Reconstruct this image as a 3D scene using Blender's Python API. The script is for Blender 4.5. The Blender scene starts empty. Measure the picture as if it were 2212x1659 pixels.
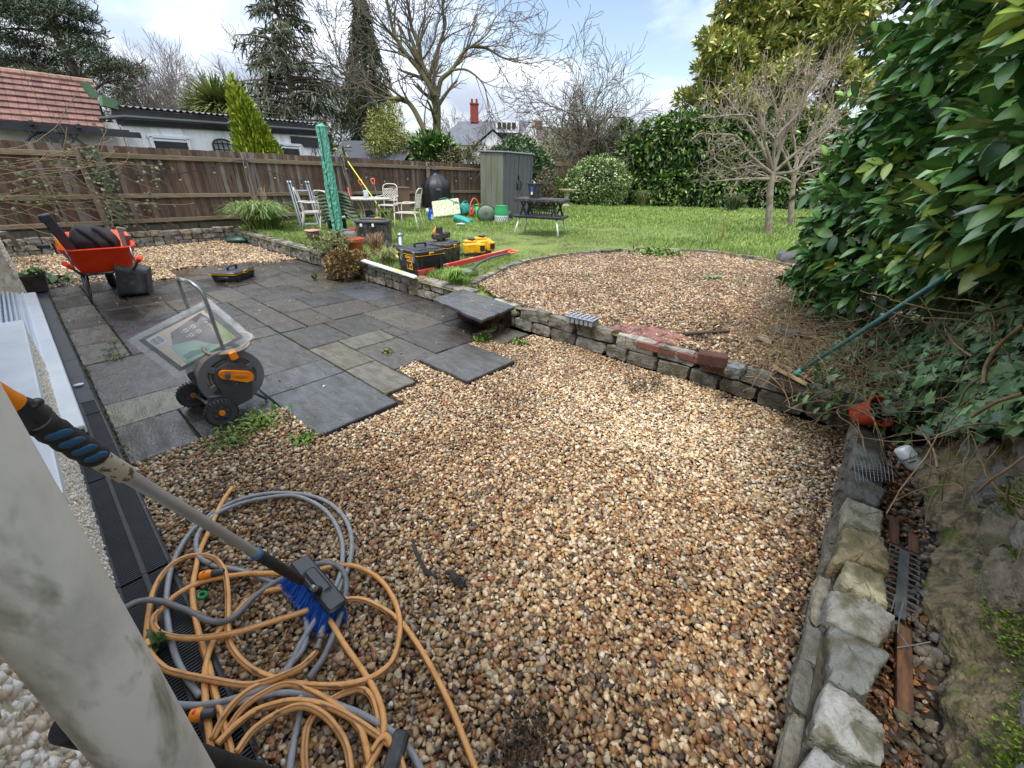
import bpy, math, random
import numpy as np
from mathutils import Vector, Matrix, Euler
scene = bpy.context.scene
rnd = random.Random(11)
nr = np.random.RandomState(5)
PI = math.pi
# ---------------------------------------------------------------- camera
# world frame: x = away from our house across the garden, y = along the house wall, z up; z=0 is the patio
F_PX, CX, CY, CAM_H = 870.0, 1106.0, 829.5, 1.65
_p, _r = math.radians(27.2), math.radians(1.5)
A3 = Vector((-.76, .649, 0)).normalized(); B3 = Vector((A3.y, -A3.x, 0))
def _to_world(v): return Vector((v.dot(B3), v.dot(A3), v.z))
_f = Vector((0, math.cos(_p), -math.sin(_p)))
_r0 = Vector((1, 0, 0)); _u0 = Vector((0, math.sin(_p), math.cos(_p)))
RT = _to_world(_r0*math.cos(_r)+_u0*math.sin(_r)); UP = _to_world(_u0*math.cos(_r)-_r0*math.sin(_r)); FW = _to_world(_f)
FH = Vector((FW.x, FW.y, 0)).normalized(); RH = Vector((FH.y, -FH.x, 0))
camd = bpy.data.cameras.new('camera'); cam = bpy.data.objects.new('camera', camd)
scene.collection.objects.link(cam)
m = Matrix.Identity(4)
for i in range(3):
    m[i][0] = RT[i]; m[i][1] = UP[i]; m[i][2] = -FW[i]
m[2][3] = CAM_H
cam.matrix_world = m
camd.sensor_width = 36; camd.lens = F_PX/2212*36; camd.clip_start = .02; camd.clip_end = 2000
scene.camera = cam
# survey helpers: where the thing seen at a point of the 2212x1659 view stands
def ray(x, y): return FW+RT*((x-CX)/F_PX)-UP*((y-CY)/F_PX)
def S(x, y, z=0.):
    d = ray(x, y); return Vector((0, 0, CAM_H))+d*((z-CAM_H)/d.z)
def D(x, y, dist):
    d = ray(x, y); return Vector((0, 0, CAM_H))+d*(dist/d.dot(FH))
def PY(x, y, Y):
    d = ray(x, y); return Vector((0, 0, CAM_H))+d*(Y/d.y)
def PX(x, y, X):
    d = ray(x, y); return Vector((0, 0, CAM_H))+d*(X/d.x)
def lz(q):
    t = min(1, max(0, (q-4.2)/5.5)); return .27+.19*t*t*(3-2*t)
def T(x, y):
    z = .4
    for i in range(30):
        p = S(x, y, z); z = lz(p.x)
    return p
# ---------------------------------------------------------------- world, sun, exposure
SUN_EL, SUN_AZ = math.radians(68), math.radians(256)
w = bpy.data.worlds.new("World"); scene.world = w; w.use_nodes = True
nt = w.node_tree; nt.nodes.clear(); N = nt.nodes.new; L = nt.links.new
sky = N('ShaderNodeTexSky'); sky.sky_type = 'NISHITA'; sky.sun_disc = False
sky.sun_elevation = SUN_EL; sky.sun_rotation = SUN_AZ; sky.air_density = 1.0; sky.dust_density = 1.5
tc = N('ShaderNodeTexCoord'); sp = N('ShaderNodeSeparateXYZ'); L(tc.outputs['Generated'], sp.inputs[0])
dz = N('ShaderNodeMath'); dz.operation = 'MAXIMUM'; L(sp.outputs['Z'], dz.inputs[0]); dz.inputs[1].default_value = 0
dz2 = N('ShaderNodeMath'); dz2.operation = 'ADD'; L(dz.outputs[0], dz2.inputs[0]); dz2.inputs[1].default_value = .28
dvx = N('ShaderNodeMath'); dvx.operation = 'DIVIDE'; L(sp.outputs['X'], dvx.inputs[0]); L(dz2.outputs[0], dvx.inputs[1])
dvy = N('ShaderNodeMath'); dvy.operation = 'DIVIDE'; L(sp.outputs['Y'], dvy.inputs[0]); L(dz2.outputs[0], dvy.inputs[1])
cb = N('ShaderNodeCombineXYZ'); L(dvx.outputs[0], cb.inputs[0]); L(dvy.outputs[0], cb.inputs[1]); cb.inputs[2].default_value = 3.1
n1 = N('ShaderNodeTexNoise'); n1.inputs['Scale'].default_value = 1.35; n1.inputs['Detail'].default_value = 7; n1.inputs['Roughness'].default_value = .52; n1.inputs['Distortion'].default_value = .35
L(cb.outputs[0], n1.inputs['Vector'])
cr = N('ShaderNodeValToRGB'); cr.color_ramp.elements[0].position = .38; cr.color_ramp.elements[1].position = .54
L(n1.outputs['Fac'], cr.inputs[0])
n2 = N('ShaderNodeTexNoise'); n2.inputs['Scale'].default_value = 2.6; n2.inputs['Detail'].default_value = 5; n2.inputs['Roughness'].default_value = .5
L(cb.outputs[0], n2.inputs['Vector'])
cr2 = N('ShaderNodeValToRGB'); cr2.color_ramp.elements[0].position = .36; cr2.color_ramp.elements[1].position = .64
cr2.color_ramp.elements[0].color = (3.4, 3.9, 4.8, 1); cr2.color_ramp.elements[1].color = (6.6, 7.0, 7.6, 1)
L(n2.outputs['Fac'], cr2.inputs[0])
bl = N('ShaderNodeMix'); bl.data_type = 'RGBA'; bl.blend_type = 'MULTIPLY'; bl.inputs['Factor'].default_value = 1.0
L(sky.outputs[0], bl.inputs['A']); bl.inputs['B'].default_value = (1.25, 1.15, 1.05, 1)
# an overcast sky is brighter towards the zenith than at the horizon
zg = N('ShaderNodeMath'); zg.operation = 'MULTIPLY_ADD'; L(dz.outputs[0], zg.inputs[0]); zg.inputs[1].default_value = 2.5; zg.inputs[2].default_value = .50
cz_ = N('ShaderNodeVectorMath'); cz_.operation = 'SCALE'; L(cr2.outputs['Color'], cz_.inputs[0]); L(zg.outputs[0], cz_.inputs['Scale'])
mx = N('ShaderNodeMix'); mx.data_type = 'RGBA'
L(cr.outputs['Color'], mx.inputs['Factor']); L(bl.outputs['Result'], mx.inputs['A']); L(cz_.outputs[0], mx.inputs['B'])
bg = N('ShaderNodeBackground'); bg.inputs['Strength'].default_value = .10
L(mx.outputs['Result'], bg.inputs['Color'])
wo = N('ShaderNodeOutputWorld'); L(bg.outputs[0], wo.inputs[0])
sl = bpy.data.lights.new('sun', 'SUN'); sl.energy = 1.5; sl.angle = math.radians(14); sl.color = (1, .95, .88)
so = bpy.data.objects.new('sun', sl); scene.collection.objects.link(so)
# blender sky rotation: sun at azimuth measured from +Y towards +X
sd = Vector((math.sin(SUN_AZ)*math.cos(SUN_EL), math.cos(SUN_AZ)*math.cos(SUN_EL), math.sin(SUN_EL)))
so.rotation_euler = sd.to_track_quat('Z', 'Y').to_euler(); so.location = (0, 0, 30)
vs = scene.view_settings; vs.view_transform = 'Standard'; vs.look = 'None'; vs.exposure = 1.18; vs.gamma = 1
# ---------------------------------------------------------------- helpers
def C(h, k=1.):
    h = h.lstrip('#'); o = []
    for i in (0, 2, 4):
        c = int(h[i:i+2], 16)/255; o.append((c/12.92 if c <= .04045 else ((c+.055)/1.055)**2.4)*k)
    return tuple(o)
MATS = {}
def mat(name, col=(.5, .5, .5), rough=.6, metal=0., col2=None, vs=8., lo=.35, hi=.65, bump=0., bs=60., attr=False, stretch=None, dist=.4, rough2=None, alpha=1., trans=0., coat=0., spec=.5, bd=.01, sss=0., col3=None, vs3=2.):
    if name in MATS: return MATS[name]
    M = bpy.data.materials.new(name); M.use_nodes = True; t = M.node_tree; b = t.nodes['Principled BSDF']
    N = t.nodes.new; L = t.links.new
    b.inputs['Roughness'].default_value = rough; b.inputs['Metallic'].default_value = metal
    b.inputs['Alpha'].default_value = alpha; b.inputs['Transmission Weight'].default_value = trans; b.inputs['Coat Weight'].default_value = coat
    b.inputs['Specular IOR Level'].default_value = spec
    tc = N('ShaderNodeTexCoord'); src = tc.outputs['Object']
    if stretch:
        mp = N('ShaderNodeMapping'); mp.inputs['Scale'].default_value = stretch; L(src, mp.inputs[0]); src = mp.outputs[0]
    if attr:
        a = N('ShaderNodeAttribute'); a.attribute_name = 'col'; cur = a.outputs['Color']
    else: cur = None
    def noise(sc, det=6, ds=dist):
        n = N('ShaderNodeTexNoise'); n.inputs['Scale'].default_value = sc; n.inputs['Detail'].default_value = det; n.inputs['Roughness'].default_value = .6; n.inputs['Distortion'].default_value = ds
        L(src, n.inputs['Vector']); return n
    if col2 is not None:
        n = noise(vs); r = N('ShaderNodeMapRange'); r.inputs['From Min'].default_value = lo; r.inputs['From Max'].default_value = hi; L(n.outputs['Fac'], r.inputs['Value'])
        x = N('ShaderNodeMix'); x.data_type = 'RGBA'; L(r.outputs[0], x.inputs['Factor'])
        if attr:
            x.blend_type = 'MIX'; mu = N('ShaderNodeMix'); mu.data_type = 'RGBA'; mu.blend_type = 'MULTIPLY'; mu.inputs['Factor'].default_value = 1
            L(cur, mu.inputs['A']); mu.inputs['B'].default_value = (*col2, 1); L(cur, x.inputs['A']); L(mu.outputs['Result'], x.inputs['B'])
        else:
            x.inputs['A'].default_value = (*col, 1); x.inputs['B'].default_value = (*col2, 1)
        cur = x.outputs['Result']
        if rough2 is not None:
            rr = N('ShaderNodeMapRange'); rr.inputs['To Min'].default_value = rough; rr.inputs['To Max'].default_value = rough2; L(r.outputs[0], rr.inputs['Value']); L(rr.outputs[0], b.inputs['Roughness'])
    if col3 is not None:
        n = noise(vs3, 4); r = N('ShaderNodeMapRange'); r.inputs['From Min'].default_value = .52; r.inputs['From Max'].default_value = .68; L(n.outputs['Fac'], r.inputs['Value'])
        x = N('ShaderNodeMix'); x.data_type = 'RGBA'; L(r.outputs[0], x.inputs['Factor']); x.inputs['B'].default_value = (*col3, 1)
        if cur is not None: L(cur, x.inputs['A'])
        else: x.inputs['A'].default_value = (*col, 1)
        cur = x.outputs['Result']
    if cur is not None: L(cur, b.inputs['Base Color'])
    else: b.inputs['Base Color'].default_value = (*col, 1)
    if bump:
        n = noise(bs, 5, .2); bp = N('ShaderNodeBump'); bp.inputs['Strength'].default_value = bump; bp.inputs['Distance'].default_value = bd
        L(n.outputs['Fac'], bp.inputs['Height']); L(bp.outputs[0], b.inputs['Normal'])
    MATS[name] = M
    return M
COL = scene.collection
def link(o): COL.objects.link(o); return o
def tag(o, label=None, cat=None, group=None, kind=None):
    if label: o['label'] = label
    if cat: o['category'] = cat
    if group: o['group'] = group
    if kind: o['kind'] = kind
    return o
def thing(name, label, cat, loc=(0, 0, 0), rz=0., group=None, rot=None):
    o = bpy.data.objects.new(name, None); link(o); o.location = loc
    o.rotation_euler = rot if rot is not None else (0, 0, rz); o.empty_display_size = .1
    return tag(o, label, cat, group)
def copy_tree(o, loc=None, rz=None, label=None, parent=None, name=None):
    c = o.copy(); COL.objects.link(c)
    if parent is not None: c.parent = parent
    if loc is not None: c.location = loc
    if rz is not None: c.rotation_euler = (0, 0, rz)
    if label: c['label'] = label
    for ch in list(o.children): copy_tree(ch, parent=c)
    return c
def mk(name, V, F, material, parent=None, smooth=False, cols=None, world=False):
    V = np.asarray(V, dtype=np.float32).reshape(-1, 3)
    if world and parent is not None: V = V-np.array(parent.location, dtype=np.float32)
    me = bpy.data.meshes.new(name)
    if isinstance(F, np.ndarray):
        n, k = F.shape
        me.vertices.add(len(V)); me.vertices.foreach_set('co', V.ravel())
        me.loops.add(n*k); me.loops.foreach_set('vertex_index', F.astype(np.int32).ravel())
        me.polygons.add(n); me.polygons.foreach_set('loop_start', np.arange(0, n*k, k, dtype=np.int32)); me.polygons.foreach_set('loop_total', np.full(n, k, dtype=np.int32))
        me.update(calc_edges=True); me.validate()
    else:
        me.from_pydata(V.tolist(), [], F)
    if cols is not None:
        a = me.color_attributes.new('col', 'FLOAT_COLOR', 'POINT')
        c = np.ones((len(V), 4), dtype=np.float32); c[:, :3] = np.asarray(cols, dtype=np.float32).reshape(-1, 3); a.data.foreach_set('color', c.ravel())
    if smooth: me.polygons.foreach_set('use_smooth', [True]*len(me.polygons))
    me.materials.append(material)
    o = bpy.data.objects.new(name, me); link(o)
    if parent is not None: o.parent = parent
    return o
def rotm(rot): return np.array(Euler(rot).to_matrix())
def frame_z(d):
    d = np.asarray(d, float); d = d/np.linalg.norm(d); a = np.array([0, 0, 1.]) if abs(d[2]) < .9 else np.array([1., 0, 0])
    x = np.cross(a, d); x /= np.linalg.norm(x); y = np.cross(d, x); return np.stack([x, y, d], 1)
def smoothpath(P, k=6, closed=False):
    P = np.asarray([list(p) for p in P], float); n = len(P)
    if n < 3: return P
    out = []
    for i in range(n-1):
        p0 = P[max(i-1, 0)]; p1 = P[i]; p2 = P[i+1]; p3 = P[min(i+2, n-1)]
        for t in np.arange(k)/k:
            out.append(.5*((2*p1)+(-p0+p2)*t+(2*p0-5*p1+4*p2-p3)*t*t+(-p0+3*p1-3*p2+p3)*t**3))
    out.append(P[-1]); return np.array(out)
class MB:
    def __init__(s): s.v = []; s.f = []; s.c = []; s.col = (.5, .5, .5)
    def add(s, V, F, col=None):
        V = np.asarray(V, float).reshape(-1, 3); b = len(s.v); s.v.extend(V.tolist()); s.f.extend([tuple(int(i)+b for i in f) for f in F])
        s.c.extend([col if col is not None else s.col]*len(V)); return s
    def box(s, c, size, rot=None, col=None, ch=0., taper=1., tapery=None):
        sx, sy, sz = [q/2 for q in size]; ty = taper if tapery is None else tapery
        if ch <= 0:
            V = np.array([[x*sx*(taper if z < 0 else 1), y*sy*(ty if z < 0 else 1), z*sz] for z in (-1, 1) for y in (-1, 1) for x in (-1, 1)])
            F = [(0, 2, 3, 1), (4, 5, 7, 6), (0, 1, 5, 4), (2, 6, 7, 3), (0, 4, 6, 2), (1, 3, 7, 5)]
        else:   # chamfered: octagonal rings
            ch = min(ch, sx*.9, sy*.9, sz*.9); V = []
            def ring(x, y, z, c, k, ky):
                return [[(x-c)*k, -y*ky, z], [x*k, -(y-c)*ky, z], [x*k, (y-c)*ky, z], [(x-c)*k, y*ky, z], [-(x-c)*k, y*ky, z], [-x*k, (y-c)*ky, z], [-x*k, -(y-c)*ky, z], [-(x-c)*k, -y*ky, z]]
            for z, ins in ((-sz, ch), (-sz+ch, 0), (sz-ch, 0), (sz, ch)):
                k = taper if z < 0 else 1; kk = ty if z < 0 else 1
                V += ring(sx-ins, sy-ins, z, ch if ins == 0 else ch*.6, k, kk)
            V = np.array(V); F = [tuple(range(7, -1, -1)), tuple(range(24, 32))]
            for r_ in range(3):
                for i in range(8): F.append((r_*8+i, r_*8+(i+1) % 8, (r_+1)*8+(i+1) % 8, (r_+1)*8+i))
        if rot is not None: V = V@(rotm(rot) if np.ndim(rot) == 1 else np.asarray(rot)).T
        return s.add(V+np.array(c), F, col)
    def bar(s, a, b, w, h, col=None, ch=0., up=(0, 0, 1)):
        a = np.array(a, float); b = np.array(b, float); d = b-a; l = np.linalg.norm(d); d /= l
        x = np.cross(d, np.array(up, float)); 
        if np.linalg.norm(x) < 1e-4: x = np.cross(d, [0, 1., 0])
        x /= np.linalg.norm(x); z = np.cross(x, d)
        return s.box((a+b)/2, (w, l, h), np.stack([x, d, z], 1), col, ch)
    def tube(s, P, r, n=8, col=None, cap=True, flat=1.):
        P = np.asarray([list(p) for p in P], float); k = len(P); R = np.full(k, r, float) if np.isscalar(r) else np.interp(np.linspace(0, 1, k), np.linspace(0, 1, len(r)), r)
        V = []; x = None
        for i in range(k):
            d = P[min(i+1, k-1)]-P[max(i-1, 0)]; d = d/(np.linalg.norm(d)+1e-9)
            if x is None: x = frame_z(d)[:, 0]
            x = x-d*(x@d); x /= np.linalg.norm(x)+1e-9; y = np.cross(d, x)
            for j in range(n):
                a = 2*PI*j/n; V.append(P[i]+R[i]*(x*math.cos(a)+y*math.sin(a)*flat))
        F = [(i*n+j, i*n+(j+1) % n, (i+1)*n+(j+1) % n, (i+1)*n+j) for i in range(k-1) for j in range(n)]
        if cap: F += [tuple(range(n-1, -1, -1)), tuple(range((k-1)*n, k*n))]
        return s.add(V, F, col)
    def lathe(s, prof, n=20, M=None, o=(0, 0, 0), col=None, sx=1., sy=1., cap=True):
        V = [[r*math.cos(2*PI*j/n)*sx, r*math.sin(2*PI*j/n)*sy, z] for r, z in prof for j in range(n)]
        V = np.array(V, float); k = len(prof)
        F = [(i*n+j, i*n+(j+1) % n, (i+1)*n+(j+1) % n, (i+1)*n+j) for i in range(k-1) for j in range(n)]
        if cap: F += [tuple(range(n-1, -1, -1)), tuple(range((k-1)*n, k*n))]
        if M is not None: V = V@np.asarray(M).T
        return s.add(V+np.array(o), F, col)
    def cyl(s, a, b, r, n=12, col=None, r2=None):
        return s.tube([a, b], [r, r if r2 is None else r2], n, col)
    def prism(s, poly, z0, z1, col=None, M=None, o=(0, 0, 0)):
        n = len(poly); V = np.array([[p[0], p[1], z0] for p in poly]+[[p[0], p[1], z1] for p in poly], float)
        if M is not None: V = V@np.asarray(M).T
        F = [tuple(range(n-1, -1, -1)), tuple(range(n, 2*n))]+[(i, (i+1) % n, n+(i+1) % n, n+i) for i in range(n)]
        return s.add(V+np.array(o), F, col)
    def quad(s, a, b, c, d, col=None): return s.add([a, b, c, d], [(0, 1, 2, 3)], col)
    def ball(s, c, r, n=12, m=8, col=None, M=None):
        r = (r, r, r) if np.isscalar(r) else r
        V = [[math.sin(PI*i/m)*math.cos(2*PI*j/n)*r[0], math.sin(PI*i/m)*math.sin(2*PI*j/n)*r[1], math.cos(PI*i/m)*r[2]] for i in range(m+1) for j in range(n)]
        F = [((i+1)*n+j, (i+1)*n+(j+1) % n, i*n+(j+1) % n, i*n+j) for i in range(m) for j in range(n)]
        V = np.array(V)
        if M is not None: V = V@np.asarray(M).T
        return s.add(V+np.array(c), F, col)
    def rock(s, c, size, rot=None, irr=.12, sq=.55, seed=0, col=None, n=3):
        g = np.linspace(-1, 1, n+1); idx = {}; V = []; F = []
        def vid(p):
            k = tuple(np.round(p, 4))
            if k not in idx: idx[k] = len(V); V.append(p)
            return idx[k]
        for ax in range(3):
            for sg in (-1, 1):
                for i in range(n):
                    for j in range(n):
                        q = []
                        for a, b in ((i, j), (i+1, j), (i+1, j+1), (i, j+1)):
                            p = np.zeros(3); p[ax] = sg; p[(ax+1) % 3] = g[a]; p[(ax+2) % 3] = g[b]; q.append(vid(p))
                        F.append(tuple(q) if sg > 0 else tuple(q[::-1]))
        V = np.array(V); ln = np.linalg.norm(V, axis=1, keepdims=True); sph = V/ln*1.15; V = V*sq+sph*(1-sq)
        rs = np.random.RandomState(seed); V += rs.uniform(-irr, irr, V.shape)
        sk = rs.uniform(-.15, .15, 3)*irr/.12; V[:, 0] += V[:, 1]*sk[0]; V[:, 2] += V[:, 0]*sk[1]*.6
        V *= np.array(size)/2
        if rot is not None: V = V@(rotm(rot) if np.ndim(rot) == 1 else np.asarray(rot)).T
        return s.add(V+np.array(c), F, col)
    def build(s, name, material, parent=None, smooth=False, world=False, attr=None):
        return mk(name, np.array(s.v), s.f, material, parent, smooth, s.c if attr is not False else None, world)
def auto(o, ang=40):
    # smooth shading with sharp creases kept
    me = o.data; me.polygons.foreach_set('use_smooth', [True]*len(me.polygons))
    try: me.set_sharp_from_angle(angle=math.radians(ang))
    except Exception: pass
    return o
def inst(TV, TF, M, P, cols):
    # many small copies of one template merged into arrays: TV (k,3), TF (m,t), M (N,3,3), P (N,3), cols (N,3)
    k = len(TV); n = len(P)
    V = np.einsum('nij,kj->nki', M, TV)+P[:, None, :]
    F = (TF[None]+(np.arange(n)*k)[:, None, None]).reshape(-1, TF.shape[1])
    return V.reshape(-1, 3), F, np.repeat(cols, k, axis=0)
def rand_rot(n, r=nr):
    q = r.normal(size=(n, 4)); q /= np.linalg.norm(q, axis=1, keepdims=True); w_, x, y, z = q.T
    return np.stack([1-2*(y*y+z*z), 2*(x*y-z*w_), 2*(x*z+y*w_), 2*(x*y+z*w_), 1-2*(x*x+z*z), 2*(y*z-x*w_), 2*(x*z-y*w_), 2*(y*z+x*w_), 1-2*(x*x+y*y)], 1).reshape(n, 3, 3)
def dir_mats(d, roll):
    # local x along d, z = leaf normal, rolled
    d = d/np.linalg.norm(d, axis=1, keepdims=True); up = np.tile([0, 0, 1.], (len(d), 1)); up[np.abs(d[:, 2]) > .95] = [1, 0, 0]
    y = np.cross(up, d); y /= np.linalg.norm(y, axis=1, keepdims=True); z = np.cross(d, y)
    c, s_ = np.cos(roll)[:, None], np.sin(roll)[:, None]; y2 = y*c+z*s_; z2 = -y*s_+z*c
    return np.stack([d, y2, z2], 2)
def leaf_t(w=.3, fold=.25, droop=.15, seg=3):
    V = [[0, 0, 0]]; F = []
    for i in range(1, seg):
        t = i/seg; ww = w*math.sin(PI*t**.85)**.8/2*1.0; z = -droop*t*t
        V += [[t, ww, z+fold*ww], [t, 0, z], [t, -ww, z+fold*ww]]
    V.append([1, 0, -droop]); e = len(V)-1
    F += [(0, 2, 1), (0, 3, 2)]
    for i in range(seg-2):
        a = 1+3*i; b = a+3; F += [(a, a+1, b+1), (a, b+1, b), (a+1, a+2, b+2), (a+1, b+2, b+1)]
    a = 1+3*(seg-2); F += [(a, a+1, e), (a+1, a+2, e)]
    return np.array(V, float), np.array(F)
def blade_t(w=.05, droop=.3, seg=3):
    V = []; F = []
    for i in range(seg):
        t = i/seg; ww = w*(1-t*.7)/2; V += [[t, ww, -droop*t*t], [t, -ww, -droop*t*t]]
    V.append([1, 0, -droop]); e = len(V)-1
    for i in range(seg-1): a = 2*i; F += [(a, a+1, a+3), (a, a+3, a+2)]
    F.append((2*seg-2, 2*seg-1, e)); return np.array(V, float), np.array(F)
def pick(cols, n, jit=.15, r=nr):
    cols = np.array(cols); c = cols[r.randint(0, len(cols), n)]; return np.clip(c*(1+r.uniform(-jit, jit, (n, 1))), 0, 1)
ICO_V = np.array([[0, 0, 1]]+[[.894*math.cos(2*PI*i/5), .894*math.sin(2*PI*i/5), .447] for i in range(5)]+[[.894*math.cos(2*PI*(i+.5)/5), .894*math.sin(2*PI*(i+.5)/5), -.447] for i in range(5)]+[[0, 0, -1]])
ICO_F = np.array([(0, 1+i, 1+(i+1) % 5) for i in range(5)]+[(1+i, 6+i, 1+(i+1) % 5) for i in range(5)]+[(1+(i+1) % 5, 6+i, 6+(i+1) % 5) for i in range(5)]+[(11, 6+(i+1) % 5, 6+i) for i in range(5)])
def ico2():
    V = ICO_V.tolist(); F = []; e = {}
    def mid(a, b):
        k = (min(a, b), max(a, b))
        if k not in e: p = (np.array(V[a])+np.array(V[b])); p /= np.linalg.norm(p); e[k] = len(V); V.append(p.tolist())
        return e[k]
    for a, b, c in ICO_F:
        x, y, z = mid(a, b), mid(b, c), mid(c, a); F += [(a, x, z), (x, b, y), (z, y, c), (x, y, z)]
    return np.array(V), np.array(F)
ICO2_V, ICO2_F = ico2()
def in_poly(P, poly):
    x, y = P[:, 0], P[:, 1]; r_ = np.zeros(len(P), bool); n = len(poly)
    for i in range(n):
        x0, y0 = poly[i]; x1, y1 = poly[(i+1) % n]
        c = ((y0 > y) != (y1 > y)); t = (x1-x0)*(y-y0)/((y1-y0) if y1 != y0 else 1e-9)+x0; r_ ^= c & (x < t)
    return r_
def segmesh(segs, n=4):
    # list of (p0,p1,r0,r1) tapered prisms, vectorised
    a = np.array([[*s_[0], *s_[1], s_[2], s_[3]] for s_ in segs], float); p0, p1, r0, r1 = a[:, :3], a[:, 3:6], a[:, 6], a[:, 7]
    d = p1-p0; d /= np.linalg.norm(d, axis=1, keepdims=True)+1e-9; up = np.tile([0, 0, 1.], (len(d), 1)); up[np.abs(d[:, 2]) > .95] = [1, 0, 0]
    x = np.cross(up, d); x /= np.linalg.norm(x, axis=1, keepdims=True); y = np.cross(d, x); V = []
    for p, r_ in ((p0-d*r0[:, None]*.3, r0), (p1+d*r1[:, None]*.3, r1)):
        for j in range(n): an = 2*PI*j/n; V.append(p+r_[:, None]*(x*math.cos(an)+y*math.sin(an)))
    V = np.stack(V, 1); F = np.array([(j, (j+1) % n, n+(j+1) % n, n+j) for j in range(n)])
    F = (F[None]+(np.arange(len(a))*2*n)[:, None, None]).reshape(-1, 4); return V.reshape(-1, 3), F
def text_obj(s_, size, material, parent, M4, name='lettering', ext=.0006, bold=0.):
    cu = bpy.data.curves.new(name, 'FONT'); cu.body = s_; cu.size = size; cu.extrude = ext; cu.offset = bold; cu.align_x = 'CENTER'; cu.align_y = 'CENTER'; cu.resolution_u = 3
    tmp = bpy.data.objects.new('tmp', cu); COL.objects.link(tmp); dg = bpy.context.evaluated_depsgraph_get(); me = bpy.data.meshes.new_from_object(tmp.evaluated_get(dg))
    bpy.data.objects.remove(tmp); me.transform(M4); me.materials.clear(); me.materials.append(material)
    o = bpy.data.objects.new(name, me); link(o); o.parent = parent; return o
# ================================================================ SETTING
dark_soil = mat('soil', C('#3a2f26'), .95, col2=C('#221b16'), vs=30, bump=.6, bs=120)
def grid(x0, x1, y0, y1, nx, ny, zf):
    xs = np.linspace(x0, x1, nx); ys = np.linspace(y0, y1, ny); X, Y = np.meshgrid(xs, ys, indexing='ij')
    Z = np.vectorize(zf)(X, Y); V = np.stack([X, Y, Z], -1).reshape(-1, 3)
    i, j = np.meshgrid(np.arange(nx-1), np.arange(ny-1), indexing='ij'); a = (i*ny+j).ravel(); F = np.stack([a, a+ny, a+ny+1, a+1], 1); return V, F
tag(mk('ground', *grid(-400, 600, -500, 500, 3, 3, lambda x, y: -.09), mat('earth', C('#4d4a2c'), .95, col2=C('#38401f'), vs=.3)), kind='structure', cat=None)
lawn_m = mat('lawn', C('#5f7434'), .9, col2=C('#6e7d3c'), vs=1.3, bump=.8, bs=90, col3=C('#4a4426'), vs3=2.2)
tag(mk('lawn', *grid(3.62, 60, -.75, 13.4, 120, 40, lambda x, y: lz(x)-.03), lawn_m, smooth=True), kind='structure')
tag(mk('border_soil', *grid(-4, 3.62, 12.82, 14.2, 4, 3, lambda x, y: .30), dark_soil), kind='structure')
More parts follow.
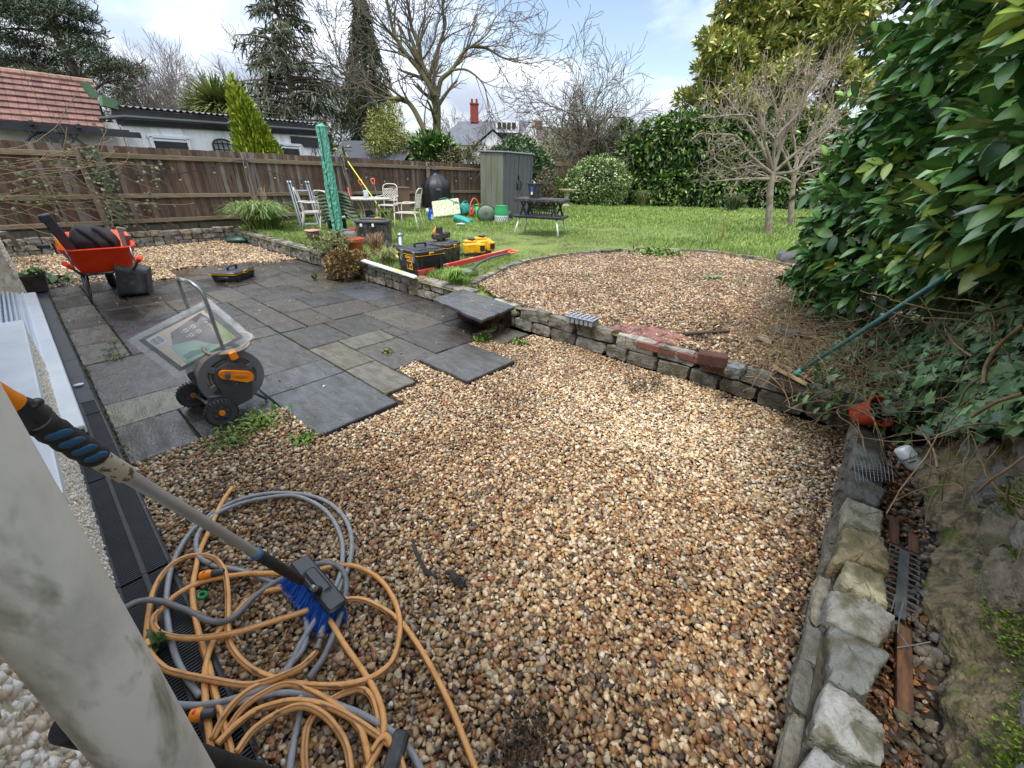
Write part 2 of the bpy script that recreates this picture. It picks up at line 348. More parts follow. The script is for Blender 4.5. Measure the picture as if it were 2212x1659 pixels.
# ---- gravel
GP = [(.66, .53, .36), (.62, .47, .29), (.52, .37, .20), (.72, .63, .48), (.40, .25, .12), (.34, .18, .08), (.28, .22, .16), (.17, .13, .10), (.44, .39, .32), (.07, .06, .055), (.76, .70, .60), (.30, .14, .07)]
GPC = np.array(GP)*np.array([1.02, .985, .91])
def vnoise(P, sc, seed=1):
    rs = np.random.RandomState(seed); G = rs.rand(64, 64); q = P*sc; i = np.floor(q).astype(int); f_ = q-i; f_ = f_*f_*(3-2*f_)
    g = lambda a, b: G[a % 64, b % 64]
    return (g(i[:, 0], i[:, 1])*(1-f_[:, 0])+g(i[:, 0]+1, i[:, 1])*f_[:, 0])*(1-f_[:, 1])+(g(i[:, 0], i[:, 1]+1)*(1-f_[:, 0])+g(i[:, 0]+1, i[:, 1]+1)*f_[:, 0])*f_[:, 1]
def stones(poly, spacing, size, z0f, hi, layers=2, wts=None, seed=1, dark=1., mask=None):
    rs = np.random.RandomState(seed); xs = [p[0] for p in poly]; ys = [p[1] for p in poly]; Vs = []; Fs = []; Cs = []; off = 0
    TVs = []; base, F0 = (ICO2_V, ICO2_F) if hi else (ICO_V, ICO_F)
    for k in range(14): _b, _F = (base, F0) if k % 3 == 0 else (ICO_V, ICO_F); TVs.append(((lambda q_: np.clip(q_, -rs.uniform(.62, .95, 3), rs.uniform(.62, .95, 3)))(_b@rand_rot(1, rs)[0].T)*(1+rs.uniform(-.28, .28, (len(_b), 1)))+rs.uniform(-.12, .12, _b.shape), _F))
    for ly in range(layers):
        gx, gy = np.meshgrid(np.arange(min(xs), max(xs), spacing), np.arange(min(ys), max(ys), spacing)); P = np.stack([gx.ravel(), gy.ravel()], 1)+rs.uniform(-.5, .5, (gx.size, 2))*spacing
        P = P[in_poly(P, poly)]
        if mask is not None: P = P[mask(P)]
        n = len(P); a = size*rs.uniform(.62, 1.38, n)*np.where(rs.rand(n) < .04, 1.35, 1); s_ = np.stack([a, a*rs.uniform(.45, .9, n), a*rs.uniform(.3, .65, n)], 1)
        ya = rs.uniform(0, 2*PI, n); t1 = rs.normal(0, .35, n); t2 = rs.normal(0, .35, n)
        cz, sz, c1, s1, c2, s2 = np.cos(ya), np.sin(ya), np.cos(t1), np.sin(t1), np.cos(t2), np.sin(t2); O = np.zeros(n); I = np.ones(n)
        Rz = np.stack([cz, -sz, O, sz, cz, O, O, O, I], 1).reshape(n, 3, 3); Rx = np.stack([I, O, O, O, c1, -s1, O, s1, c1], 1).reshape(n, 3, 3); Ry = np.stack([c2, O, s2, O, I, O, -s2, O, c2], 1).reshape(n, 3, 3)
        M = Rz@Rx@Ry*s_[:, None, :]
        lump = (vnoise(P, 2.2, 9)-.5)*.03
        z = z0f(P)+lump+(ly*.85)*size+rs.uniform(-.1, .6, n)*size; s_[:, 2] *= .85
        P3 = np.column_stack([P, z]); nn = vnoise(P, 1.1, 3)*.35+vnoise(P, 4, 4)*.3+.12+.55*np.exp(-((P[:, 0]-2.35)**2/1.1+(P[:, 1]-.75)**2/.8))*(seed < 3)
        wv = np.array([1.3, 1.3, 1.2, 1.2, 1.2, 1.0, 1.1, .9, .7, .45, .9, .7]) if wts is None else np.array(wts); warm = np.array([.2, .1, -.1, .4, -.3, -.5, -.4, -.6, .3, -.7, .8, -.6])
        W = wv[None]*np.exp((nn[:, None]-.5)*3.2*warm[None]); W /= W.sum(1, keepdims=True); ci = (rs.rand(n, 1) > W.cumsum(1)).sum(1).clip(0, 11)
        cc = GPC[ci]*rs.uniform(.55, 1.18, (n, 1))*dark*(.74+.55*np.clip(nn, 0, 1))[:, None]
        vi = rs.randint(0, 14, n)
        for k in range(14):
            mk_ = vi == k
            if not mk_.any(): continue
            V, F, cl = inst(TVs[k][0], TVs[k][1], M[mk_], P3[mk_], cc[mk_]); cl = cl*rs.uniform(.86, 1.1, (len(cl), 1)); Vs.append(V); Fs.append(F+off); Cs.append(cl); off += len(V)
    return np.concatenate(Vs), np.concatenate(Fs), np.concatenate(Cs)
stone_m = mat('pebble', attr=True, rough=.32, col2=(.6, .52, .42), vs=75, bump=.35, bs=260, rough2=.6)
LOW = [(-.05, -.6), (-.05, 3.12), (.9, 3.12), (.9, 2.5), (1.6, 2.5), (1.6, 2.7), (1.92, 2.7), (1.92, 3.1), (2.16, 3.1), (2.16, 2.36), (2.82, 2.36), (2.82, 3.1), (3.1, 3.1), (3.1, 2.78), (3.62, 2.78), (3.62, -.28), (.4, -.28), (.2, -.7)]
WTS_L = [1.2, 1.3, 1.4, .8, 1.5, 1.2, 1.1, .9, .6, .4, .55, .8]
wall_m2 = mat('wall_stone_lower', attr=True, rough=.85, col2=(.5, .47, .4), vs=20, bump=1., bs=48, bd=.02)
zl = lambda P: np.full(len(P), -.022)
def near(P): return np.hypot(P[:, 0], P[:, 1]) < 2.45
V1, F1, C1 = stones(LOW, .0190, .0150, zl, True, 2, WTS_L, 1, .95, near)
V2, F2, C2 = stones(LOW, .0200, .0155, zl, False, 2, [1.4, 1.3, 1.2, 1.3, 1., .8, .9, .7, .7, .3, .9, .5], 2, 1., lambda P: ~near(P))
o = mk('gravel', np.concatenate([V1, V2]), np.concatenate([F1, F2+len(V1)]), stone_m, cols=np.concatenate([C1, C2]))
tag(o, 'mixed brown and cream gravel covering the ground in front of the slate paving', 'gravel', kind='stuff')
tag(mk('gravel_base', *grid(-.25, 3.62, -.75, 12.9, 3, 3, lambda x, y: -.036), dark_soil), kind='structure')
# round raised gravel bed: its outline follows the stone edging
EDGE = [T(*p) for p in [(1022, 622), (1040, 608), (1075, 590), (1110, 576), (1160, 564), (1205, 556), (1250, 551), (1325, 545), (1400, 541), (1450, 543), (1510, 546), (1560, 551), (1600, 557), (1640, 565), (1670, 571), (1705, 579)]]
CIRC = [(e.x, e.y) for e in EDGE]+[(8.6, 1.3), (8.5, .3), (7.8, -.5), (3.9, -.5), (3.7, .2), (3.7, 3.0), (3.72, 3.5), (4.0, 4.05)]
zc = lambda P: np.array([lz(x)-.008 for x in P[:, 0]])
V1, F1, C1 = stones(CIRC, .0255, .0195, zc, False, 2, [1.1, 1.1, 1.2, .9, 1.2, 1.0, 1.2, 1.0, .6, .35, .5, 1.1], 5, .92)
tag(mk('gravel', V1, F1, stone_m, cols=C1), 'round raised bed of brown gravel with stone edging beside the lawn', 'gravel', kind='stuff')
Vb, Fb = grid(3.64, 9.0, -.6, 4.7, 70, 70, lambda x, y: lz(x)-.021); Fb = Fb[in_poly(Vb[Fb].mean(1)[:, :2], CIRC)]; tag(mk('gravel_base', Vb, Fb, dark_soil), kind='structure')
FARP = [(-.3, 9.1), (.95, 9.2), (.95, 8.8), (1.5, 8.8), (1.5, 9.5), (2.95, 9.45), (2.95, 9.2), (3.6, 9.1), (3.6, 12.78), (-2.2, 12.78), (-2.2, 9.1)]
V1, F1, C1 = stones(FARP, .04, .027, lambda P: np.full(len(P), -.02), False, 2, [1.5, 1.4, 1.1, 1., .8, .5, .8, .6, .5, .2, .6, .4], 6, 1.)
tag(mk('gravel', V1, F1, stone_m, cols=C1), 'pale tan gravel bed behind the wheelbarrow below the fence', 'gravel', kind='stuff')
tag(mk('gravel_base', *grid(-2.4, 3.62, 9.0, 12.9, 3, 3, lambda x, y: -.03), dark_soil), kind='structure')
# ---- slate paving
SL = [(3.08, 3.67, -.04, .34), (3.08, 3.67, .34, .88), (3.67, 4.13, -.04, .88), (4.13, 5.2, -.04, .88), (5.2, 5.86, -.04, .31), (5.86, 6.55, -.04, .31), (5.2, 6.55, .31, .98), (6.55, 6.97, -.04, .31), (6.55, 7.22, .31, .64), (6.97, 7.7, -.04, .31), (7.7, 8.5, -.04, .31), (8.5, 9.27, -.04, .31),
 (7.22, 7.9, .31, .64), (6.55, 7.22, .64, .98), (7.22, 7.9, .64, 1.5), (7.9, 8.5, .31, .9), (8.5, 9.2, .31, .9), (7.9, 8.74, .9, 1.5), (2.54, 3.38, .88, 1.56), (3.38, 3.8, .88, 1.56), (3.8, 4.83, .88, 1.56), (4.83, 5.2, .88, 1.56), (5.2, 5.88, .98, 1.56), (5.88, 6.6, .98, 1.56), (6.6, 7.22, .98, 1.5),
 (2.74, 3.4, 1.56, 1.89), (3.4, 4.15, 1.56, 1.89), (3.09, 3.79, 1.89, 2.42), (3.79, 4.15, 1.89, 2.42), (4.15, 4.84, 1.56, 2.07), (4.15, 4.84, 2.07, 2.6), (3.12, 3.82, 2.42, 3.08), (3.82, 4.15, 2.42, 2.6), (3.82, 4.88, 2.6, 3.14), (4.84, 5.2, 1.56, 1.88), (4.88, 5.55, 2.22, 2.93), (4.84, 5.55, 1.88, 2.22), (5.2, 5.9, 1.56, 1.88), (5.55, 6.28, 1.88, 2.3), (5.55, 6.28, 2.3, 2.93), (5.32, 6.4, 2.93, 3.64), (4.88, 5.32, 2.93, 3.64), (3.82, 4.88, 3.14, 3.64), (3.3, 3.82, 3.08, 3.56), (2.8, 3.3, 3.1, 3.56),
 (5.9, 6.61, 1.56, 1.88), (6.28, 7.04, 1.88, 2.6), (6.28, 6.75, 2.6, 2.93), (6.4, 7.05, 2.93, 3.64), (7.05, 7.6, 2.93, 3.64), (6.75, 7.04, 2.6, 2.93), (7.04, 7.9, 2.25, 2.93), (7.04, 7.6, 1.88, 2.25), (6.61, 7.38, 1.5, 1.88), (7.38, 8.4, 1.5, 1.88), (7.6, 8.4, 1.88, 2.25), (7.9, 8.75, 2.25, 2.93), (7.6, 8.3, 2.93, 3.3), (7.6, 8.3, 3.3, 3.64), (8.3, 9.0, 2.93, 3.6), (8.4, 9.5, 1.5, 2.25), (8.75, 9.45, 2.25, 2.93), (9.0, 9.35, 2.93, 3.6)]
mb = MB(); rs = random.Random(4)
def slab(mb, s0, s1, q0, q1, z, col, th=.035, tilt=.003, rs=rs, g=.0065, jit=.004):
    P = []; c = ((q0+q1)/2, (s0+s1)/2)
    for (a, b) in (((q0+g, s0+g), (q1-g, s0+g)), ((q1-g, s0+g), (q1-g, s1-g)), ((q1-g, s1-g), (q0+g, s1-g)), ((q0+g, s1-g), (q0+g, s0+g))):
        n = max(3, int(math.hypot(b[0]-a[0], b[1]-a[1])/.07))
        for i in range(n):
            t = i/n; j = jit if i else jit*.4
            P.append((a[0]+(b[0]-a[0])*t+rs.uniform(-j, j), a[1]+(b[1]-a[1])*t+rs.uniform(-j, j)))
    tx, ty = rs.uniform(-tilt, tilt), rs.uniform(-tilt, tilt); zz = lambda p, d: z+(p[0]-c[0])*tx/.4+(p[1]-c[1])*ty/.4-d; n = len(P)
    V = [(c[0]+(p[0]-c[0])*(1-.018), c[1]+(p[1]-c[1])*(1-.018), zz(p, 0)) for p in P]+[(p[0], p[1], zz(p, .006+rs.uniform(0, .004))) for p in P]+[(p[0], p[1], zz(p, th)) for p in P]
    F = [tuple(range(n))]+[(n+i, n+(i+1) % n, (i+1) % n, i) for i in range(n)]+[(2*n+i, 2*n+(i+1) % n, n+(i+1) % n, n+i) for i in range(n)]
    mb.add(V, F, col)
SLC = [(.060, .056, .052), (.072, .064, .055), (.047, .047, .047), (.090, .080, .060), (.072, .057, .046), (.058, .053, .047), (.080, .073, .062)]
FIX = {(3.67, 4.13, -.04, .88): (.20, .19, .12), (3.38, 3.8, .88, 1.56): (.075, .08, .085), (4.13, 5.2, -.04, .88): (.085, .078, .068), (5.2, 5.86, -.04, .31): (.15, .14, .11), (5.86, 6.55, -.04, .31): (.16, .15, .12), (2.54, 3.38, .88, 1.56): (.065, .07, .075), (2.8, 3.3, 3.1, 3.56): (.13, .125, .105), (3.79, 4.15, 1.89, 2.42): (.12, .115, .09), (6.97, 7.7, -.04, .31): (.15, .14, .11), (8.5, 9.27, -.04, .31): (.13, .12, .1), (2.74, 3.4, 1.56, 1.89): (.13, .12, .095), (3.4, 4.15, 1.56, 1.89): (.12, .11, .075), (5.32, 6.4, 2.93, 3.64): (.07, .077, .088)}
for r_ in SL:
    c_ = FIX.get(r_, SLC[rs.randrange(len(SLC))]); slab(mb, *r_, rs.uniform(-.002, .003), c_)
slab(mb, 2.37, 3.07, 2.17, 2.82, .022, (.085, .088, .088))
def slate_mat():
    M = mat('slate', attr=True, rough=.17, col2=(.48, .42, .34), vs=4.5, stretch=(3.2, 1, 1), bump=.6, bs=24, rough2=.5)
    t = M.node_tree; b = t.nodes['Principled BSDF']; N = t.nodes.new; L = t.links.new
    g = N('ShaderNodeTexCoord'); n = N('ShaderNodeTexNoise'); n.inputs['Scale'].default_value = 1.6; n.inputs['Detail'].default_value = 4; n.inputs['Distortion'].default_value = .8; L(g.outputs['Object'], n.inputs['Vector'])
    r = N('ShaderNodeMapRange'); r.inputs['From Min'].default_value = .47; r.inputs['From Max'].default_value = .56; L(n.outputs['Fac'], r.inputs['Value'])
    old = b.inputs['Roughness'].links[0].from_socket; mr = N('ShaderNodeMix'); L(r.outputs[0], mr.inputs['Factor']); L(old, mr.inputs['A']); mr.inputs['B'].default_value = .10; L(mr.outputs['Result'], b.inputs['Roughness'])
    n3 = N('ShaderNodeTexNoise'); n3.inputs['Scale'].default_value = 7; n3.inputs['Detail'].default_value = 9; n3.inputs['Roughness'].default_value = .75; L(g.outputs['Object'], n3.inputs['Vector'])
    r3 = N('ShaderNodeMapRange'); r3.inputs['From Min'].default_value = .57; r3.inputs['From Max'].default_value = .74; r3.inputs['To Max'].default_value = .75; L(n3.outputs['Fac'], r3.inputs['Value'])
    ob = b.inputs['Base Color'].links[0].from_socket; mm = N('ShaderNodeMix'); mm.data_type = 'RGBA'; L(r3.outputs[0], mm.inputs['Factor']); L(ob, mm.inputs['A']); mm.inputs['B'].default_value = (*C('#6e6546'), 1); L(mm.outputs['Result'], b.inputs['Base Color'])
    return M
slate = slate_mat()
tag(mb.build('patio', slate), kind='structure')
joint = MB(); joint.col = (.03, .03, .02)
for (a, b, c, d) in [(3.0, 9.15, -.06, .9), (2.6, 8.7, .88, 1.56), (2.8, 9.4, 1.56, 1.92), (3.15, 9.3, 1.92, 3.64)]:
    joint.add([(c, a, -.0145), (d, a, -.0145), (d, b, -.0145), (c, b, -.0145)], [(0, 1, 2, 3)])
V = np.array(joint.v); V[:, 2] += np.repeat([0, .0008, .0016, .0024], 4)
tag(mk('patio_joints', V, joint.f, mat('joints', C('#2b2a1f'), .95, col2=C('#2f3a1a'), vs=3, bump=.5)), kind='structure')
# moss and small weeds in the joints (uncountable tufts)
LEAF = leaf_t(.5, .3, .2, 3); BL = blade_t(.06, .25, 3)
foliage_m = mat('foliage', attr=True, rough=.5, col2=(.6, .68, .5), vs=30, spec=.4)
def tufts(name, label, cat, spots, cols, size, per, T_=LEAF, up=.5, parent=None, kind='stuff', seed=1, spread=.06):
    rs = np.random.RandomState(seed); P = np.repeat(np.array([list(s_) for s_ in spots]), per, axis=0); n = len(P); P[:, :2] += rs.normal(0, spread, (n, 2)); P[:, 2] += rs.uniform(0, size*.6, n)
    d = rs.normal(size=(n, 3)); d[:, 2] = np.abs(d[:, 2])*up*2; d /= np.linalg.norm(d, axis=1, keepdims=True); M = dir_mats(d, rs.uniform(-.6, .6, n))*(size*rs.uniform(.5, 1.2, n))[:, None, None]
    V, F, c = inst(T_[0], T_[1], M, P, pick(cols, n, .25, rs)); o = mk(name, V, F, foliage_m, parent, cols=c); 
    if parent is None: tag(o, label, cat, kind=kind)
    return o
GR = [C('#5d7a2e'), C('#6f8a3a'), C('#4b6a24'), C('#86964a')]
sp = []
for r_ in SL:
    for _ in range(3):
        if rs.random() < .5: sp.append((rs.uniform(r_[2], r_[3]), r_[0]+rs.uniform(-.006, .006), -.01))
        elif r_[2] > 0: sp.append((r_[2]+rs.uniform(-.006, .006), rs.uniform(r_[0], r_[1]), -.01))
sp += [(-.035+rs.uniform(-.012, .006), rs.uniform(3.1, 9), -.01) for _ in range(110)]
tufts('moss', 'small tufts of moss in the joints of the slate paving', 'moss', sp, [C('#4b5220'), C('#5f6a2a'), C('#3d4420')], .016, 16, spread=.012, seed=3)
sp = [tuple(S(x, y)) for x, y in [(238, 755), (243, 768), (248, 740), (252, 775)]]
tufts('moss', 'patch of bright moss filling the wide joint near the packet', 'moss', sp, [C('#5f7328'), C('#76823a'), C('#48581f')], .022, 90, spread=.045, seed=4)
# ---- random weeds
def weed(px, py, size, n, cols=GR, name='weed', label='', z=None, T_=LEAF, up=.5, spread=.05, seed=0, cat='weed', group=None):
    p = S(px, py, z) if z is not None else T(px, py)
    t = thing(name, label, cat, p, group=group); rs = np.random.RandomState(seed+int(px))
    P = np.zeros((n, 3)); P[:, :2] = rs.normal(0, spread, (n, 2)); P[:, 2] = rs.uniform(0, size*.4, n); d = rs.normal(size=(n, 3)); d[:, 2] = np.abs(d[:, 2])*up*2+.15
    V, F, c = inst(T_[0], T_[1], dir_mats(d, rs.uniform(-.7, .7, n))*(size*rs.uniform(.5, 1.2, n))[:, None, None], P, pick(cols, n, .25, rs)); mk('leaves', V, F, foliage_m, t, cols=c); return t
weed(562, 912, .045, 260, name='weed', label='ferny green weed at the edge of the paving in front of the hose reel', z=0, spread=.09)
weed(500, 950, .04, 130, label='sparse green weed in gravel between front left slab and hose coil', z=0, spread=.08)
weed(660, 950, .04, 120, label='small green weed at the near corner of the large front slab', z=0, spread=.04)
weed(1040, 735, .06, 90, label='weed with pale flowers between the tip slab and the small corner slab', z=0, spread=.04)
weed(1125, 740, .045, 60, label='low weed at the foot of the retaining wall near the small corner slab', z=0, spread=.05)
weed(680, 605, .09, 24, label='single upright green seedling in a paving joint before the low wall', z=0, spread=.012, up=2)
weed(837, 760, .04, 40, label='little rosette weed on the slab joint in mid paving', z=0, spread=.03)
weed(1420, 548, .09, 420, label='bright green leafy weed patch at the far edge of round gravel bed', spread=.22, cat='weed')
weed(1265, 598, .05, 60, label='small green weed in the left of the round gravel bed', spread=.07)
weed(1600, 612, .05, 60, label='small green weed in the right of the round gravel bed near laurel', spread=.07)
weed(1540, 604, .08, 40, label='grey green thistle like weed in the round gravel bed', spread=.05, cols=[C('#7d8f6a'), C('#8fa07c')])
weed(345, 1390, .05, 26, label='dark green rosette weed growing beside the drain under the downpipe', z=.02, spread=.012, cols=[C('#3f5a30'), C('#56703e')])
mk_ = [T(x, y) for x, y in [(1180, 597), (1225, 588), (1300, 590), (1475, 585), (1380, 605), (1560, 590), (1640, 600), (1500, 575), (1690, 610), (1655, 640), (1600, 655)]]
tufts('sedum', 'dark red creeping sedum scattered over the round gravel bed', 'sedum', mk_, [C('#6b2a30'), C('#7d3a3a'), C('#4f2a28')], .018, 150, spread=.14, seed=8)
# ---- grass blades
def grass():
    rs = np.random.RandomState(3); Ps = []
    for (x0, x1, y0, y1, n) in [(3.85, 6, 3.3, 12.9, 50000), (6, 10, .4, 12.9, 62000), (10, 18, .2, 13, 46000), (18, 27, 2, 13, 16000)]:
        P = np.stack([rs.uniform(x0, x1, n), rs.uniform(y0, y1, n)], 1); Ps.append(P)
    P = np.concatenate(Ps); c = np.array(CIRC); P = P[~in_poly(P, [(a, b) for a, b in CIRC])]
    P = P[~((P[:, 0] < 8.9) & (P[:, 1] < 1.2))]
    n = len(P); z = np.array([lz(x) for x in P[:, 0]])-.03; dist = P@np.array([FH.x, FH.y])
    nn = vnoise(P, 1.4, 8); rough = ((P[:, 0] > 8) & (P[:, 1] < 3.6)) | (P[:, 0] < 4.25) | (P[:, 1] > 12.4)
    h = (.026+.036*nn)*(1+.5*rs.rand(n))*np.where(rough, 1.9, 1)*np.where(dist > 12, 1.5, 1)
    bare = vnoise(P, .9, 15)*np.exp(-((P[:, 0]-7.6)**2+(P[:, 1]-5.6)**2)/2.2); h *= 1-.6*np.clip(bare*1.5, 0, 1)
    d = rs.normal(0, .55, (n, 3)); d[:, 2] = 1; wdt = np.where(dist < 9, .10, np.where(dist < 14, .16, .3))
    M = dir_mats(d, rs.uniform(0, 6.28, n)); L_ = h/.95; M = M*np.stack([L_, L_*wdt/.06, L_], 1)[:, None, :]
    cols = pick([C('#7a9645'), C('#87a04e'), C('#68853a'), C('#98a25c'), C('#748d40')], n, .25, rs)*(0.8+.4*vnoise(P, 2.5, 21))[:, None]
    br = np.clip(bare*1.6, 0, 1)[:, None]; cols = cols*(1-br*.6)+np.array(C('#6d6040'))*br*.6
    V, F, cc = inst(BL[0], BL[1], M, np.column_stack([P, z]), cols)
    tag(mk('grass', V, F, mat('grass_blades', attr=True, rough=.55, col2=(.8, .8, .7), vs=20), cols=cc), 'green lawn grass, longer at the tree feet and wall edges', 'grass', kind='stuff')
grass()
# ================================================================ GARDEN WALLS
wall_m = mat('wall_stone', attr=True, rough=.8, col2=(.55, .52, .45), vs=9, bump=1., bs=48, bd=.02, col3=C('#4c4c34'), vs3=9, lo=.42, hi=.60)
mortar = mat('mortar', C('#4a4438'), .95, col2=C('#2d2a22'), vs=12, bump=.9, bs=60)
WS = [(.24, .225, .20), (.19, .18, .165), (.27, .235, .18), (.15, .145, .135), (.25, .19, .125), (.30, .275, .23)]
def stone_wall(name, label, a, b, z0, h, depth, courses, n_out, seed, slen=(.14, .3), cols=WS, dark=1.):
    """a,b: base line of the face (2D); n_out: 2D unit normal towards the viewer side"""
    a = np.array(a); b = np.array(b); d = b-a; Lw = np.linalg.norm(d); d = d/Lw; n_out = np.array(n_out); rs = random.Random(seed)
    t = thing(name, label, 'garden wall', (a[0], a[1], z0)); M2 = np.array([[d[0], -n_out[0], 0], [d[1], -n_out[1], 0], [0, 0, 1]])
    mo = MB(); mo.box((*(a+d*Lw/2-n_out*(depth/2+.02)), z0+h/2-.02), (Lw, depth-.05, h-.05), M2); mo.build('mortar', mortar, t, world=True)
    st = MB(); ch = h/courses
    for k in range(courses):
        u = -rs.uniform(0, .1); top = k == courses-1
        while u < Lw:
            l = rs.uniform(*slen)*(1.15 if top else .9); hh = ch*rs.uniform(.86, 1.02)*(1.08 if top else 1); dp = depth*(rs.uniform(.85, 1.05) if top else .5)
            c = a+d*(u+l/2)-n_out*(dp/2-.01+rs.uniform(-.012, .012)-(.01 if top else 0)); z = z0+ch*(k+.5)+(rs.uniform(-.004, .012) if top else 0)
            rz = rs.uniform(-.05, .05); R = M2@rotm((rs.uniform(-.04, .04), rs.uniform(-.06, .06), rz))
            cc = cols[rs.randrange(len(cols))]; f_ = rs.uniform(.75, 1.15)*dark; st.rock((c[0], c[1], z), (l*.97, dp, hh), R, .075, .78, rs.randrange(9999), tuple(q*f_ for q in cc)); u += l+.008
    st.build('stonework', wall_m, t, world=True); return t
stone_wall('retaining_wall', 'low double course stone wall between slate paving and grass, left of stone step', (3.66, 3.98), (3.66, 12.9), 0, .27, .22, 2, (-1, 0), 3, (.13, .27))
stone_wall('retaining_wall', 'low stone retaining wall below the far fence behind the wheelbarrow', (-2.5, 12.76), (3.6, 12.76), 0, .33, .22, 3, (0, -1), 4, (.14, .3), cols=[(.30, .25, .18), (.22, .2, .17), (.26, .20, .14), (.19, .18, .165), (.28, .26, .22)])
stone_wall('retaining_wall', 'grey stone retaining wall between front gravel and round raised bed', (3.62, -.24), (3.62, 3.12), 0, .262, .24, 2, (-1, 0), 5, (.26, .42), cols=[(.30, .295, .26), (.24, .235, .21), (.36, .345, .29), (.22, .20, .17), (.17, .155, .13)])
# edging stones round the raised bed, one ring laid in mortar
t = thing('edging', 'curved row of small stones set on edge round the raised gravel bed', 'stone edging', (EDGE[4].x, EDGE[4].y, .28)); mb = MB(); rs = random.Random(8)
pts = smoothpath([(e.x, e.y, e.z) for e in EDGE], 10); acc = 0
for i in range(len(pts)-1):
    acc += np.linalg.norm(pts[i+1]-pts[i])
    if acc > (.2 if i > 20 else .14):
        d = pts[i+1]-pts[i]; an = math.atan2(d[1], d[0]); f_ = rs.uniform(.7, 1.2); c_ = WS[rs.randrange(6)]; fl = rs.uniform(.9, 1.1)
        mb.rock((pts[i][0], pts[i][1], pts[i][2]+.0+rs.uniform(-.01, .012)), (acc*.97, .10*fl, .12), (rs.uniform(-.1, .1), 0, an), .08, .75, i, tuple(q*f_ for q in c_)); acc = 0
mb.rock((8.7, 1.15, .45), (.5, .3, .26), (0, 0, .3), .12, .5, 3, (.09, .09, .10)); mb.rock((8.4, 1.55, .44), (.22, .16, .14), (0, 0, .3), .12, .5, 5, (.2, .17, .1))
mb.build('stonework', wall_m, t, world=True)
# near right wall with big tilted coping stones
Z8 = lambda x, y: (1520.6+.4166*x, 967.7+.4166*y)
t = thing('retaining_wall', 'low stone wall along the right edge of the gravel, with big flat coping stones', 'garden wall', (2, -.3, 0))
mb = MB(); mb.box((2.0, -.365, .06), (3.3, .14, .22)); mb.build('mortar', mortar, t, world=True)
mb = MB(); rs = random.Random(5)
for k in range(3):
    u = .35
    while u < 3.5:
        l = rs.uniform(.12, .3); c_ = [(.16, .16, .14), (.21, .20, .16), (.13, .12, .10)][rs.randrange(3)]
        mb.rock((u+l/2, -.315+k*.012+rs.uniform(-.008, .008), .02+k*.058), (l, .08, .056), (rs.uniform(-.1, .1), rs.uniform(-.06, .06), 0), .11, .6, rs.randrange(999), tuple(q*l*2.4+q*.35 for q in c_), n=5); u += l+.006
mb.build('stonework', wall_m2, t, world=True)
CAPS = [([(765, 100), (958, 220), (910, 297), (745, 235)], (.15, .16, .15), 'dark grey green'), ([(740, 245), (935, 325), (925, 445), (725, 385)], (.34, .33, .24), 'pale mossy'), ([(735, 395), (930, 455), (968, 560), (965, 632), (800, 575), (665, 600)], (.27, .23, .13), 'ochre brown'),
 ([(740, 570), (940, 650), (965, 822), (835, 755), (700, 705)], (.46, .44, .30), 'pale yellow green'), ([(660, 725), (820, 765), (1005, 868), (925, 1025), (640, 880)], (.34, .34, .31), 'grey'), ([(660, 905), (770, 965), (970, 1066), (835, 1290), (655, 1190)], (.22, .235, .22), 'dark grey'),
 ([(640, 1200), (800, 1300), (950, 1435), (940, 1655), (550, 1500)], (.45, .46, .44), 'large whitish grey'), ([(580, 1540), (740, 1659), (720, 1800), (450, 1720)], (.42, .44, .42), 'pale grey'), ([(780, -40), (900, 20), (950, 130), (770, 90)], (.2, .2, .18), 'dull grey')]
for pl, c_, nm in CAPS:
    c_ = tuple(q*.72 for q in c_); zt = .25+rs.uniform(-.015, .015); P = [S(*Z8(*p), zt) for p in pl]; c = sum((Vector(p) for p in P), Vector())/len(P)
    tl = rs.uniform(-.12, .02)
    mb = MB(); n = len(P); V = []
    Q = []
    for i in range(n):
        a, b = P[i], P[(i+1) % n]
        for k in range(9):
            q = a.lerp(b, k/9+(0 if k else .03)); q = q+Vector((rs.uniform(-.005, .005), rs.uniform(-.005, .005), 0))*(1 if k else .4); Q.append(q)
    n = len(Q)
    for sc, dz_ in ((.30, .002), (.60, .001), (.86, -.001), (.96, -.006), (1.0, -.018), (1.0, -.05), (.97, -.09)):
        for q in Q: V.append((c.x+(q.x-c.x)*sc+rs.uniform(-.003, .003), c.y+(q.y-c.y)*sc, q.z+dz_+(q.y-c.y)*tl+rs.uniform(-.003, .003)))
    V.append((c.x, c.y, zt+.003)); F = [((k+1)*n+i, (k+1)*n+(i+1) % n, k*n+(i+1) % n, k*n+i) for k in range(6) for i in range(n)]
    F += [(i, (i+1) % n, 7*n) for i in range(n)]
    mb.add(V, F, c_); o = mb.build('coping_stone', wall_m, t, world=True); auto(o, 50); o['label'] = nm+' coping stone'
# small rubble fallen at the foot of the boundary wall
_rb = np.random.RandomState(44); n = 520; _P = np.column_stack([_rb.uniform(.9, 3.6, n), -.60+_rb.normal(0, .05, n), .13+_rb.rand(n)*.03]); _s = .008+.02*_rb.rand(n)**2.5; V, F, c = inst(ICO2_V*(1+_rb.uniform(-.2, .2, (42, 1))), ICO2_F, rand_rot(n, _rb)*_s[:, None, None]*np.array([1, .8, .6]), _P, pick([(.2, .17, .13), (.12, .1, .08), (.3, .26, .2), (.16, .15, .14)], n, .3, _rb)); tag(mk('rubble', V, F, wall_m, cols=c), 'small stones and crumbled mortar along the boundary wall foot', 'rubble', kind='stuff')
# trench floor behind it
def zt_(x, y): return .13+.02*math.sin(x*9)*math.cos(y*31)
tag(mk('trench_soil', *grid(.2, 3.9, -.8, -.40, 90, 14, zt_), dark_soil, smooth=True), kind='structure')
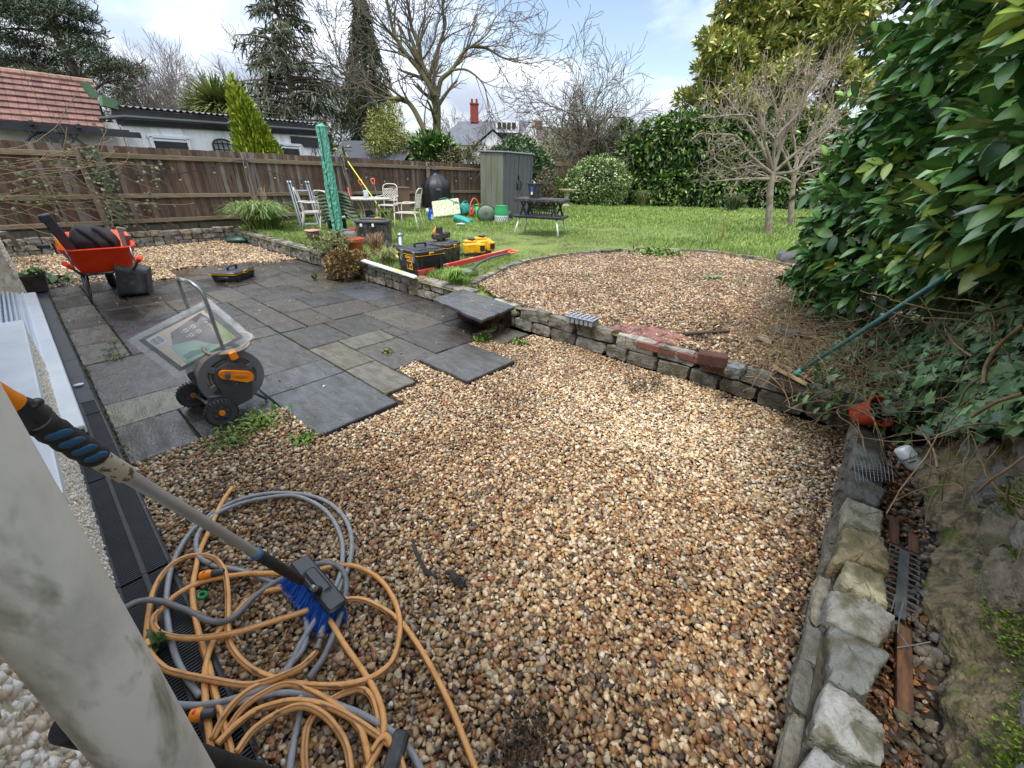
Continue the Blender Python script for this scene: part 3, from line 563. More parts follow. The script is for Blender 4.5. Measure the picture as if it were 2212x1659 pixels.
# boundary wall: sloping mortar haunch, rubble stone above, moss
rs = random.Random(12)
t = thing('boundary_wall', 'tall rough rubble boundary wall with moss, brown render haunch and ivy on top', 'stone wall', (2, -.8, 0))
def hy(x, z):   # face of the wall: haunch then battered rubble
    base = -.62 if z < .18 else (-.62-(z-.18)*.55 if z < .45 else -.768-(z-.45)*.10)
    return base+.02*math.sin(x*7.1+z*3)+.012*math.sin(x*17+z*11)
X = np.linspace(.1, 6.5, 520); Zs = np.linspace(.0, 1.32, 110); V = []; NX, NZ = 520, 110
_g = np.stack(np.meshgrid(X, Zs, indexing='ij'), -1).reshape(-1, 2)
FR = ((vnoise(_g, 7, 31)-.5)*.05+(vnoise(_g, 17, 32)-.5)*.028+(vnoise(_g, 45, 33)-.5)*.014).reshape(NX, NZ)
rr = np.random.RandomState(2); NS = rr.normal(0, .0022, (NX, NZ))+FR
for i, x in enumerate(X):
    for j, z in enumerate(Zs): V.append((x, hy(x, z)+NS[i, j], z+.03*math.sin(x*5)))
F = [(i*NZ+j, (i+1)*NZ+j, (i+1)*NZ+j+1, i*NZ+j+1) for i in range(NX-1) for j in range(NZ-1)]
render_m = mat('haunch', C('#86775c'), .93, col2=C('#454330'), vs=20, lo=.4, hi=.62, bump=1., bs=60, bd=.02, col3=C('#56611f'), vs3=5.0)
nb = len(V); V += [(x, -1.5, z) for x in X for z in (0, 1.3)]; F += [(i*NZ+NZ-1, (i+1)*NZ+NZ-1, nb+2*(i+1)+1, nb+2*i+1) for i in range(NX-1)]
mk('rendering', V, F, render_m, t, world=True)
mb = MB(); rub = mat('rubble', attr=True, rough=.88, col2=(.45, .44, .38), vs=16, bump=1., bs=40, bd=.025, col3=C('#46531c'), vs3=2.4)
for k in range(9):
    z = .40+k*.115; u = .1+rs.uniform(0, .1)
    while u < 6.3:
        l = rs.uniform(.14, .36); c_ = [(.20, .19, .18), (.27, .26, .25), (.24, .2, .15), (.16, .15, .14), (.33, .32, .31)][rs.randrange(5)]
        mb.rock((u+l/2, hy(u, z)-.045, z+rs.uniform(-.02, .02)), (l, .17, .13*rs.uniform(.8, 1.25)), (rs.uniform(-.2, .2), rs.uniform(-.15, .15), rs.uniform(-.1, .1)), .085, .5, rs.randrange(9999), c_, n=6); u += l
auto(mb.build('stonework', rub, t, world=True), 55)
rs2 = np.random.RandomState(7); mp = []
for (cx_, cz_, n, sx, sz) in [(1.30, .60, 4200, .17, .09), (1.75, .72, 4400, .18, .12), (1.15, .35, 1600, .10, .05), (1.12, .5, 1800, .07, .05), (2.2, .5, 1500, .12, .05), (1.5, .42, 1500, .2, .03), (1.0, .72, 2000, .08, .08), (1.55, .58, 1800, .06, .05)]:
    x = rs2.normal(cx_, sx, n); z = rs2.normal(cz_, sz, n); mp.append(np.column_stack([x, [hy(a, b)+.03 for a, b in zip(x, z)], z]))
mp = np.concatenate(mp); n = len(mp); d = rs2.normal(size=(n, 3)); d[:, 1] = np.abs(d[:, 1])+.6; Vv, Ff, cc = inst(LEAF[0], LEAF[1], dir_mats(d, rs2.uniform(0, 6, n))*.013, mp, pick([C('#5f7a1e'), C('#465c18'), C('#7a8f2c')], n, .3, rs2)); mk('moss', Vv, Ff, foliage_m, t, cols=cc, world=True)
# ================================================================ OUR HOUSE (left edge)
upvc = mat('white_upvc', C('#dfe3e6'), .32, col2=C('#cfd4d6'), vs=3, bump=.03, bs=200)
dash_m = mat('pebble_dash', attr=True, rough=.8, col2=(.8, .74, .64), vs=60, bump=.4, bs=200)
house = thing('house', 'pebble dashed house wall with white sill and patio door threshold at left edge', 'house', (-.25, 0, 0))
dw = mat('render_base', C('#ddd2be'), .9, col2=C('#a89d88'), vs=14, bump=.8, bs=60)
mb = MB(); mb.box((-.9, .2, 1.35), (1.3, 3.6, 2.7)); mb.box((-.9, 3.57, .245), (1.3, 3.14, .49)); mb.box((-.9, 9.0, 1.35), (1.3, 1.2, 2.7)); mb.box((-.9, 6.77, .05), (1.28, 3.26, .1)); mb.box((-.9, 5.2, 2.5), (1.29, 6.4, .4)); mb.build('wall', dw, house, world=True)
rs = np.random.RandomState(3)
def dash(y0, y1, z0, z1, n, s_, plane='x', c0=-.25):
    a, b = rs.uniform(y0, y1, n), rs.uniform(z0, z1, n); P = np.column_stack([np.full(n, c0), a, b]) if plane == 'x' else np.column_stack([a, np.full(n, c0), b])
    sc = s_*rs.uniform(.5, 1.5, (n, 1))*rs.uniform(.6, 1.2, (n, 3)); return inst(ICO_V*(1+rs.uniform(-.3, .3, (12, 1))), ICO_F, rand_rot(n, rs)*sc[:, None, :], P, pick([(.86, .80, .70), (.9, .86, .79), (.74, .64, .50), (.8, .73, .62), (.62, .52, .40), (.9, .88, .84)], n, .1, rs))
A_ = [dash(-.9, 2.0, .0, 1.25, 16000, .0085), dash(2.0, 5.1, .0, .49, 14000, .0085), dash(8.4, 9.6, 0, 1.9, 9000, .012), dash(-.85, -.25, 0, 1.9, 5000, .012, 'y', 9.6)]
off = 0; Fs = []
for V, F, c in A_: Fs.append(F+off); off += len(V)
mk('pebble_dash', np.concatenate([a[0] for a in A_]), np.concatenate(Fs), dash_m, house, cols=np.concatenate([a[2] for a in A_]), world=True)
mb = MB(); mb.box((-.425, 3.56, .515), (.39, 2.96, .028), ch=.006); mb.box((-.235, 3.56, .495), (.012, 2.96, .05)); mb.box((-.50, 3.56, .55), (.12, 2.9, .05), ch=.008); mb.build('sill', upvc, house, world=True)
mb = MB(); mb.box((-.32, 5.95, .115), (.345, 4.75, .03), ch=.006); mb.box((-.155, 5.95, .09), (.012, 4.75, .03)); mb.build('threshold', upvc, house, world=True)
mb = MB()
for i in range(7): mb.box((-.31-i*.035, 6.75, .145+i*.006), (.018, 3.1, .03+i*.012), ch=.003)
mb.box((-.26, 6.75, .14), (.02, 3.1, .025)); mb.build('door_track', mat('track_white', C('#c9d2dc'), .35), house, world=True)
mb = MB()
for y in (5.15, 6.75, 8.33): mb.box((-.62, y, 1.3), (.07, .08, 2.0), ch=.008)
mb.box((-.62, 6.75, .36), (.07, 3.2, .10), ch=.008); mb.box((-.62, 6.75, 2.25), (.07, 3.2, .08), ch=.008); mb.build('door_frame', upvc, house, world=True)
glass_m = mat('window_glass', C('#0c1012'), .05, col2=C('#151b1c'), vs=2)
mb = MB(); mb.box((-.64, 5.95, 1.3), (.015, 1.5, 1.85)); mb.box((-.64, 7.54, 1.3), (.015, 1.5, 1.85)); mb.build('door_glass', glass_m, house, world=True)
mb = MB(); mb.box((-.58, 3.5, 1.4), (.02, 2.9, 1.75)); mb.build('window_glass', glass_m, house, world=True)
mb = MB()
for y in (2.05, 3.5, 4.95): mb.box((-.57, y, 1.45), (.06, .07, 1.8), ch=.008)
mb.box((-.57, 3.5, .60), (.06, 2.9, .06), ch=.008); mb.build('window_frame', upvc, house, world=True)
# drain channel
t = thing('drain_channel', 'black slotted plastic drain channel running along the house wall', 'drain channel', (-.148, 4, 0))
dr = mat('black_plastic_drain', C('#23262a'), .42, col2=C('#34373a'), vs=6, bump=.1, bs=80)
mb = MB(); mb.box((-.148, 4.0, -.045), (.2, 9.9, .01)); mb.box((-.247, 4.0, -.02), (.006, 9.9, .05)); mb.box((-.049, 4.0, -.02), (.006, 9.9, .05)); mb.build('trough', mat('trough', C('#08090a'), .6), t, world=True)
y = -.95
while y < 4.3:
    y1 = min(y+1.0, 4.3); mb = MB(); yc = (y+y1)/2; l = y1-y-.004
    for x, w_ in ((-.239, .014), (-.057, .014), (-.148, .020)): mb.box((x, yc, -.006), (w_, l, .016), ch=.002)
    k = int(l/.0135)
    for i in range(k):
        for xc in (-.1945, -.1015): mb.box((xc, y+.006+i*.0135, -.008), (.08, .0058, .010))
    mb.box((-.148, yc, .001), (.008, l, .006)); mb.build('grate', dr, t, world=True); y = y1
while y < 8.9:
    y1 = min(y+1.15, 8.9); mb = MB(); yc = (y+y1)/2; l = y1-y-.006; mb.box((-.148, yc, -.006), (.194, l, .014), ch=.003); mb.box((-.148, yc, .0035), (.012, l, .005)); o = mb.build('cover', dr, t, world=True); y = y1
# downpipe
dp = thing('downpipe', 'fat off-white plastic downpipe with grey algae stains, close at lower left', 'drainpipe', (-.13, .66, 0))
pm = mat('stained_pipe', C('#dcdad2'), .45, col2=C('#9d9c90'), vs=6, lo=.45, hi=.75, bump=.12, bs=90, col3=C('#83836f'), vs3=11, stretch=(1, 1, .5))
b_ = D(352, 1659, .30); t_ = D(-12, 1120, .315); ax = (t_-b_)
mb = MB(); lo_ = b_-ax*(b_.z/ax.z); hi_ = b_+ax*((2.6-b_.z)/ax.z); mb.tube([lo_, lo_.lerp(hi_, .5), hi_], .052, 40, cap=True); auto(mb.build('pipe', pm, dp, world=True))
mb = MB(); c_ = lo_.lerp(hi_, .84); mb.tube([c_-ax*.05, c_+ax*.05], .062, 30); mb.box((-.18, c_.y, c_.z), (.12, .03, .04)); auto(mb.build('bracket', pm, dp, world=True))
# ================================================================ FENCES
wood = mat('fence_wood', attr=True, rough=.85, col2=(.42, .38, .34), vs=4, stretch=(14, 14, .9), lo=.3, hi=.75, bump=.5, bs=30, col3=C('#2f251a'), vs3=1.4)
railw = mat('rail_wood', attr=True, rough=.85, col2=(.55, .52, .42), vs=5, stretch=(1, 10, 10), bump=.5, bs=30, col3=C('#555335'), vs3=1.2)
FC = [(.165, .10, .064), (.145, .088, .058), (.19, .125, .085), (.21, .15, .11), (.13, .078, .05), (.27, .23, .195), (.16, .105, .07)]
fence = thing('wooden_fence', 'long weathered brown close-board fence along the far left side of garden', 'fence', (5, 13.2, .4))
mb = MB(); rs = random.Random(6); x = -3.0
while x < 13.4:
    w_ = .10+rs.uniform(-.006, .006); f_ = rs.uniform(.7, 1.15); c_ = FC[rs.randrange(7)]; zt = 2.045+(x/13)*.035+rs.uniform(-.008, .008)
    if -3 < x: mb.box((x+w_/2, 13.205+rs.uniform(-.003, .003), (zt+.42)/2), (w_+.012, .016, zt-.42), (0, rs.uniform(-.004, .004), rs.uniform(.05, .10)), tuple(q*f_ for q in c_))
    x += w_
mb.build('boards', wood, fence, world=True)
posts = [-1.7, 1.3, 4.42, 7.22, 10.38, 13.3]
for i in range(5):
    for z, h in ((1.86, .10), (1.06, .09), (.53, .09)):
        mb = MB(); f_ = rs.uniform(.8, 1.1); mb.box(((posts[i]+posts[i+1])/2, 13.15, z+(posts[i]/13)*.03), (posts[i+1]-posts[i]-.09, .06, h), (0, rs.uniform(-.003, .003), 0), (.25*f_, .19*f_, .125*f_), .006); mb.build('rail', railw, fence, world=True)
for i, x in enumerate(posts):
    mb = MB(); mb.box((x, 13.115, 1.15), (.1, .1, 1.78), (0, 0, 0), (.26, .20, .15) if i != 4 else (.36, .29, .24), .006); mb.build('post', wood, fence, world=True)
mb = MB(); mb.box((5.2, 13.2, .33), (16.4, .05, .22), None, (.12, .11, .075)); mb.build('gravel_board', wood, fence, world=True)
f2 = thing('wooden_fence', 'short paler wooden fence panel behind the shed and beside the round bush', 'fence', (20, 14, .4)); mb = MB()
a = D(1176, 345, 22.8); b = D(1262, 352, 26); dd = Vector((b.x-a.x, b.y-a.y, 0)); Lf = dd.length; dd.normalize(); an = math.atan2(dd.y, dd.x); k = int(Lf/.1)
for i in range(k):
    p = a+dd*(i+.5)*Lf/k; f_ = rs.uniform(.8, 1.15); mb.box((p.x, p.y, 1.43), (.1, .016, 1.98), (0, 0, an+.08), (.33*f_, .26*f_, .15*f_))
mb.build('boards', wood, f2, world=True)
for z in (.6, 1.3, 2.25):
    mb = MB(); c_ = a+dd*Lf/2; mb.box((c_.x+dd.y*.05, c_.y-dd.x*.05, z), (Lf, .05, .1), (0, 0, an), (.26, .21, .13)); mb.build('rail', railw, f2, world=True)
mb = MB(); mb.box((a.x, a.y, 1.45), (.12, .12, 2.1), (0, 0, an), (.36, .29, .18)); mb.build('post', wood, f2, world=True)
# ================================================================ NEIGHBOUR BUILDINGS
white_r = mat('white_render', C('#f0f1f1'), .85, col2=C('#dcdddb'), vs=2.5, bump=.5, bs=35, col3=C('#c4c3b8'), vs3=1.6, stretch=(2, 2, .5))
black_p = mat('black_paint', C('#1b1c1f'), .55, col2=C('#2b2c2e'), vs=5)
tile = mat('roof_tile', attr=True, rough=.8, col2=(.55, .5, .5), vs=6, bump=.5, bs=40)
nh = thing('bungalow', 'white rendered outbuilding with red tiled roof behind the left of the fence', 'house', (1, 17.5, 0))
mb = MB(); mb.box((.2, 18.0, 1.35), (5.0, 2.8, 2.7)); mb.build('wall', white_r, nh, world=True)
e0, e1 = PY(-60, 250, 16.2), PY(226, 274, 16.2); r0, r1 = PY(-60, 152, 18.3), PY(203, 183, 18.3); e0.z = e1.z = 2.52; r0.z = r1.z = 3.72; e0.x = -2.5; r0.x = -2.5
mb = MB(); rs = random.Random(3); NR = 8
for i in range(NR):
    a = e0.lerp(r0, i/NR); b = e1.lerp(r1, i/NR); c = e0.lerp(r0, (i+1.12)/NR); d = e1.lerp(r1, (i+1.12)/NR); n = 30
    for j in range(n):
        t0, t1 = j/n, (j+.97)/n; up = Vector((0, -.02, .045)); f_ = rs.uniform(.75, 1.2)
        mb.add([a.lerp(b, t0)+up, a.lerp(b, t1)+up, c.lerp(d, t1), c.lerp(d, t0), a.lerp(b, t0)-up*.4, a.lerp(b, t1)-up*.4], [(0, 1, 2, 3), (4, 5, 1, 0)], (.185*f_, .092*f_, .072*f_))
rf = mb.build('roof', tile, nh, world=True)
mb = MB()
for j in range(12):
    a = r0.lerp(r1, j/12); b = r0.lerp(r1, (j+.98)/12); f_ = rs.uniform(.8, 1.1); mb.tube([a+Vector((0, .02, .03)), b+Vector((0, .02, .035))], .09, 8, (.33*f_, .19*f_, .14*f_))
mb.build('ridge_tile', tile, nh, world=True)
mb = MB(); back = Vector((0, 4.2, 0)); mb.add([r0, r1, r1+Vector((0, 2, -1.2)), r0+Vector((0, 2, -1.2))], [(0, 1, 2, 3)], (.28, .12, .09)); mb.add([e1+Vector((0, .1, 0)), r1+Vector((0, .0, -.02)), Vector((r1.x, 18.6, 2.5)), e1+Vector((0, .3, 0))], [(0, 1, 2, 3)], (.6, .6, .6)); mb.build('gable', tile, nh, world=True)
bm_ = MB(); bm_.box((.2, 16.1, 2.42), (5.6, .12, .13)); bm_.box((.2, 16.28, 2.5), (5.2, .25, .06))
for x in (-1, .3, 1.0, 1.8): bm_.box((x, 16.0, 2.52), (.07, .3, .09))
bm_.build('pergola_beam', black_p, nh, world=True)
bk = MB(); bx = PY(118, 300, 16.1).x; bk.box((bx, 16.1, 1.6), (.13, .13, 1.6))
for s_ in (-1, 1):
    bk.tube([(bx+s_*.62*math.sin(a), 16.1, 2.38-.62*(1-math.cos(a))-.0) for a in np.linspace(PI/2, .05, 8)][::-1], .028, 5)
    for k in range(5): bk.bar((bx+s_*(.08+k*.1), 16.1, 2.38), (bx+s_*.05, 16.1, 2.38-.10-k*.1), .018, .018); bk.bar((bx+s_*(.05+k*.09), 16.1, 2.38-.02), (bx+s_*(.05+k*.09), 16.1, 2.36-.5*(1-k/5)), .014, .014)
bk.build('trellis_bracket', black_p, nh, world=True)
gr_ = thing('garage', 'low white garage with black fascia, corrugated roof and two windows behind fence', 'garage', (5.5, 17, 0))
gx0, gx1 = 2.72, 8.32
mb = MB(); mb.box(((gx0+gx1)/2, 18.0, 1.42), (gx1-gx0, 3.0, 2.84)); mb.build('wall', white_r, gr_, world=True)
mb = MB(); mb.add([(gx0-.1, 16.35, 2.86), (gx1+.05, 16.35, 3.02), (gx1+.05, 16.35, 3.12), (gx0-.1, 16.35, 3.02), (gx0-.1, 16.45, 2.86), (gx1+.05, 16.45, 3.02), (gx1+.05, 16.45, 3.12), (gx0-.1, 16.45, 3.02)], [(0, 1, 2, 3), (5, 4, 7, 6), (3, 2, 6, 7), (0, 4, 5, 1), (1, 5, 6, 2), (4, 0, 3, 7)]); mb.box((5.5, 16.46, 2.80), (5.7, .06, .14), (0, -.028, 0)); mb.box((7.75, 16.45, 2.62), (1.15, .05, .22)); mb.box((7.95, 16.44, 2.5), (.75, .05, .12)); mb.build('fascia', black_p, gr_, world=True)
mb = MB(); nx = 200; V = []
for i in range(nx+1):
    x = gx0-.12+(gx1-gx0+.2)*i/nx; z = 3.06+(x-gx0)*.018+.022*math.sin(i*2*PI/5.2); V += [(x, 16.28, z), (x, 19.6, z+.25)]
mb.add(V, [(2*i, 2*i+2, 2*i+3, 2*i+1) for i in range(nx)]); V2 = [(v[0], v[1], v[2]+.02) for v in V]; mb.add(V2, [(2*i, 2*i+2, 2*i+3, 2*i+1) for i in range(nx)]); mb.build('corrugated_roof', mat('roof_sheet', C('#54575b'), .5), gr_, world=True)
mb = MB(); mb.tube([(gx0-.45, 16.22, 2.74), (gx0+.1, 16.25, 2.84), (gx1, 16.25, 2.96)], .045, 8); mb.build('gutter', mat('gutter', C('#3c4143'), .5), gr_, world=True)
mb = MB(); mb.tube([(gx0+.1+i*.2, 16.42, 2.72+.012*math.sin(i)+i*.004) for i in range(27)], .009, 4); mb.build('cable', black_p, gr_, world=True)
grn = mat('green_flashing', C('#4d6b4c'), .6)
mb = MB(); mb.box((2.62, 16.4, 3.13), (.3, .25, .22), (0, .2, .1)); mb.build('flashing', grn, gr_, world=True); mb = MB(); mb.box((2.40, 16.9, 3.42), (.16, .25, .34), (0, -.35, 0)); mb.build('flashing', grn, gr_, world=True)
for wn, (x0, x1, zt) in enumerate([(3.27, 4.15, 2.44), (6.78, 7.42, 2.46)]):
    mb = MB()
    for x in (x0, x1): mb.box((x, 16.46, zt-.5), (.085, .09, 1.0), ch=.01)
    mb.box(((x0+x1)/2, 16.46, zt), (x1-x0+.15, .09, .085), ch=.01); mb.box(((x0+x1)/2, 16.47, zt-.085), (x1-x0-.08, .06, .05))
    wf = mb.build('window', upvc, gr_, world=True); mb = MB(); mb.box(((x0+x1)/2, 16.485, zt-.55), (x1-x0-.05, .02, .95)); mb.build('pane', glass_m, wf, world=False); wf.children[0].data.transform(Matrix.Translation(-gr_.location))
tr = thing('trellis', 'black arched wall trellis on the white garage', 'trellis', (5.03, 16.42, 2.1)); mb = MB(); tw, th = .27, .45
mb.tube([(-tw, 0, -th), (-tw, 0, .22)]+[(tw*math.cos(a), 0, .22+.16*math.sin(a)) for a in np.linspace(PI, 0, 9)]+[(tw, 0, -th)], .03, 6)
for k in range(1, 4): mb.bar((-tw+k*tw/2, 0, -th), (-tw+k*tw/2, 0, .34 if k == 2 else .32), .03, .02)
for k in range(5): mb.bar((-tw, 0, -.4+k*.165), (tw, 0, -.4+k*.165), .03, .03)
mb.build('lattice', black_p, tr)
sc = thing('wall_ornament', 'black curled wrought iron ornament on the garage wall by green cover', 'wall ornament', (7.95, 16.44, 2.18)); mb = MB()
for s_ in (-1, 1):
    for q, (w_, h) in enumerate(((.16, .0), (.12, .12))): mb.tube([(s_*(w_*t_+.0), 0, h+.16*math.sin(t_*PI)*.9-.0) for t_ in np.linspace(0, 1, 8)]+[(s_*(w_-.03), 0, h-.03)], .008, 5)
mb.cyl((0, 0, -.2), (0, 0, .2), .01, 6); mb.build('ironwork', black_p, sc)
sh = thing('shed', 'dark felt roofed timber shed behind fence, right of the green cover', 'shed', D(790, 330, 20).xy.to_3d()); p0 = D(790, 335, 20); an = math.atan2(RH.y, RH.x)
sh.rotation_euler = (0, 0, an-.25); mb = MB(); mb.prism([(-1.6, 0), (1.7, 0), (1.7, 2), (-1.6, 2)], .2, 2.2); mb.build('wall', wood, sh); mb = MB()
mb.add([(-1.75, -.2, 2.15), (1.9, -.2, 2.15), (1.9, 1, 2.95), (-1.75, 1, 2.95), (1.9, 2.2, 2.15), (-1.75, 2.2, 2.15), (-1.75, -.2, 2.08), (1.9, -.2, 2.08)], [(0, 1, 2, 3), (3, 2, 4, 5), (6, 7, 1, 0), (0, 3, 5)], (.05, .055, .065)); mb.build('roof', mat('felt', C('#3a3f48'), .75, bump=.2), sh)
# far white house, beyond all gardens
fh = thing('house', 'distant white house with grey slate roof, dormer and red chimney', 'house', D(1040, 340, 60).xy.to_3d(), math.atan2(RH.y, RH.x))
mb = MB(); mb.box((-1.2, 3, 2.6), (8.2, 6, 5.2)); mb.box((1.6, -.6, 2.4), (4.0, 2.4, 5.4)); mb.add([(-.4, -1.8, 5.1), (3.6, -1.8, 5.1), (1.6, -1.8, 6.6)], [(0, 1, 2)]); mb.add([(4.2, -.2, 5.3), (6.5, -.2, 5.3), (6.5, -.2, 8.0)], [(0, 1, 2)]); mb.box((5, 3, 2.7), (4.5, 6, 5.4)); mb.add([(4.2, -.01, 5.4), (7.3, -.01, 5.4), (6.6, -.01, 8.2)], [(0, 1, 2)]); mb.build('wall', mat('far_white', C('#d9dadb'), .8), fh)
mb = MB(); mb.add([(-5.6, -.4, 5.15), (-.6, -.4, 5.15), (3.9, -.4, 5.15), (7.4, -.4, 5.15), (6.2, 3, 8.3), (-3.2, 3, 8.0), (-5.6, 6.4, 5.15), (7.4, 6.4, 5.15)], [(0, 1, 2, 3, 4, 5), (0, 5, 6), (4, 3, 7), (5, 4, 7, 6)]); mb.add([(-.8, -2.1, 5.0), (1.6, -2.1, 6.85), (4.0, -2.1, 5.0), (-.8, 1, 5.0), (1.6, 2.0, 6.85), (4.0, 1, 5.0)], [(0, 1, 4, 3), (1, 2, 5, 4)]); mb.build('roof', mat('slate_roof', C('#595d66'), .6, col2=C('#484b52'), vs=1.5), fh)
mb = MB(); mb.box((1.7+1.6, 1.4, 7.3), (2.9, 2.2, 1.25)); dm = mb.build('dormer', mat('far_white'), fh)
mb = MB()
for x in (2.3, 2.9, 3.5, 4.1): mb.box((x, .27, 7.4), (.45, .04, .7))
mb.build('window', glass_m, dm)
for x in (-4.3, -1.7):
    mb = MB(); mb.box((x, -.03, 4.1), (.8, .08, 1.1)); mb.build('window', glass_m, fh)
ch_ = MB(); ch_.box((-1.1, 3, 8.9), (1.0, .8, 2.0)); ch_.box((-1.1, 3, 9.95), (1.15, .95, .15))
for x in (-1.4, -.8): ch_.cyl((x, 3, 10), (x, 3, 10.5), .14, 8)
ch_.build('chimney', mat('red_brick', C('#8c3c32'), .85, col2=C('#6e3028'), vs=4), fh)
fh2 = thing('house', 'distant house with brown grey roof hidden behind the bare trees right of shed', 'house', D(1210, 345, 66).xy.to_3d(), math.atan2(RH.y, RH.x)+.1)
mb = MB(); mb.box((0, 3, 2.4), (12, 6, 4.8)); mb.build('wall', mat('far_cream', C('#9d958c'), .85), fh2)
mb = MB(); mb.add([(-6.6, -.4, 4.6), (6.8, -.4, 4.6), (5, 3, 8.2), (-3.2, 3, 8.2), (-6.6, 6.4, 4.6), (6.8, 6.4, 4.6)], [(0, 1, 2, 3), (0, 3, 4), (2, 1, 5), (3, 2, 5, 4)]); mb.build('roof', mat('brown_roof', C('#6a5f5c'), .8, col2=C('#534b49'), vs=1), fh2)
mb = MB(); mb.box((-3.0, 3, 8.4), (1.2, .9, 1.0)); mb.build('chimney', mat('brown_brick', C('#7a5646'), .85), fh2)
# ================================================================ TREES AND SHRUBS
bark_d = mat('bark_dark', C('#4a4036'), .9, col2=C('#5c5544'), vs=3, bump=.5, bs=20)
bark_g = mat('bark_mossy', C('#57503f'), .9, col2=C('#6b6a3c'), vs=1.5, bump=.5, bs=12)
bark_p = mat('bark_pale', C('#958a7a'), .85, col2=C('#6b6152'), vs=7, bump=.7, bs=40)
twig_m = mat('twigs', C('#594f46'), .9, col2=C('#73695a'), vs=2)
def grow(segs, p, d, L_, r, lv, P, rs):
    n = P.get('n', 5); q = np.array(p, float); d = np.array(d, float); d /= np.linalg.norm(d); sl_ = L_/n; rr = r
    for i in range(n):
        d = d+rs.normal(0, P['wig'], 3)+np.array([0, 0, P['up'] if lv > P.get('uplv', 0) else P.get('up0', P['up'])])*.12; d /= np.linalg.norm(d)
        q2 = q+d*sl_; r2 = max(r*(1-(i+1)/n*P.get('tap', .6)), P['rmin']); segs[0 if rr > P.get('rt', .03) else 1].append((q, q2, rr, r2))
        if lv > 0 and i >= P.get('k0', 1):
            for _ in range(P['kids'] if lv > 1 else P.get('kids1', P['kids'])):
                if rs.rand() < P.get('pk', .85):
                    a = rs.normal(size=3); a -= d*(a@d); a /= np.linalg.norm(a); an = math.radians(P['ang']+rs.normal(0, 9)); dd = d*math.cos(an)+a*math.sin(an)
                    grow(segs, q2, dd, L_*P['ratio']*rs.uniform(.7, 1.15), max(r2*P.get('rr', .6), P['rmin']), lv-1, P, rs)
        q, rr = q2, r2
def limb(segs, P3, r0, r1, lv, P, rs, every=1, L_=None):
    pts = smoothpath(P3, 4); n = len(pts)
    for i in range(n-1):
        ra, rb = r0+(r1-r0)*i/(n-1), r0+(r1-r0)*(i+1)/(n-1); segs[0 if ra > P.get('rt', .03) else 1].append((pts[i], pts[i+1], ra, rb))
        if i > n*P.get('st', .25) and i % every == 0:
            d = pts[i+1]-pts[i]; d /= np.linalg.norm(d); a = rs.normal(size=3); a -= d*(a@d); a /= np.linalg.norm(a); an = math.radians(P['ang']+rs.normal(0, 10))
            grow(segs, pts[i+1], d*math.cos(an)+a*math.sin(an), (L_ or 1)*rs.uniform(.6, 1.2), rb*.55, lv, P, rs)
    d = pts[-1]-pts[-2]; grow(segs, pts[-1], d, (L_ or 1)*1.1, r1, lv, P, rs)
def tree_from(name, label, base, segs, mt, mtw, cat='tree', group=None, ns=7):
    t = thing(name, label, cat, base, group=group)
    if segs[0]: V, F = segmesh(segs[0], ns); mk('trunk', V, F, mt, t, smooth=True, world=True)
    if segs[1]: V, F = segmesh(segs[1], 3); mk('twigs', V, F, mtw, t, world=True)
    return t
def z2(x, y): return (576+.3333*x, .3333*y)
# big ash tree
ASH = dict(n=5, wig=.10, up=.25, kids=1, kids1=1, ratio=.58, ang=38, rmin=.011, rr=.62, rt=.045, pk=.95)
rs = np.random.RandomState(2); sg = ([], [])
for pl, r0, r1, dd in [([(1105, 1000), (1100, 900), (1102, 700), (1085, 600), (1045, 510)], .30, .22, 26), ([(1085, 620), (1010, 480), (930, 380), (870, 300), (820, 200), (800, 100), (770, -60)], .17, .06, 25.6), ([(1045, 510), (1000, 400), (985, 280), (940, 180), (925, 80), (890, -90)], .17, .07, 26),
    ([(1050, 520), (1090, 380), (1130, 260), (1160, 150), (1140, 60), (1175, -90)], .13, .05, 26.5), ([(1110, 620), (1130, 520), (1200, 455), (1270, 350), (1320, 305), (1420, 310), (1520, 370), (1600, 400)], .15, .035, 25.5), ([(1200, 455), (1300, 455), (1400, 540), (1430, 650), (1452, 770)], .07, .025, 25.2),
    ([(1022, 1000), (1020, 860), (990, 780), (940, 690), (880, 640), (780, 640), (700, 620), (640, 580), (560, 530), (480, 420), (440, 300)], .19, .04, 25), ([(1320, 305), (1430, 220), (1480, 120), (1570, 20)], .06, .02, 25), ([(1000, 400), (1080, 280), (1120, 120), (1200, 0)], .07, .03, 27), ([(930, 380), (830, 330), (760, 260), (720, 280)], .06, .02, 25.2), ([(870, 300), (780, 200), (660, 120), (600, 20)], .07, .025, 26), ([(1000, 640), (1030, 560), (990, 500), (1040, 420)], .05, .02, 25), ([(1020, 860), (1030, 700), (1060, 600)], .06, .03, 25.4)]:
    limb(sg, [D(*z2(*p), dd) for p in pl], r0*.85, r1*.8, 2, ASH, rs, 1, 1.9)
tree_from('ash_tree', 'large bare ash tree with mossy trunk and wide curving limbs at centre', D(944, 330, 26).xy.to_3d(), sg, bark_g, twig_m)
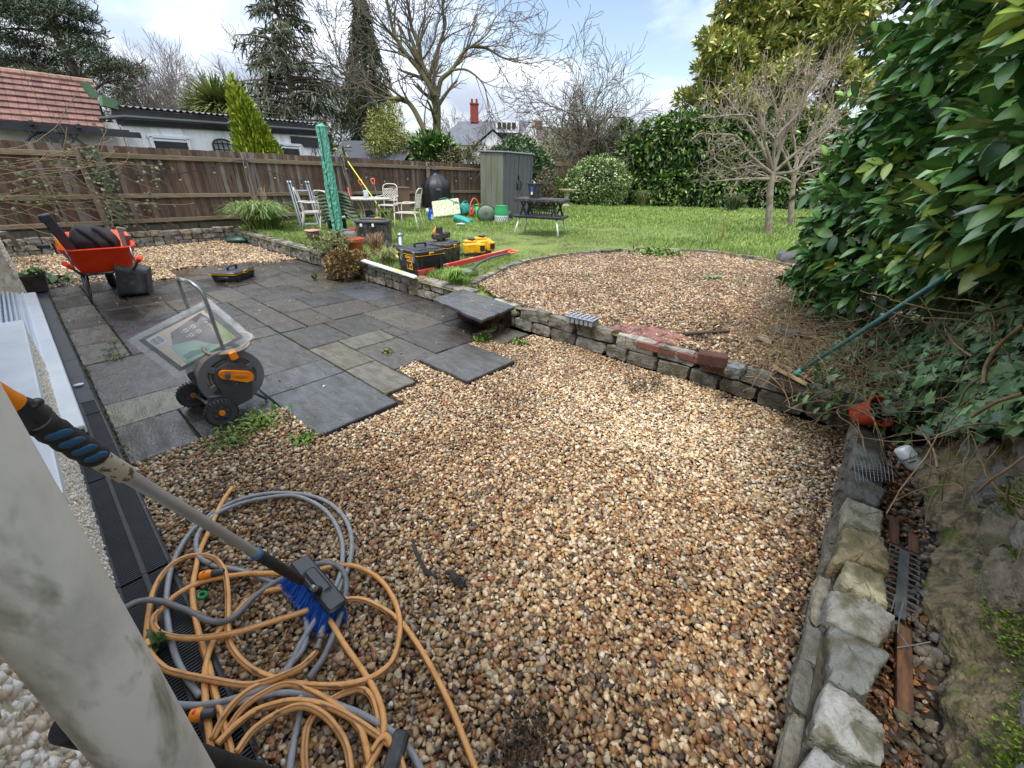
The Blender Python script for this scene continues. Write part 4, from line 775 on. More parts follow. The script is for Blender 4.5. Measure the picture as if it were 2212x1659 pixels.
# generic bare trees
def bare(name, label, px, py, dist, hpx, spread, seed, stems=1, mt=bark_d, mtw=twig_m, P=None, lv=4, r=.12, group=None, z0=0.2, lean=.25):
    rs = np.random.RandomState(seed); sg = ([], []); top = D(px, py, dist); base = Vector((top.x, top.y, z0)); Hh = D(px, hpx, dist).z-z0
    PP = dict(n=5, wig=.13, up=.35, kids=1, ratio=.66, ang=38, rmin=.012, rr=.62, rt=.04, pk=.95, k0=1); PP.update(P or {})
    for s_ in range(stems):
        d = np.array([rs.normal(0, lean if stems > 1 else .05), rs.normal(0, lean if stems > 1 else .05), 1.]); grow(sg, np.array(base)+rs.normal(0, .12 if stems > 1 else 0, 3)*[1, 1, 0], d, Hh*spread, r*rs.uniform(.8, 1), lv, PP, rs)
    return tree_from(name, label, base, sg, mt, mtw, group=group)
HP = dict(wig=.17, up=.15, kids=2, kids1=2, ratio=.55, ang=44, pk=.8, rmin=.011)
bare('hawthorn_tree', 'bare multi-stemmed hawthorn tree behind the round variegated bush', 1275, 335, 27, 45, .54, 4, 6, P=HP, lv=3, r=.13, lean=.22)
bare('bare_tree', 'small bare tree right of the white house before pale sky', 1160, 335, 38, 205, .44, 6, 3, P=dict(rmin=.016, kids=1), lv=4, r=.1)
bare('bare_tree', 'distant bare tree over the white house chimney', 1020, 300, 70, 215, .45, 9, 2, P=dict(rmin=.03, rt=.1), lv=4, r=.25)
bare('bare_tree', 'distant bare tree left of the white house roof', 975, 300, 75, 205, .45, 19, 2, P=dict(rmin=.03, rt=.1), lv=4, r=.22)
bare('bare_tree', 'bare bushy tree rising behind the tiled roof between pine and palm', 285, 240, 34, 100, .47, 12, 8, P=dict(rmin=.010, up=.5, kids=1, kids1=2), lv=4, r=.10, mtw=mat('twigs_grey', C('#7a7168'), .9))
bare('bare_tree', 'bare upright tree behind garage roof, left of the palm', 385, 240, 36, 110, .48, 13, 8, P=dict(rmin=.011, up=.6, kids=1, kids1=2), lv=4, r=.09, mtw=mat('twigs_grey'))
bare('bare_tree', 'bare slender tree behind the palm and garage', 470, 240, 40, 130, .46, 14, 7, P=dict(rmin=.012, up=.6, kids=1, kids1=2), lv=4, r=.09, mtw=mat('twigs_grey'))
bare('bare_tree', 'tall bare tree between the tall spruce and drooping cypress', 715, 300, 34, 50, .5, 15, 5, P=dict(rmin=.011, up=.5, kids=1, kids1=2), lv=4, r=.14, mtw=mat('twigs_grey'))
bare('bare_tree', 'distant bare tree above the dark hedge, left of yellow evergreen', 1475, 260, 70, 205, .55, 16, 2, P=dict(rmin=.02, kids=1, wig=.1), lv=4, r=.13, mtw=mat('twigs_grey'))
# two small pale fruit trees on the lawn
def z3(x, y): return (1267+.4271*x, .4271*y)
FT = dict(n=5, wig=.22, up=.25, kids=2, kids1=1, ratio=.5, ang=50, rmin=.0040, rr=.6, rt=.014, pk=.62, st=.12)
def fruit(label, limbs, trunk, dist, seed, shoots, cz):
    rs = np.random.RandomState(seed); sg = ([], []); tp = [D(*z3(*p), dist) for p in trunk]; tp[0].z = .4
    pts = smoothpath(tp, 6)
    for i in range(len(pts)-1): rr = .085-.02*i/len(pts); sg[0].append((pts[i], pts[i+1], rr+rs.uniform(-.006, .006), rr))
    for pl, dv in limbs: limb(sg, [D(*z3(*p), dist+dv*i/len(pl)) for i, p in enumerate(pl)], .042, .014, 2, FT, rs, 1, .5)
    ends = [s_ for s_ in sg[1]]
    for k in range(shoots):
        s_ = ends[rs.randint(len(ends))]
        if s_[1][2] > cz: grow(sg, s_[1], [rs.normal(0, .12), rs.normal(0, .12), 1], rs.uniform(.3, .75), .005, 0, FT, rs)
    return tree_from('fruit_tree', label, tp[0], sg, bark_p, mat('twigs_pale', C('#857768'), .9, col2=C('#a39686'), vs=5), group='pollarded fruit trees on the lawn')
fruit('nearer bare fruit tree with pale mottled trunk on the lawn, dense twiggy head', [([(920, 905), (800, 905), (670, 915)], -.3), ([(940, 880), (860, 840), (730, 855), (640, 800)], .4), ([(945, 870), (900, 720), (840, 590), (650, 590)], -.5), ([(945, 870), (980, 720), (960, 560), (920, 430)], .5), ([(950, 870), (1050, 780), (1160, 700), (1240, 640)], -.3), ([(950, 880), (1060, 860), (1120, 790), (1200, 740)], .6), ([(945, 860), (1020, 640), (1100, 500), (1160, 420)], .7), ([(940, 870), (860, 700), (760, 560), (700, 480)], .7), ([(945, 870), (960, 700), (1080, 560), (1120, 380)], -.6), ([(940, 880), (820, 780), (760, 690), (640, 680)], -.7)], [(918, 1195), (925, 1050), (930, 950), (945, 870)], 11.15, 3, 260, 2.6)
fruit('farther bare fruit tree on the lawn, trunk partly behind laurel', [([(1045, 930), (990, 900), (900, 890), (830, 860)], .2), ([(1045, 930), (1100, 880), (1180, 850)], -.3), ([(1050, 900), (1060, 780), (1040, 640), (1060, 450)], .3), ([(1050, 900), (1120, 760), (1200, 640), (1260, 540)], .5), ([(1050, 900), (980, 740), (900, 640), (860, 500)], .4), ([(1050, 850), (1150, 640), (1180, 500), (1210, 380)], -.4)], [(1032, 1150), (1035, 1050), (1040, 980), (1050, 880)], 13.6, 5, 160, 2.8)
# foliage clouds
def cloud(ells, n, size, cols, seed, T_=LEAF, shell=.5, up=.2, out=.8, jit=.3, wd=1.):
    rs = np.random.RandomState(seed); vol = np.array([e[1][0]*e[1][1]+e[1][1]*e[1][2]+e[1][0]*e[1][2] for e in ells]); k = rs.choice(len(ells), n, p=vol/vol.sum())
    c = np.array([list(e[0]) for e in ells])[k]; R = np.array([e[1] for e in ells])[k]; u = rs.normal(size=(n, 3)); u /= np.linalg.norm(u, axis=1, keepdims=True)
    rad = shell+(1-shell)*rs.rand(n, 1)**.6; lump = 1+.16*np.sin(u[:, :1]*7+c[:, :1]*3)*np.sin(u[:, 1:2]*6+c[:, 1:2])*np.sin(u[:, 2:]*7); P = c+u*R*rad*lump
    d = u*out+rs.normal(0, .6, (n, 3)); d[:, 2] += up; M = dir_mats(d, rs.uniform(-1, 1, n))*(size*rs.uniform(.55, 1.3, n))[:, None, None]; M = M*np.array([1, wd, 1])
    return inst(T_[0], T_[1], M, P, pick(cols, n, jit, rs))
def shrub(name, label, cat, base, ells, n, size, cols, seed, T_=LEAF, stems=True, group=None, mtf=None, **kw):
    t = thing(name, label, cat, base, group=group); V, F, c = cloud(ells, n, size, cols, seed, T_, **kw); mk('foliage', V, F, mtf or foliage_m, t, cols=c, world=True)
    if stems:
        if len(ells) > 6: ells = ells[::3]
        rs = np.random.RandomState(seed); sg = ([], []); b = np.array([base[0], base[1], base[2]])
        for e in ells:
            for _ in range(3): grow(sg, b+rs.normal(0, .1, 3)*[1, 1, 0], np.array(list(e[0]))-b+rs.normal(0, .2, 3), np.linalg.norm(np.array(list(e[0]))-b)*.9, .03, 1, dict(n=5, wig=.1, up=.1, kids=1, ratio=.5, ang=35, rmin=.008, rt=9), rs)
        V, F = segmesh(sg[1], 4); mk('stems', V, F, twig_m, t, world=True)
    return t
def E_(px, py, dist, rx, ry, rz): return (D(px, py, dist), (rx, ry, rz))
DG = [C('#3d5a2c'), C('#4a6a35'), C('#2f4a26'), C('#587a40'), C('#6a8a48')]
glossy = mat('laurel_leaf', attr=True, rough=.33, col2=(.75, .8, .65), vs=25, spec=.5)
LL = leaf_t(.36, .22, .2, 3)
# clipped evergreen hedge along the right far side
he = []
for px, ty, dist in [(1335, 345, 25), (1375, 300, 24), (1420, 265, 23.5), (1470, 250, 23.2), (1520, 245, 23.2), (1570, 245, 23.3), (1620, 250, 23.4), (1680, 250, 23.5), (1740, 255, 23.5), (1800, 260, 23.6)]:
    tp = D(px, ty, dist+.8); h = tp.z; x, y = tp.x, tp.y
    he += [(Vector((x, y, h*.78)), (1.15, 1.2, h*.26)), (Vector((x+rnd.uniform(-.2, .2), y+rnd.uniform(-.2, .2), h*.30)), (1.1, 1.15, h*.34))]
shrub('hedge', 'tall dark evergreen laurel hedge closing the far right end of the lawn', 'hedge', D(1550, 448, 23.5).xy.to_3d(), he, 46000, .26, DG+[C('#8a9a4a'), C('#7c8f4a')], 3, LL, shell=.72, stems=False, mtf=glossy, up=.0)
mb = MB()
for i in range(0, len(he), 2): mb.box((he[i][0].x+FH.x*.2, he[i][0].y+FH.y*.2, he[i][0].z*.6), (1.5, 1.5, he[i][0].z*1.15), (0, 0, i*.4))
o = mb.build('shade_core', mat('core_shade', C('#12160c'), .95), [q for q in bpy.data.objects if q.name == 'hedge'][0], world=True)  # solid near-black boxes stand in for the shade inside the hedge
# big yellow-green evergreen behind the hedge
def clumpy(E):
    r_ = random.Random(6); out = []
    for c, (a, b, d) in E:
        for k in range(int(5+a*b*3)):
            u = Vector((r_.gauss(0, 1), r_.gauss(0, 1), r_.gauss(0, 1))).normalized(); q = r_.uniform(.5, 1.05); s_ = r_.uniform(.35, .75); out.append((Vector((c.x+u.x*a*q, c.y+u.y*b*q, c.z+u.z*d*q)), (s_, s_, s_*.6)))
    return out
YG = [C('#b9b467'), C('#a2a75c'), C('#c9bf7c'), C('#879650'), C('#65803e'), C('#ada25a')]
shrub('evergreen_tree', 'big yellow green broadleaf evergreen tree rising behind hedge, upper right', 'tree', D(1700, 440, 25.5).xy.to_3d(),
    clumpy([E_(1545, 205, 25, 1.6, 1.8, 1.6), E_(1600, 120, 25, 1.9, 2, 1.8), E_(1660, 40, 25.5, 2.2, 2, 2), E_(1570, 260, 25, 1.7, 1.6, 1.4), E_(1650, 180, 25, 2.2, 2, 2.4), E_(1740, 90, 25.5, 2.4, 2.4, 2.6), E_(1760, 0, 26, 2.4, 2.4, 2.4), E_(1740, 220, 25.5, 2.4, 2.3, 2.4), E_(1840, 100, 26, 2.8, 2.4, 3), E_(1850, -60, 27, 3, 3, 3), E_(1700, -50, 26.5, 2.2, 2.2, 2), E_(1520, 190, 25, .8, .8, .8), E_(1560, 100, 25, .8, .8, 1.2), E_(1610, 20, 25.5, .9, .9, 1.0)]), 56000, .32, YG, 5, LL, shell=.35, stems=False, mtf=glossy, up=.5)
_et = [q for q in bpy.data.objects if q.name == 'evergreen_tree'][0]; sg = ([], []); rs = np.random.RandomState(8)
for px, py in [(1600, 150), (1680, 60), (1760, 60), (1720, 180), (1830, 80)]: limb(sg, [Vector(_et.location), Vector(_et.location).lerp(D(px, py, 25.5), .35)+Vector((0, 0, .6)), D(px, py, 25.5)], .16, .05, 1, ASH, rs, 2, 1.0)
V, F = segmesh(sg[0]+sg[1], 6); mk('branches', V, F, bark_d, _et, world=True)
# round variegated bush
bc = D(1290, 398, 23.6); shrub('round_bush', 'round clipped bush with white and green variegated leaves at lawn edge', 'bush', (bc.x, bc.y, .45), [((bc.x, bc.y, 1.42), (1.68, 1.68, 1.28)), ((bc.x, bc.y, 1.0), (1.55, 1.55, .8))], 15000, .12, [C('#b8c288'), C('#95a868'), C('#6d8a4a'), C('#4d6c36'), C('#d0d6a8'), C('#5d7c40')], 7, shell=.86, out=.6)
mb = MB(); mb.ball((bc.x, bc.y, 1.35), (1.38, 1.38, 1.0)); mb.build('shade_core', mat('core_shade'), [q for q in bpy.data.objects if q.name == 'round_bush'][0], world=True)  # near-black ball added as painted shade between the bush leaves
shrub('bush', 'grey green rounded bush standing behind the grey plastic shed', 'bush', D(1140, 440, 19).xy.to_3d(), [E_(1120, 345, 19, 1.1, 1, .8), E_(1165, 400, 18.5, .55, .7, 1.2), E_(1090, 350, 19, .8, .8, .6)], 9000, .13, [C('#4e6442'), C('#5f7a52'), C('#3b4f34'), C('#7c9068')], 8, shell=.7)
shrub('bush', 'low green bush at left foot of the round bush by second fence', 'bush', D(1225, 435, 23.5).xy.to_3d(), [E_(1225, 415, 23.5, .9, .8, .55), E_(1200, 405, 23, .5, .5, .5)], 3500, .12, [C('#66793c'), C('#7f8f4c'), C('#4c5f30')], 9)
shrub('bush', 'brown leafed dry shrub between shed and workbench', 'bush', D(1180, 430, 17).xy.to_3d(), [E_(1180, 405, 17, .4, .4, .7), E_(1172, 425, 17, .5, .5, .4)], 2200, .08, [C('#5a4636'), C('#6b5340'), C('#4a4a30')], 10)
shrub('scrub', 'thin yellow green scrub behind the second fence under hawthorn', 'shrub', D(1220, 345, 28).xy.to_3d(), [E_(1215, 325, 28, 2.2, 1.5, 1.6), E_(1260, 310, 29, 2.0, 1.5, 1.8), E_(1310, 320, 28, 1.8, 1.5, 1.8), E_(1190, 345, 27, 1, 1, 1)], 9000, .12, [C('#7c8444'), C('#5e6a38'), C('#93965a'), C('#6b5f48')], 11, shell=.2)
shrub('bush', 'dark green shrub between the hawthorn trunks and hedge', 'bush', D(1330, 340, 25.5).xy.to_3d(), [E_(1310, 355, 26, 1.2, 1, 1.5), E_(1340, 330, 26, 1.3, 1, 1.6)], 7000, .2, DG, 12, LL, shell=.6)
# shrubs behind the long fence
YB = [C('#8b8f42'), C('#a19c4c'), C('#6f7c38'), C('#56652e'), C('#b3a85a')]
shrub('shrub', 'yellow green fine leaved shrub above the fence left of ash trunk', 'shrub', D(840, 340, 20.5).xy.to_3d(), [E_(825, 275, 21, .75, .8, .8), E_(850, 310, 20.5, 1.0, 1, .8), E_(885, 320, 20.5, .9, .9, .6), E_(815, 315, 20, .6, .6, .5), E_(850, 250, 21.5, .5, .5, .6), E_(925, 345, 20, .8, .7, .4)], 12000, .13, YB, 13, leaf_t(.22, .2, .3, 3), shell=.3)
shrub('shrub', 'big leaved green laurel shrub above the fence under ash trunk', 'shrub', D(940, 340, 19).xy.to_3d(), [E_(940, 320, 19, .75, .7, .55), E_(915, 330, 19, .5, .5, .5), E_(965, 335, 19, .6, .5, .4)], 3200, .26, DG+[C('#8fa05a')], 14, LL, shell=.4, mtf=glossy, up=.8)
shrub('hedge', 'brown twiggy half bare hedge above fence left of the shed', 'hedge', D(1015, 345, 18.5).xy.to_3d(), [E_(985, 340, 18.5, .8, .6, .35), E_(1020, 338, 18.5, .7, .6, .4), E_(1035, 330, 18.5, .5, .5, .4)], 3600, .07, [C('#6b6040'), C('#7b7350'), C('#4e5230')], 15)
shrub('bamboo_plant', 'small pale yellow leafed sprig poking above fence behind the yellow pole', 'plant', D(737, 345, 17).xy.to_3d(), [E_(737, 328, 17, .3, .2, .2)], 60, .22, [C('#b0b05a'), C('#98a04a')], 16, leaf_t(.2, .2, .6, 3), shell=.1, stems=False)
# golden conifer
gc = PY(555, 300, 15.0); gx, gy = gc.x, 15.0
ells = []
for k in range(16):
    f_ = k/15; z = 1.2+2.5*f_; rr = .78*(1-f_)**.7+.06; ells.append(((gx-f_*.42+.12, gy, z), (rr*.98, rr*.98, .30)))
shrub('golden_conifer', 'bright yellow green pointed conifer behind fence in front of garage', 'conifer', (gx, gy, 0), ells, 15000, .16, [C('#8a9a24'), C('#a4b030'), C('#6c821e'), C('#566c1a'), C('#b4bc40')], 17, leaf_t(.3, .3, -.1, 3), shell=.62, up=1.3, out=.9, stems=False)
_gc = [q for q in bpy.data.objects if q.name == 'golden_conifer'][0]; mb = MB(); mb.tube([(gx+.1, gy, 0), (gx, gy, 1.8), (gx-.2, gy, 3.2)], [.09, .06, .02], 8); mb.build('trunk', bark_d, _gc, smooth=True, world=True)
# cordyline
t = thing('cordyline', 'spiky green cordyline palm heads rising behind the garage roof', 'palm', D(470, 260, 20.5).xy.to_3d()); rs = np.random.RandomState(4); Vs = []; Fs = []; Cs = []; off = 0
for (px, py, n, s_) in [(468, 228, 800, 1.25), (428, 243, 360, .95), (500, 228, 420, 1.15)]:
    c = np.array(D(px, py, 20.5)); d = rs.normal(size=(n, 3)); d[:, 2] = np.abs(d[:, 2])*.9+.0-.25; M = dir_mats(d, rs.uniform(-.4, .4, n))*(s_*rs.uniform(.7, 1.15, n))[:, None, None]
    V, F, cc = inst(*blade_t(.085, .22, 4), M, np.tile(c, (n, 1)), pick([C('#6f8448'), C('#87965a'), C('#546b38'), C('#a39a60')], n, .2, rs)); Vs.append(V); Fs.append(F+off); Cs.append(cc); off += len(V)
mk('leaves', np.concatenate(Vs), np.concatenate(Fs), foliage_m, t, cols=np.concatenate(Cs), world=True)
sg = ([], []); c = D(470, 228, 20.5); sg[0].append((Vector((c.x, c.y, 0)), c, .14, .1)); sg[0].append((Vector((c.x, c.y, 2)), D(430, 243, 20.5), .1, .08)); V, F = segmesh(sg[0], 8); mk('trunk', V, F, bark_d, t, world=True)
# conifers with drooping branches
NEED = blade_t(.16, .25, 2)
def conifer(name, label, base_px, top_px, dist, rad, seed, cols, nb=90, droop=.5, zlow=2.0, sp_len=.5, dens=1., power=.8, hang=.5, rtr=.22, nz=None, tufts_=9, gap=.12):
    rs = np.random.RandomState(seed); top = np.array(D(*top_px, dist)); b = np.array(D(*base_px, dist)); ax = (top-b)/(top[2]-b[2]); b0 = b-ax*b[2]; Ht = top[2]; sg = ([], [])
    for i in range(12): sg[0].append((b0+ax*Ht*i/12, b0+ax*Ht*(i+1)/12, rtr*(1-i/12)+.03, rtr*(1-(i+1)/12)+.03))
    P = []; Dr = []
    for k in range(nb):
        f_ = (k+rs.rand())/nb; z = zlow+(Ht-zlow)*f_; R = rad*(1-f_)**power*rs.uniform(.55, 1.18)+.25; a = rs.uniform(0, 2*PI); d = np.array([math.cos(a), math.sin(a), .15]); q = b0+ax*z; n = max(4, int(R/.28)); side = np.array([-math.sin(a), math.cos(a), 0])
        for i in range(n):
            d2 = d+np.array([0, 0, -droop*(i/n)**1.2+(.25*i/n if droop < .9 else 0)]); d2 /= np.linalg.norm(d2); q2 = q+d2*R/n; sg[1].append((q, q2, .05*(1-i/n)+.012, .05*(1-(i+1)/n)+.012))
            if i/n > gap:
                for _ in range(int(tufts_*dens)):
                    s_ = rs.choice([-1, 1]); wdt = (1-i/n)*R*.28+.18; o = side*s_*rs.uniform(0, wdt); P.append(q+(q2-q)*rs.rand()+o+np.array([0, 0, -abs(rs.normal(0, .12))*hang*2])); Dr.append(side*s_*.7+d2*.5+np.array([0, 0, -hang*rs.uniform(.2, 1.6)])+rs.normal(0, .3, 3))
            q = q2
    P = np.array(P); Dr = np.array(Dr); n = len(P); M = dir_mats(Dr, rs.uniform(-1.5, 1.5, n))*(sp_len*rs.uniform(.5, 1.2, n))[:, None, None]; V, F, c = inst(*NEED, M, P, pick(cols, n, .3, rs))
    t = thing(name, label, 'conifer', b0); mk('foliage', V, F, foliage_m, t, cols=c, world=True); V, F = segmesh(sg[0], 8); mk('trunk', V, F, bark_d, t, smooth=True, world=True); V, F = segmesh(sg[1], 4); mk('branches', V, F, bark_d, t, world=True); return t
SC = [C('#3a442c'), C('#4a5236'), C('#2e3826'), C('#565a3c'), C('#544c38')]
conifer('spruce_tree', 'tall dark spruce with drooping branches standing behind the garage', (648, 300), (584, -60), 24, 3.3, 3, SC, nb=130, droop=.75, zlow=2.5, sp_len=.42, hang=.8, tufts_=11, power=.62, gap=.2)
conifer('weeping_conifer', 'narrow drooping dark olive conifer between the spruce and ash tree', (800, 300), (776, -25), 27.5, 3.1, 5, [C('#3d4a30'), C('#4d5a38'), C('#2e3a26'), C('#5a6440')], nb=150, droop=1.6, zlow=1.5, sp_len=.5, hang=1.2, tufts_=12, power=1.05, gap=.0)
conifer('conifer', 'small dark conifer between pine and bare trees above red roof edge', (270, 225), (262, 175), 27, 1.5, 8, SC, nb=40, zlow=2, sp_len=.35, tufts_=7)
# pine
def z1(x, y): return (x/3., y/3.)
rs = np.random.RandomState(9); sg = ([], []); PD = 30
PP = dict(n=5, wig=.15, up=.1, kids=1, ratio=.5, ang=40, rmin=.03, rr=.6, rt=.07, pk=.8)
pt = [D(*z1(*p), PD) for p in [(560, 640), (520, 530), (450, 380), (370, 240), (330, 120), (260, -20), (200, -120)]]; b0 = Vector((pt[0].x, pt[0].y, 0)); limb(sg, [b0]+pt, .34, .12, 0, PP, rs, 99, .5)
pads = [(60, 50, 1.8, .6), (200, 20, 2, .8), (350, 50, 2.2, .7), (480, 90, 1.6, .6), (560, 120, .8, .3), (120, 130, 2, .5), (300, 170, 2, .5), (560, 205, 1.2, .35), (430, 190, 1.4, .4), (60, 250, 2, .5), (180, 300, 2.2, .55), (480, 280, 1.9, .5), (600, 300, 1., .35), (60, 370, 1.6, .5), (130, 420, 2, .5), (330, 400, 1.9, .5), (560, 370, 2, .5), (680, 400, 1.4, .4), (780, 440, 2, .45), (880, 450, .8, .3), (240, 480, 1.4, .4), (640, 480, 1.2, .4), (400, 480, 1.2, .35), (60, 470, 1.2, .35), (780, 520, 1, .3), (-80, 200, 2, .8), (-80, 400, 2, .8), (-80, 20, 2.2, .8), (100, -60, 2.5, .8), (350, -60, 2, .7)]
ells = []
for (x, y, r_, h) in pads:
    dv = rs.uniform(-1.8, 1.8); c = D(*z1(x, y), PD+dv); k = min(range(len(pt)), key=lambda i: (pt[i]-c).length+(3 if pt[i].z > c.z else 0)); ells.append((c, (r_*.85, r_*.85, h*.75))); m_ = pt[k].lerp(c, .5)+Vector((0, 0, .25)); limb(sg, [pt[k], m_, c], .09, .04, 1, PP, rs, 1, .8)
t = tree_from('pine_tree', 'large dark scots pine with flat foliage pads behind the red roof', b0, sg, mat('bark_pine', C('#5a463c'), .9, col2=C('#3d332e'), vs=3), bark_d)
V, F, c = cloud(ells, 36000, .24, [C('#3c4c38'), C('#48583e'), C('#2e3c30'), C('#5a6648')], 3, NEED, shell=.1, up=.5, out=.5); mk('foliage', V, F, foliage_m, t, cols=c, world=True)
# distant tree line so no bare horizon shows between things
sgm = [(D(px, 345, 95).xy.to_3d()+Vector((0, 0, 2.2+rnd.uniform(-.6, 1))), (9, 6, 3.2+rnd.uniform(0, 1.5))) for px in range(-500, 2800, 110)]
V, F, c = cloud(sgm, 26000, 1.1, [C('#5b5c45'), C('#4d5540'), C('#6b6654')], 2, shell=.3); tag(mk('distant_wood', V, F, foliage_m, cols=c), 'far off tree line beyond the gardens', 'wood', kind='stuff')
# ornamental grasses and borders
def grassclump(name, label, p, n, h, spread, cols, seed, w_=.03, out=.7, cat='ornamental grass', part='blades', droop=.45):
    rs = np.random.RandomState(seed); t = thing(name, label, cat, p); a = rs.uniform(0, 2*PI, n); d = np.stack([np.cos(a)*out*rs.rand(n), np.sin(a)*out*rs.rand(n), np.ones(n)], 1)
    P = np.column_stack([rs.normal(0, spread, n), rs.normal(0, spread, n), np.zeros(n)]); tv, tf = blade_t(w_, droop, 5); tv = tv.copy(); M = dir_mats(d, rs.choice([0, 0, 0, .5, -.5], n)); 
    # make blades droop downwards: local z is up for dir_mats
    M = M*(h*rs.uniform(.6, 1.15, n))[:, None, None]; V, F, c = inst(tv, tf, M, P, pick(cols, n, .25, rs)); mk(part, V, F, foliage_m, t, cols=c); return t
def fountain(name, label, p, n, h, rad, cols, seed, cat='ornamental grass', w_=.012):
    rs = np.random.RandomState(seed); t = thing(name, label, cat, p); V = []; F = []; Cc = []
    for i in range(n):
        a = rs.uniform(0, 2*PI); R = rad*rs.uniform(.15, 1.1); H_ = h*rs.uniform(.6, 1.1); b = rs.normal(0, rad*.12, 2); s_ = np.array([-math.sin(a), math.cos(a), 0])*w_*rs.uniform(.6, 1.3); c = np.array(cols[rs.randint(len(cols))])*rs.uniform(.75, 1.2); k0 = len(V); m_ = 6; dr = rs.uniform(.9, 1.7)
        for j in range(m_+1):
            u = j/m_; q = np.array([b[0]+math.cos(a)*R*u, b[1]+math.sin(a)*R*u, H_*(dr*1.6*u-dr*u*u*1.15)/(dr*.6)*.8]); ww = s_*(1-u*.85); V += [q+ww, q-ww]; Cc += [c, c]
        F += [(k0+2*j, k0+2*j+1, k0+2*j+3, k0+2*j+2) for j in range(m_)]
    mk('blades', np.array(V), np.array(F), foliage_m, t, cols=np.array(Cc)); return t
p = Vector((4.15, 12.1, .28)); fountain('grass_clump', 'large clump of long arching green grass at the fence by the ladder', p, 1300, .85, .95, [C('#6f8f42'), C('#8aa65a'), C('#557534'), C('#9aab70'), C('#7a7648')], 3)
fountain('dry_grass', 'tall dry straw flower stalks rising out of the grass clump', (4.35, 12.2, .28), 46, 1.35, .5, [C('#9c8a64'), C('#b09c78')], 4, w_=.004, cat='dry stalks')
fountain('flax_plant', 'strappy leafed plant in front of hedge right of the round bush', T(1385, 445), 160, .95, .7, [C('#6f7a48'), C('#56643a'), C('#8a8a5c')], 5, w_=.02, cat='plant')
fountain('flax_plant', 'strappy dark plant in front of hedge left of the pale tree trunks', T(1582, 455), 200, 1.0, .9, [C('#55603c'), C('#454f32'), C('#6d7250')], 6, w_=.02, cat='plant')
fountain('tall_weed', 'dry reddish tall weed standing in lawn left of pale trunk', D(1555, 520, 9.6).xy.to_3d()+Vector((0, 0, .44)), 14, .75, .25, [C('#a3875a'), C('#8d7a4e')], 7, w_=.005, cat='weed')
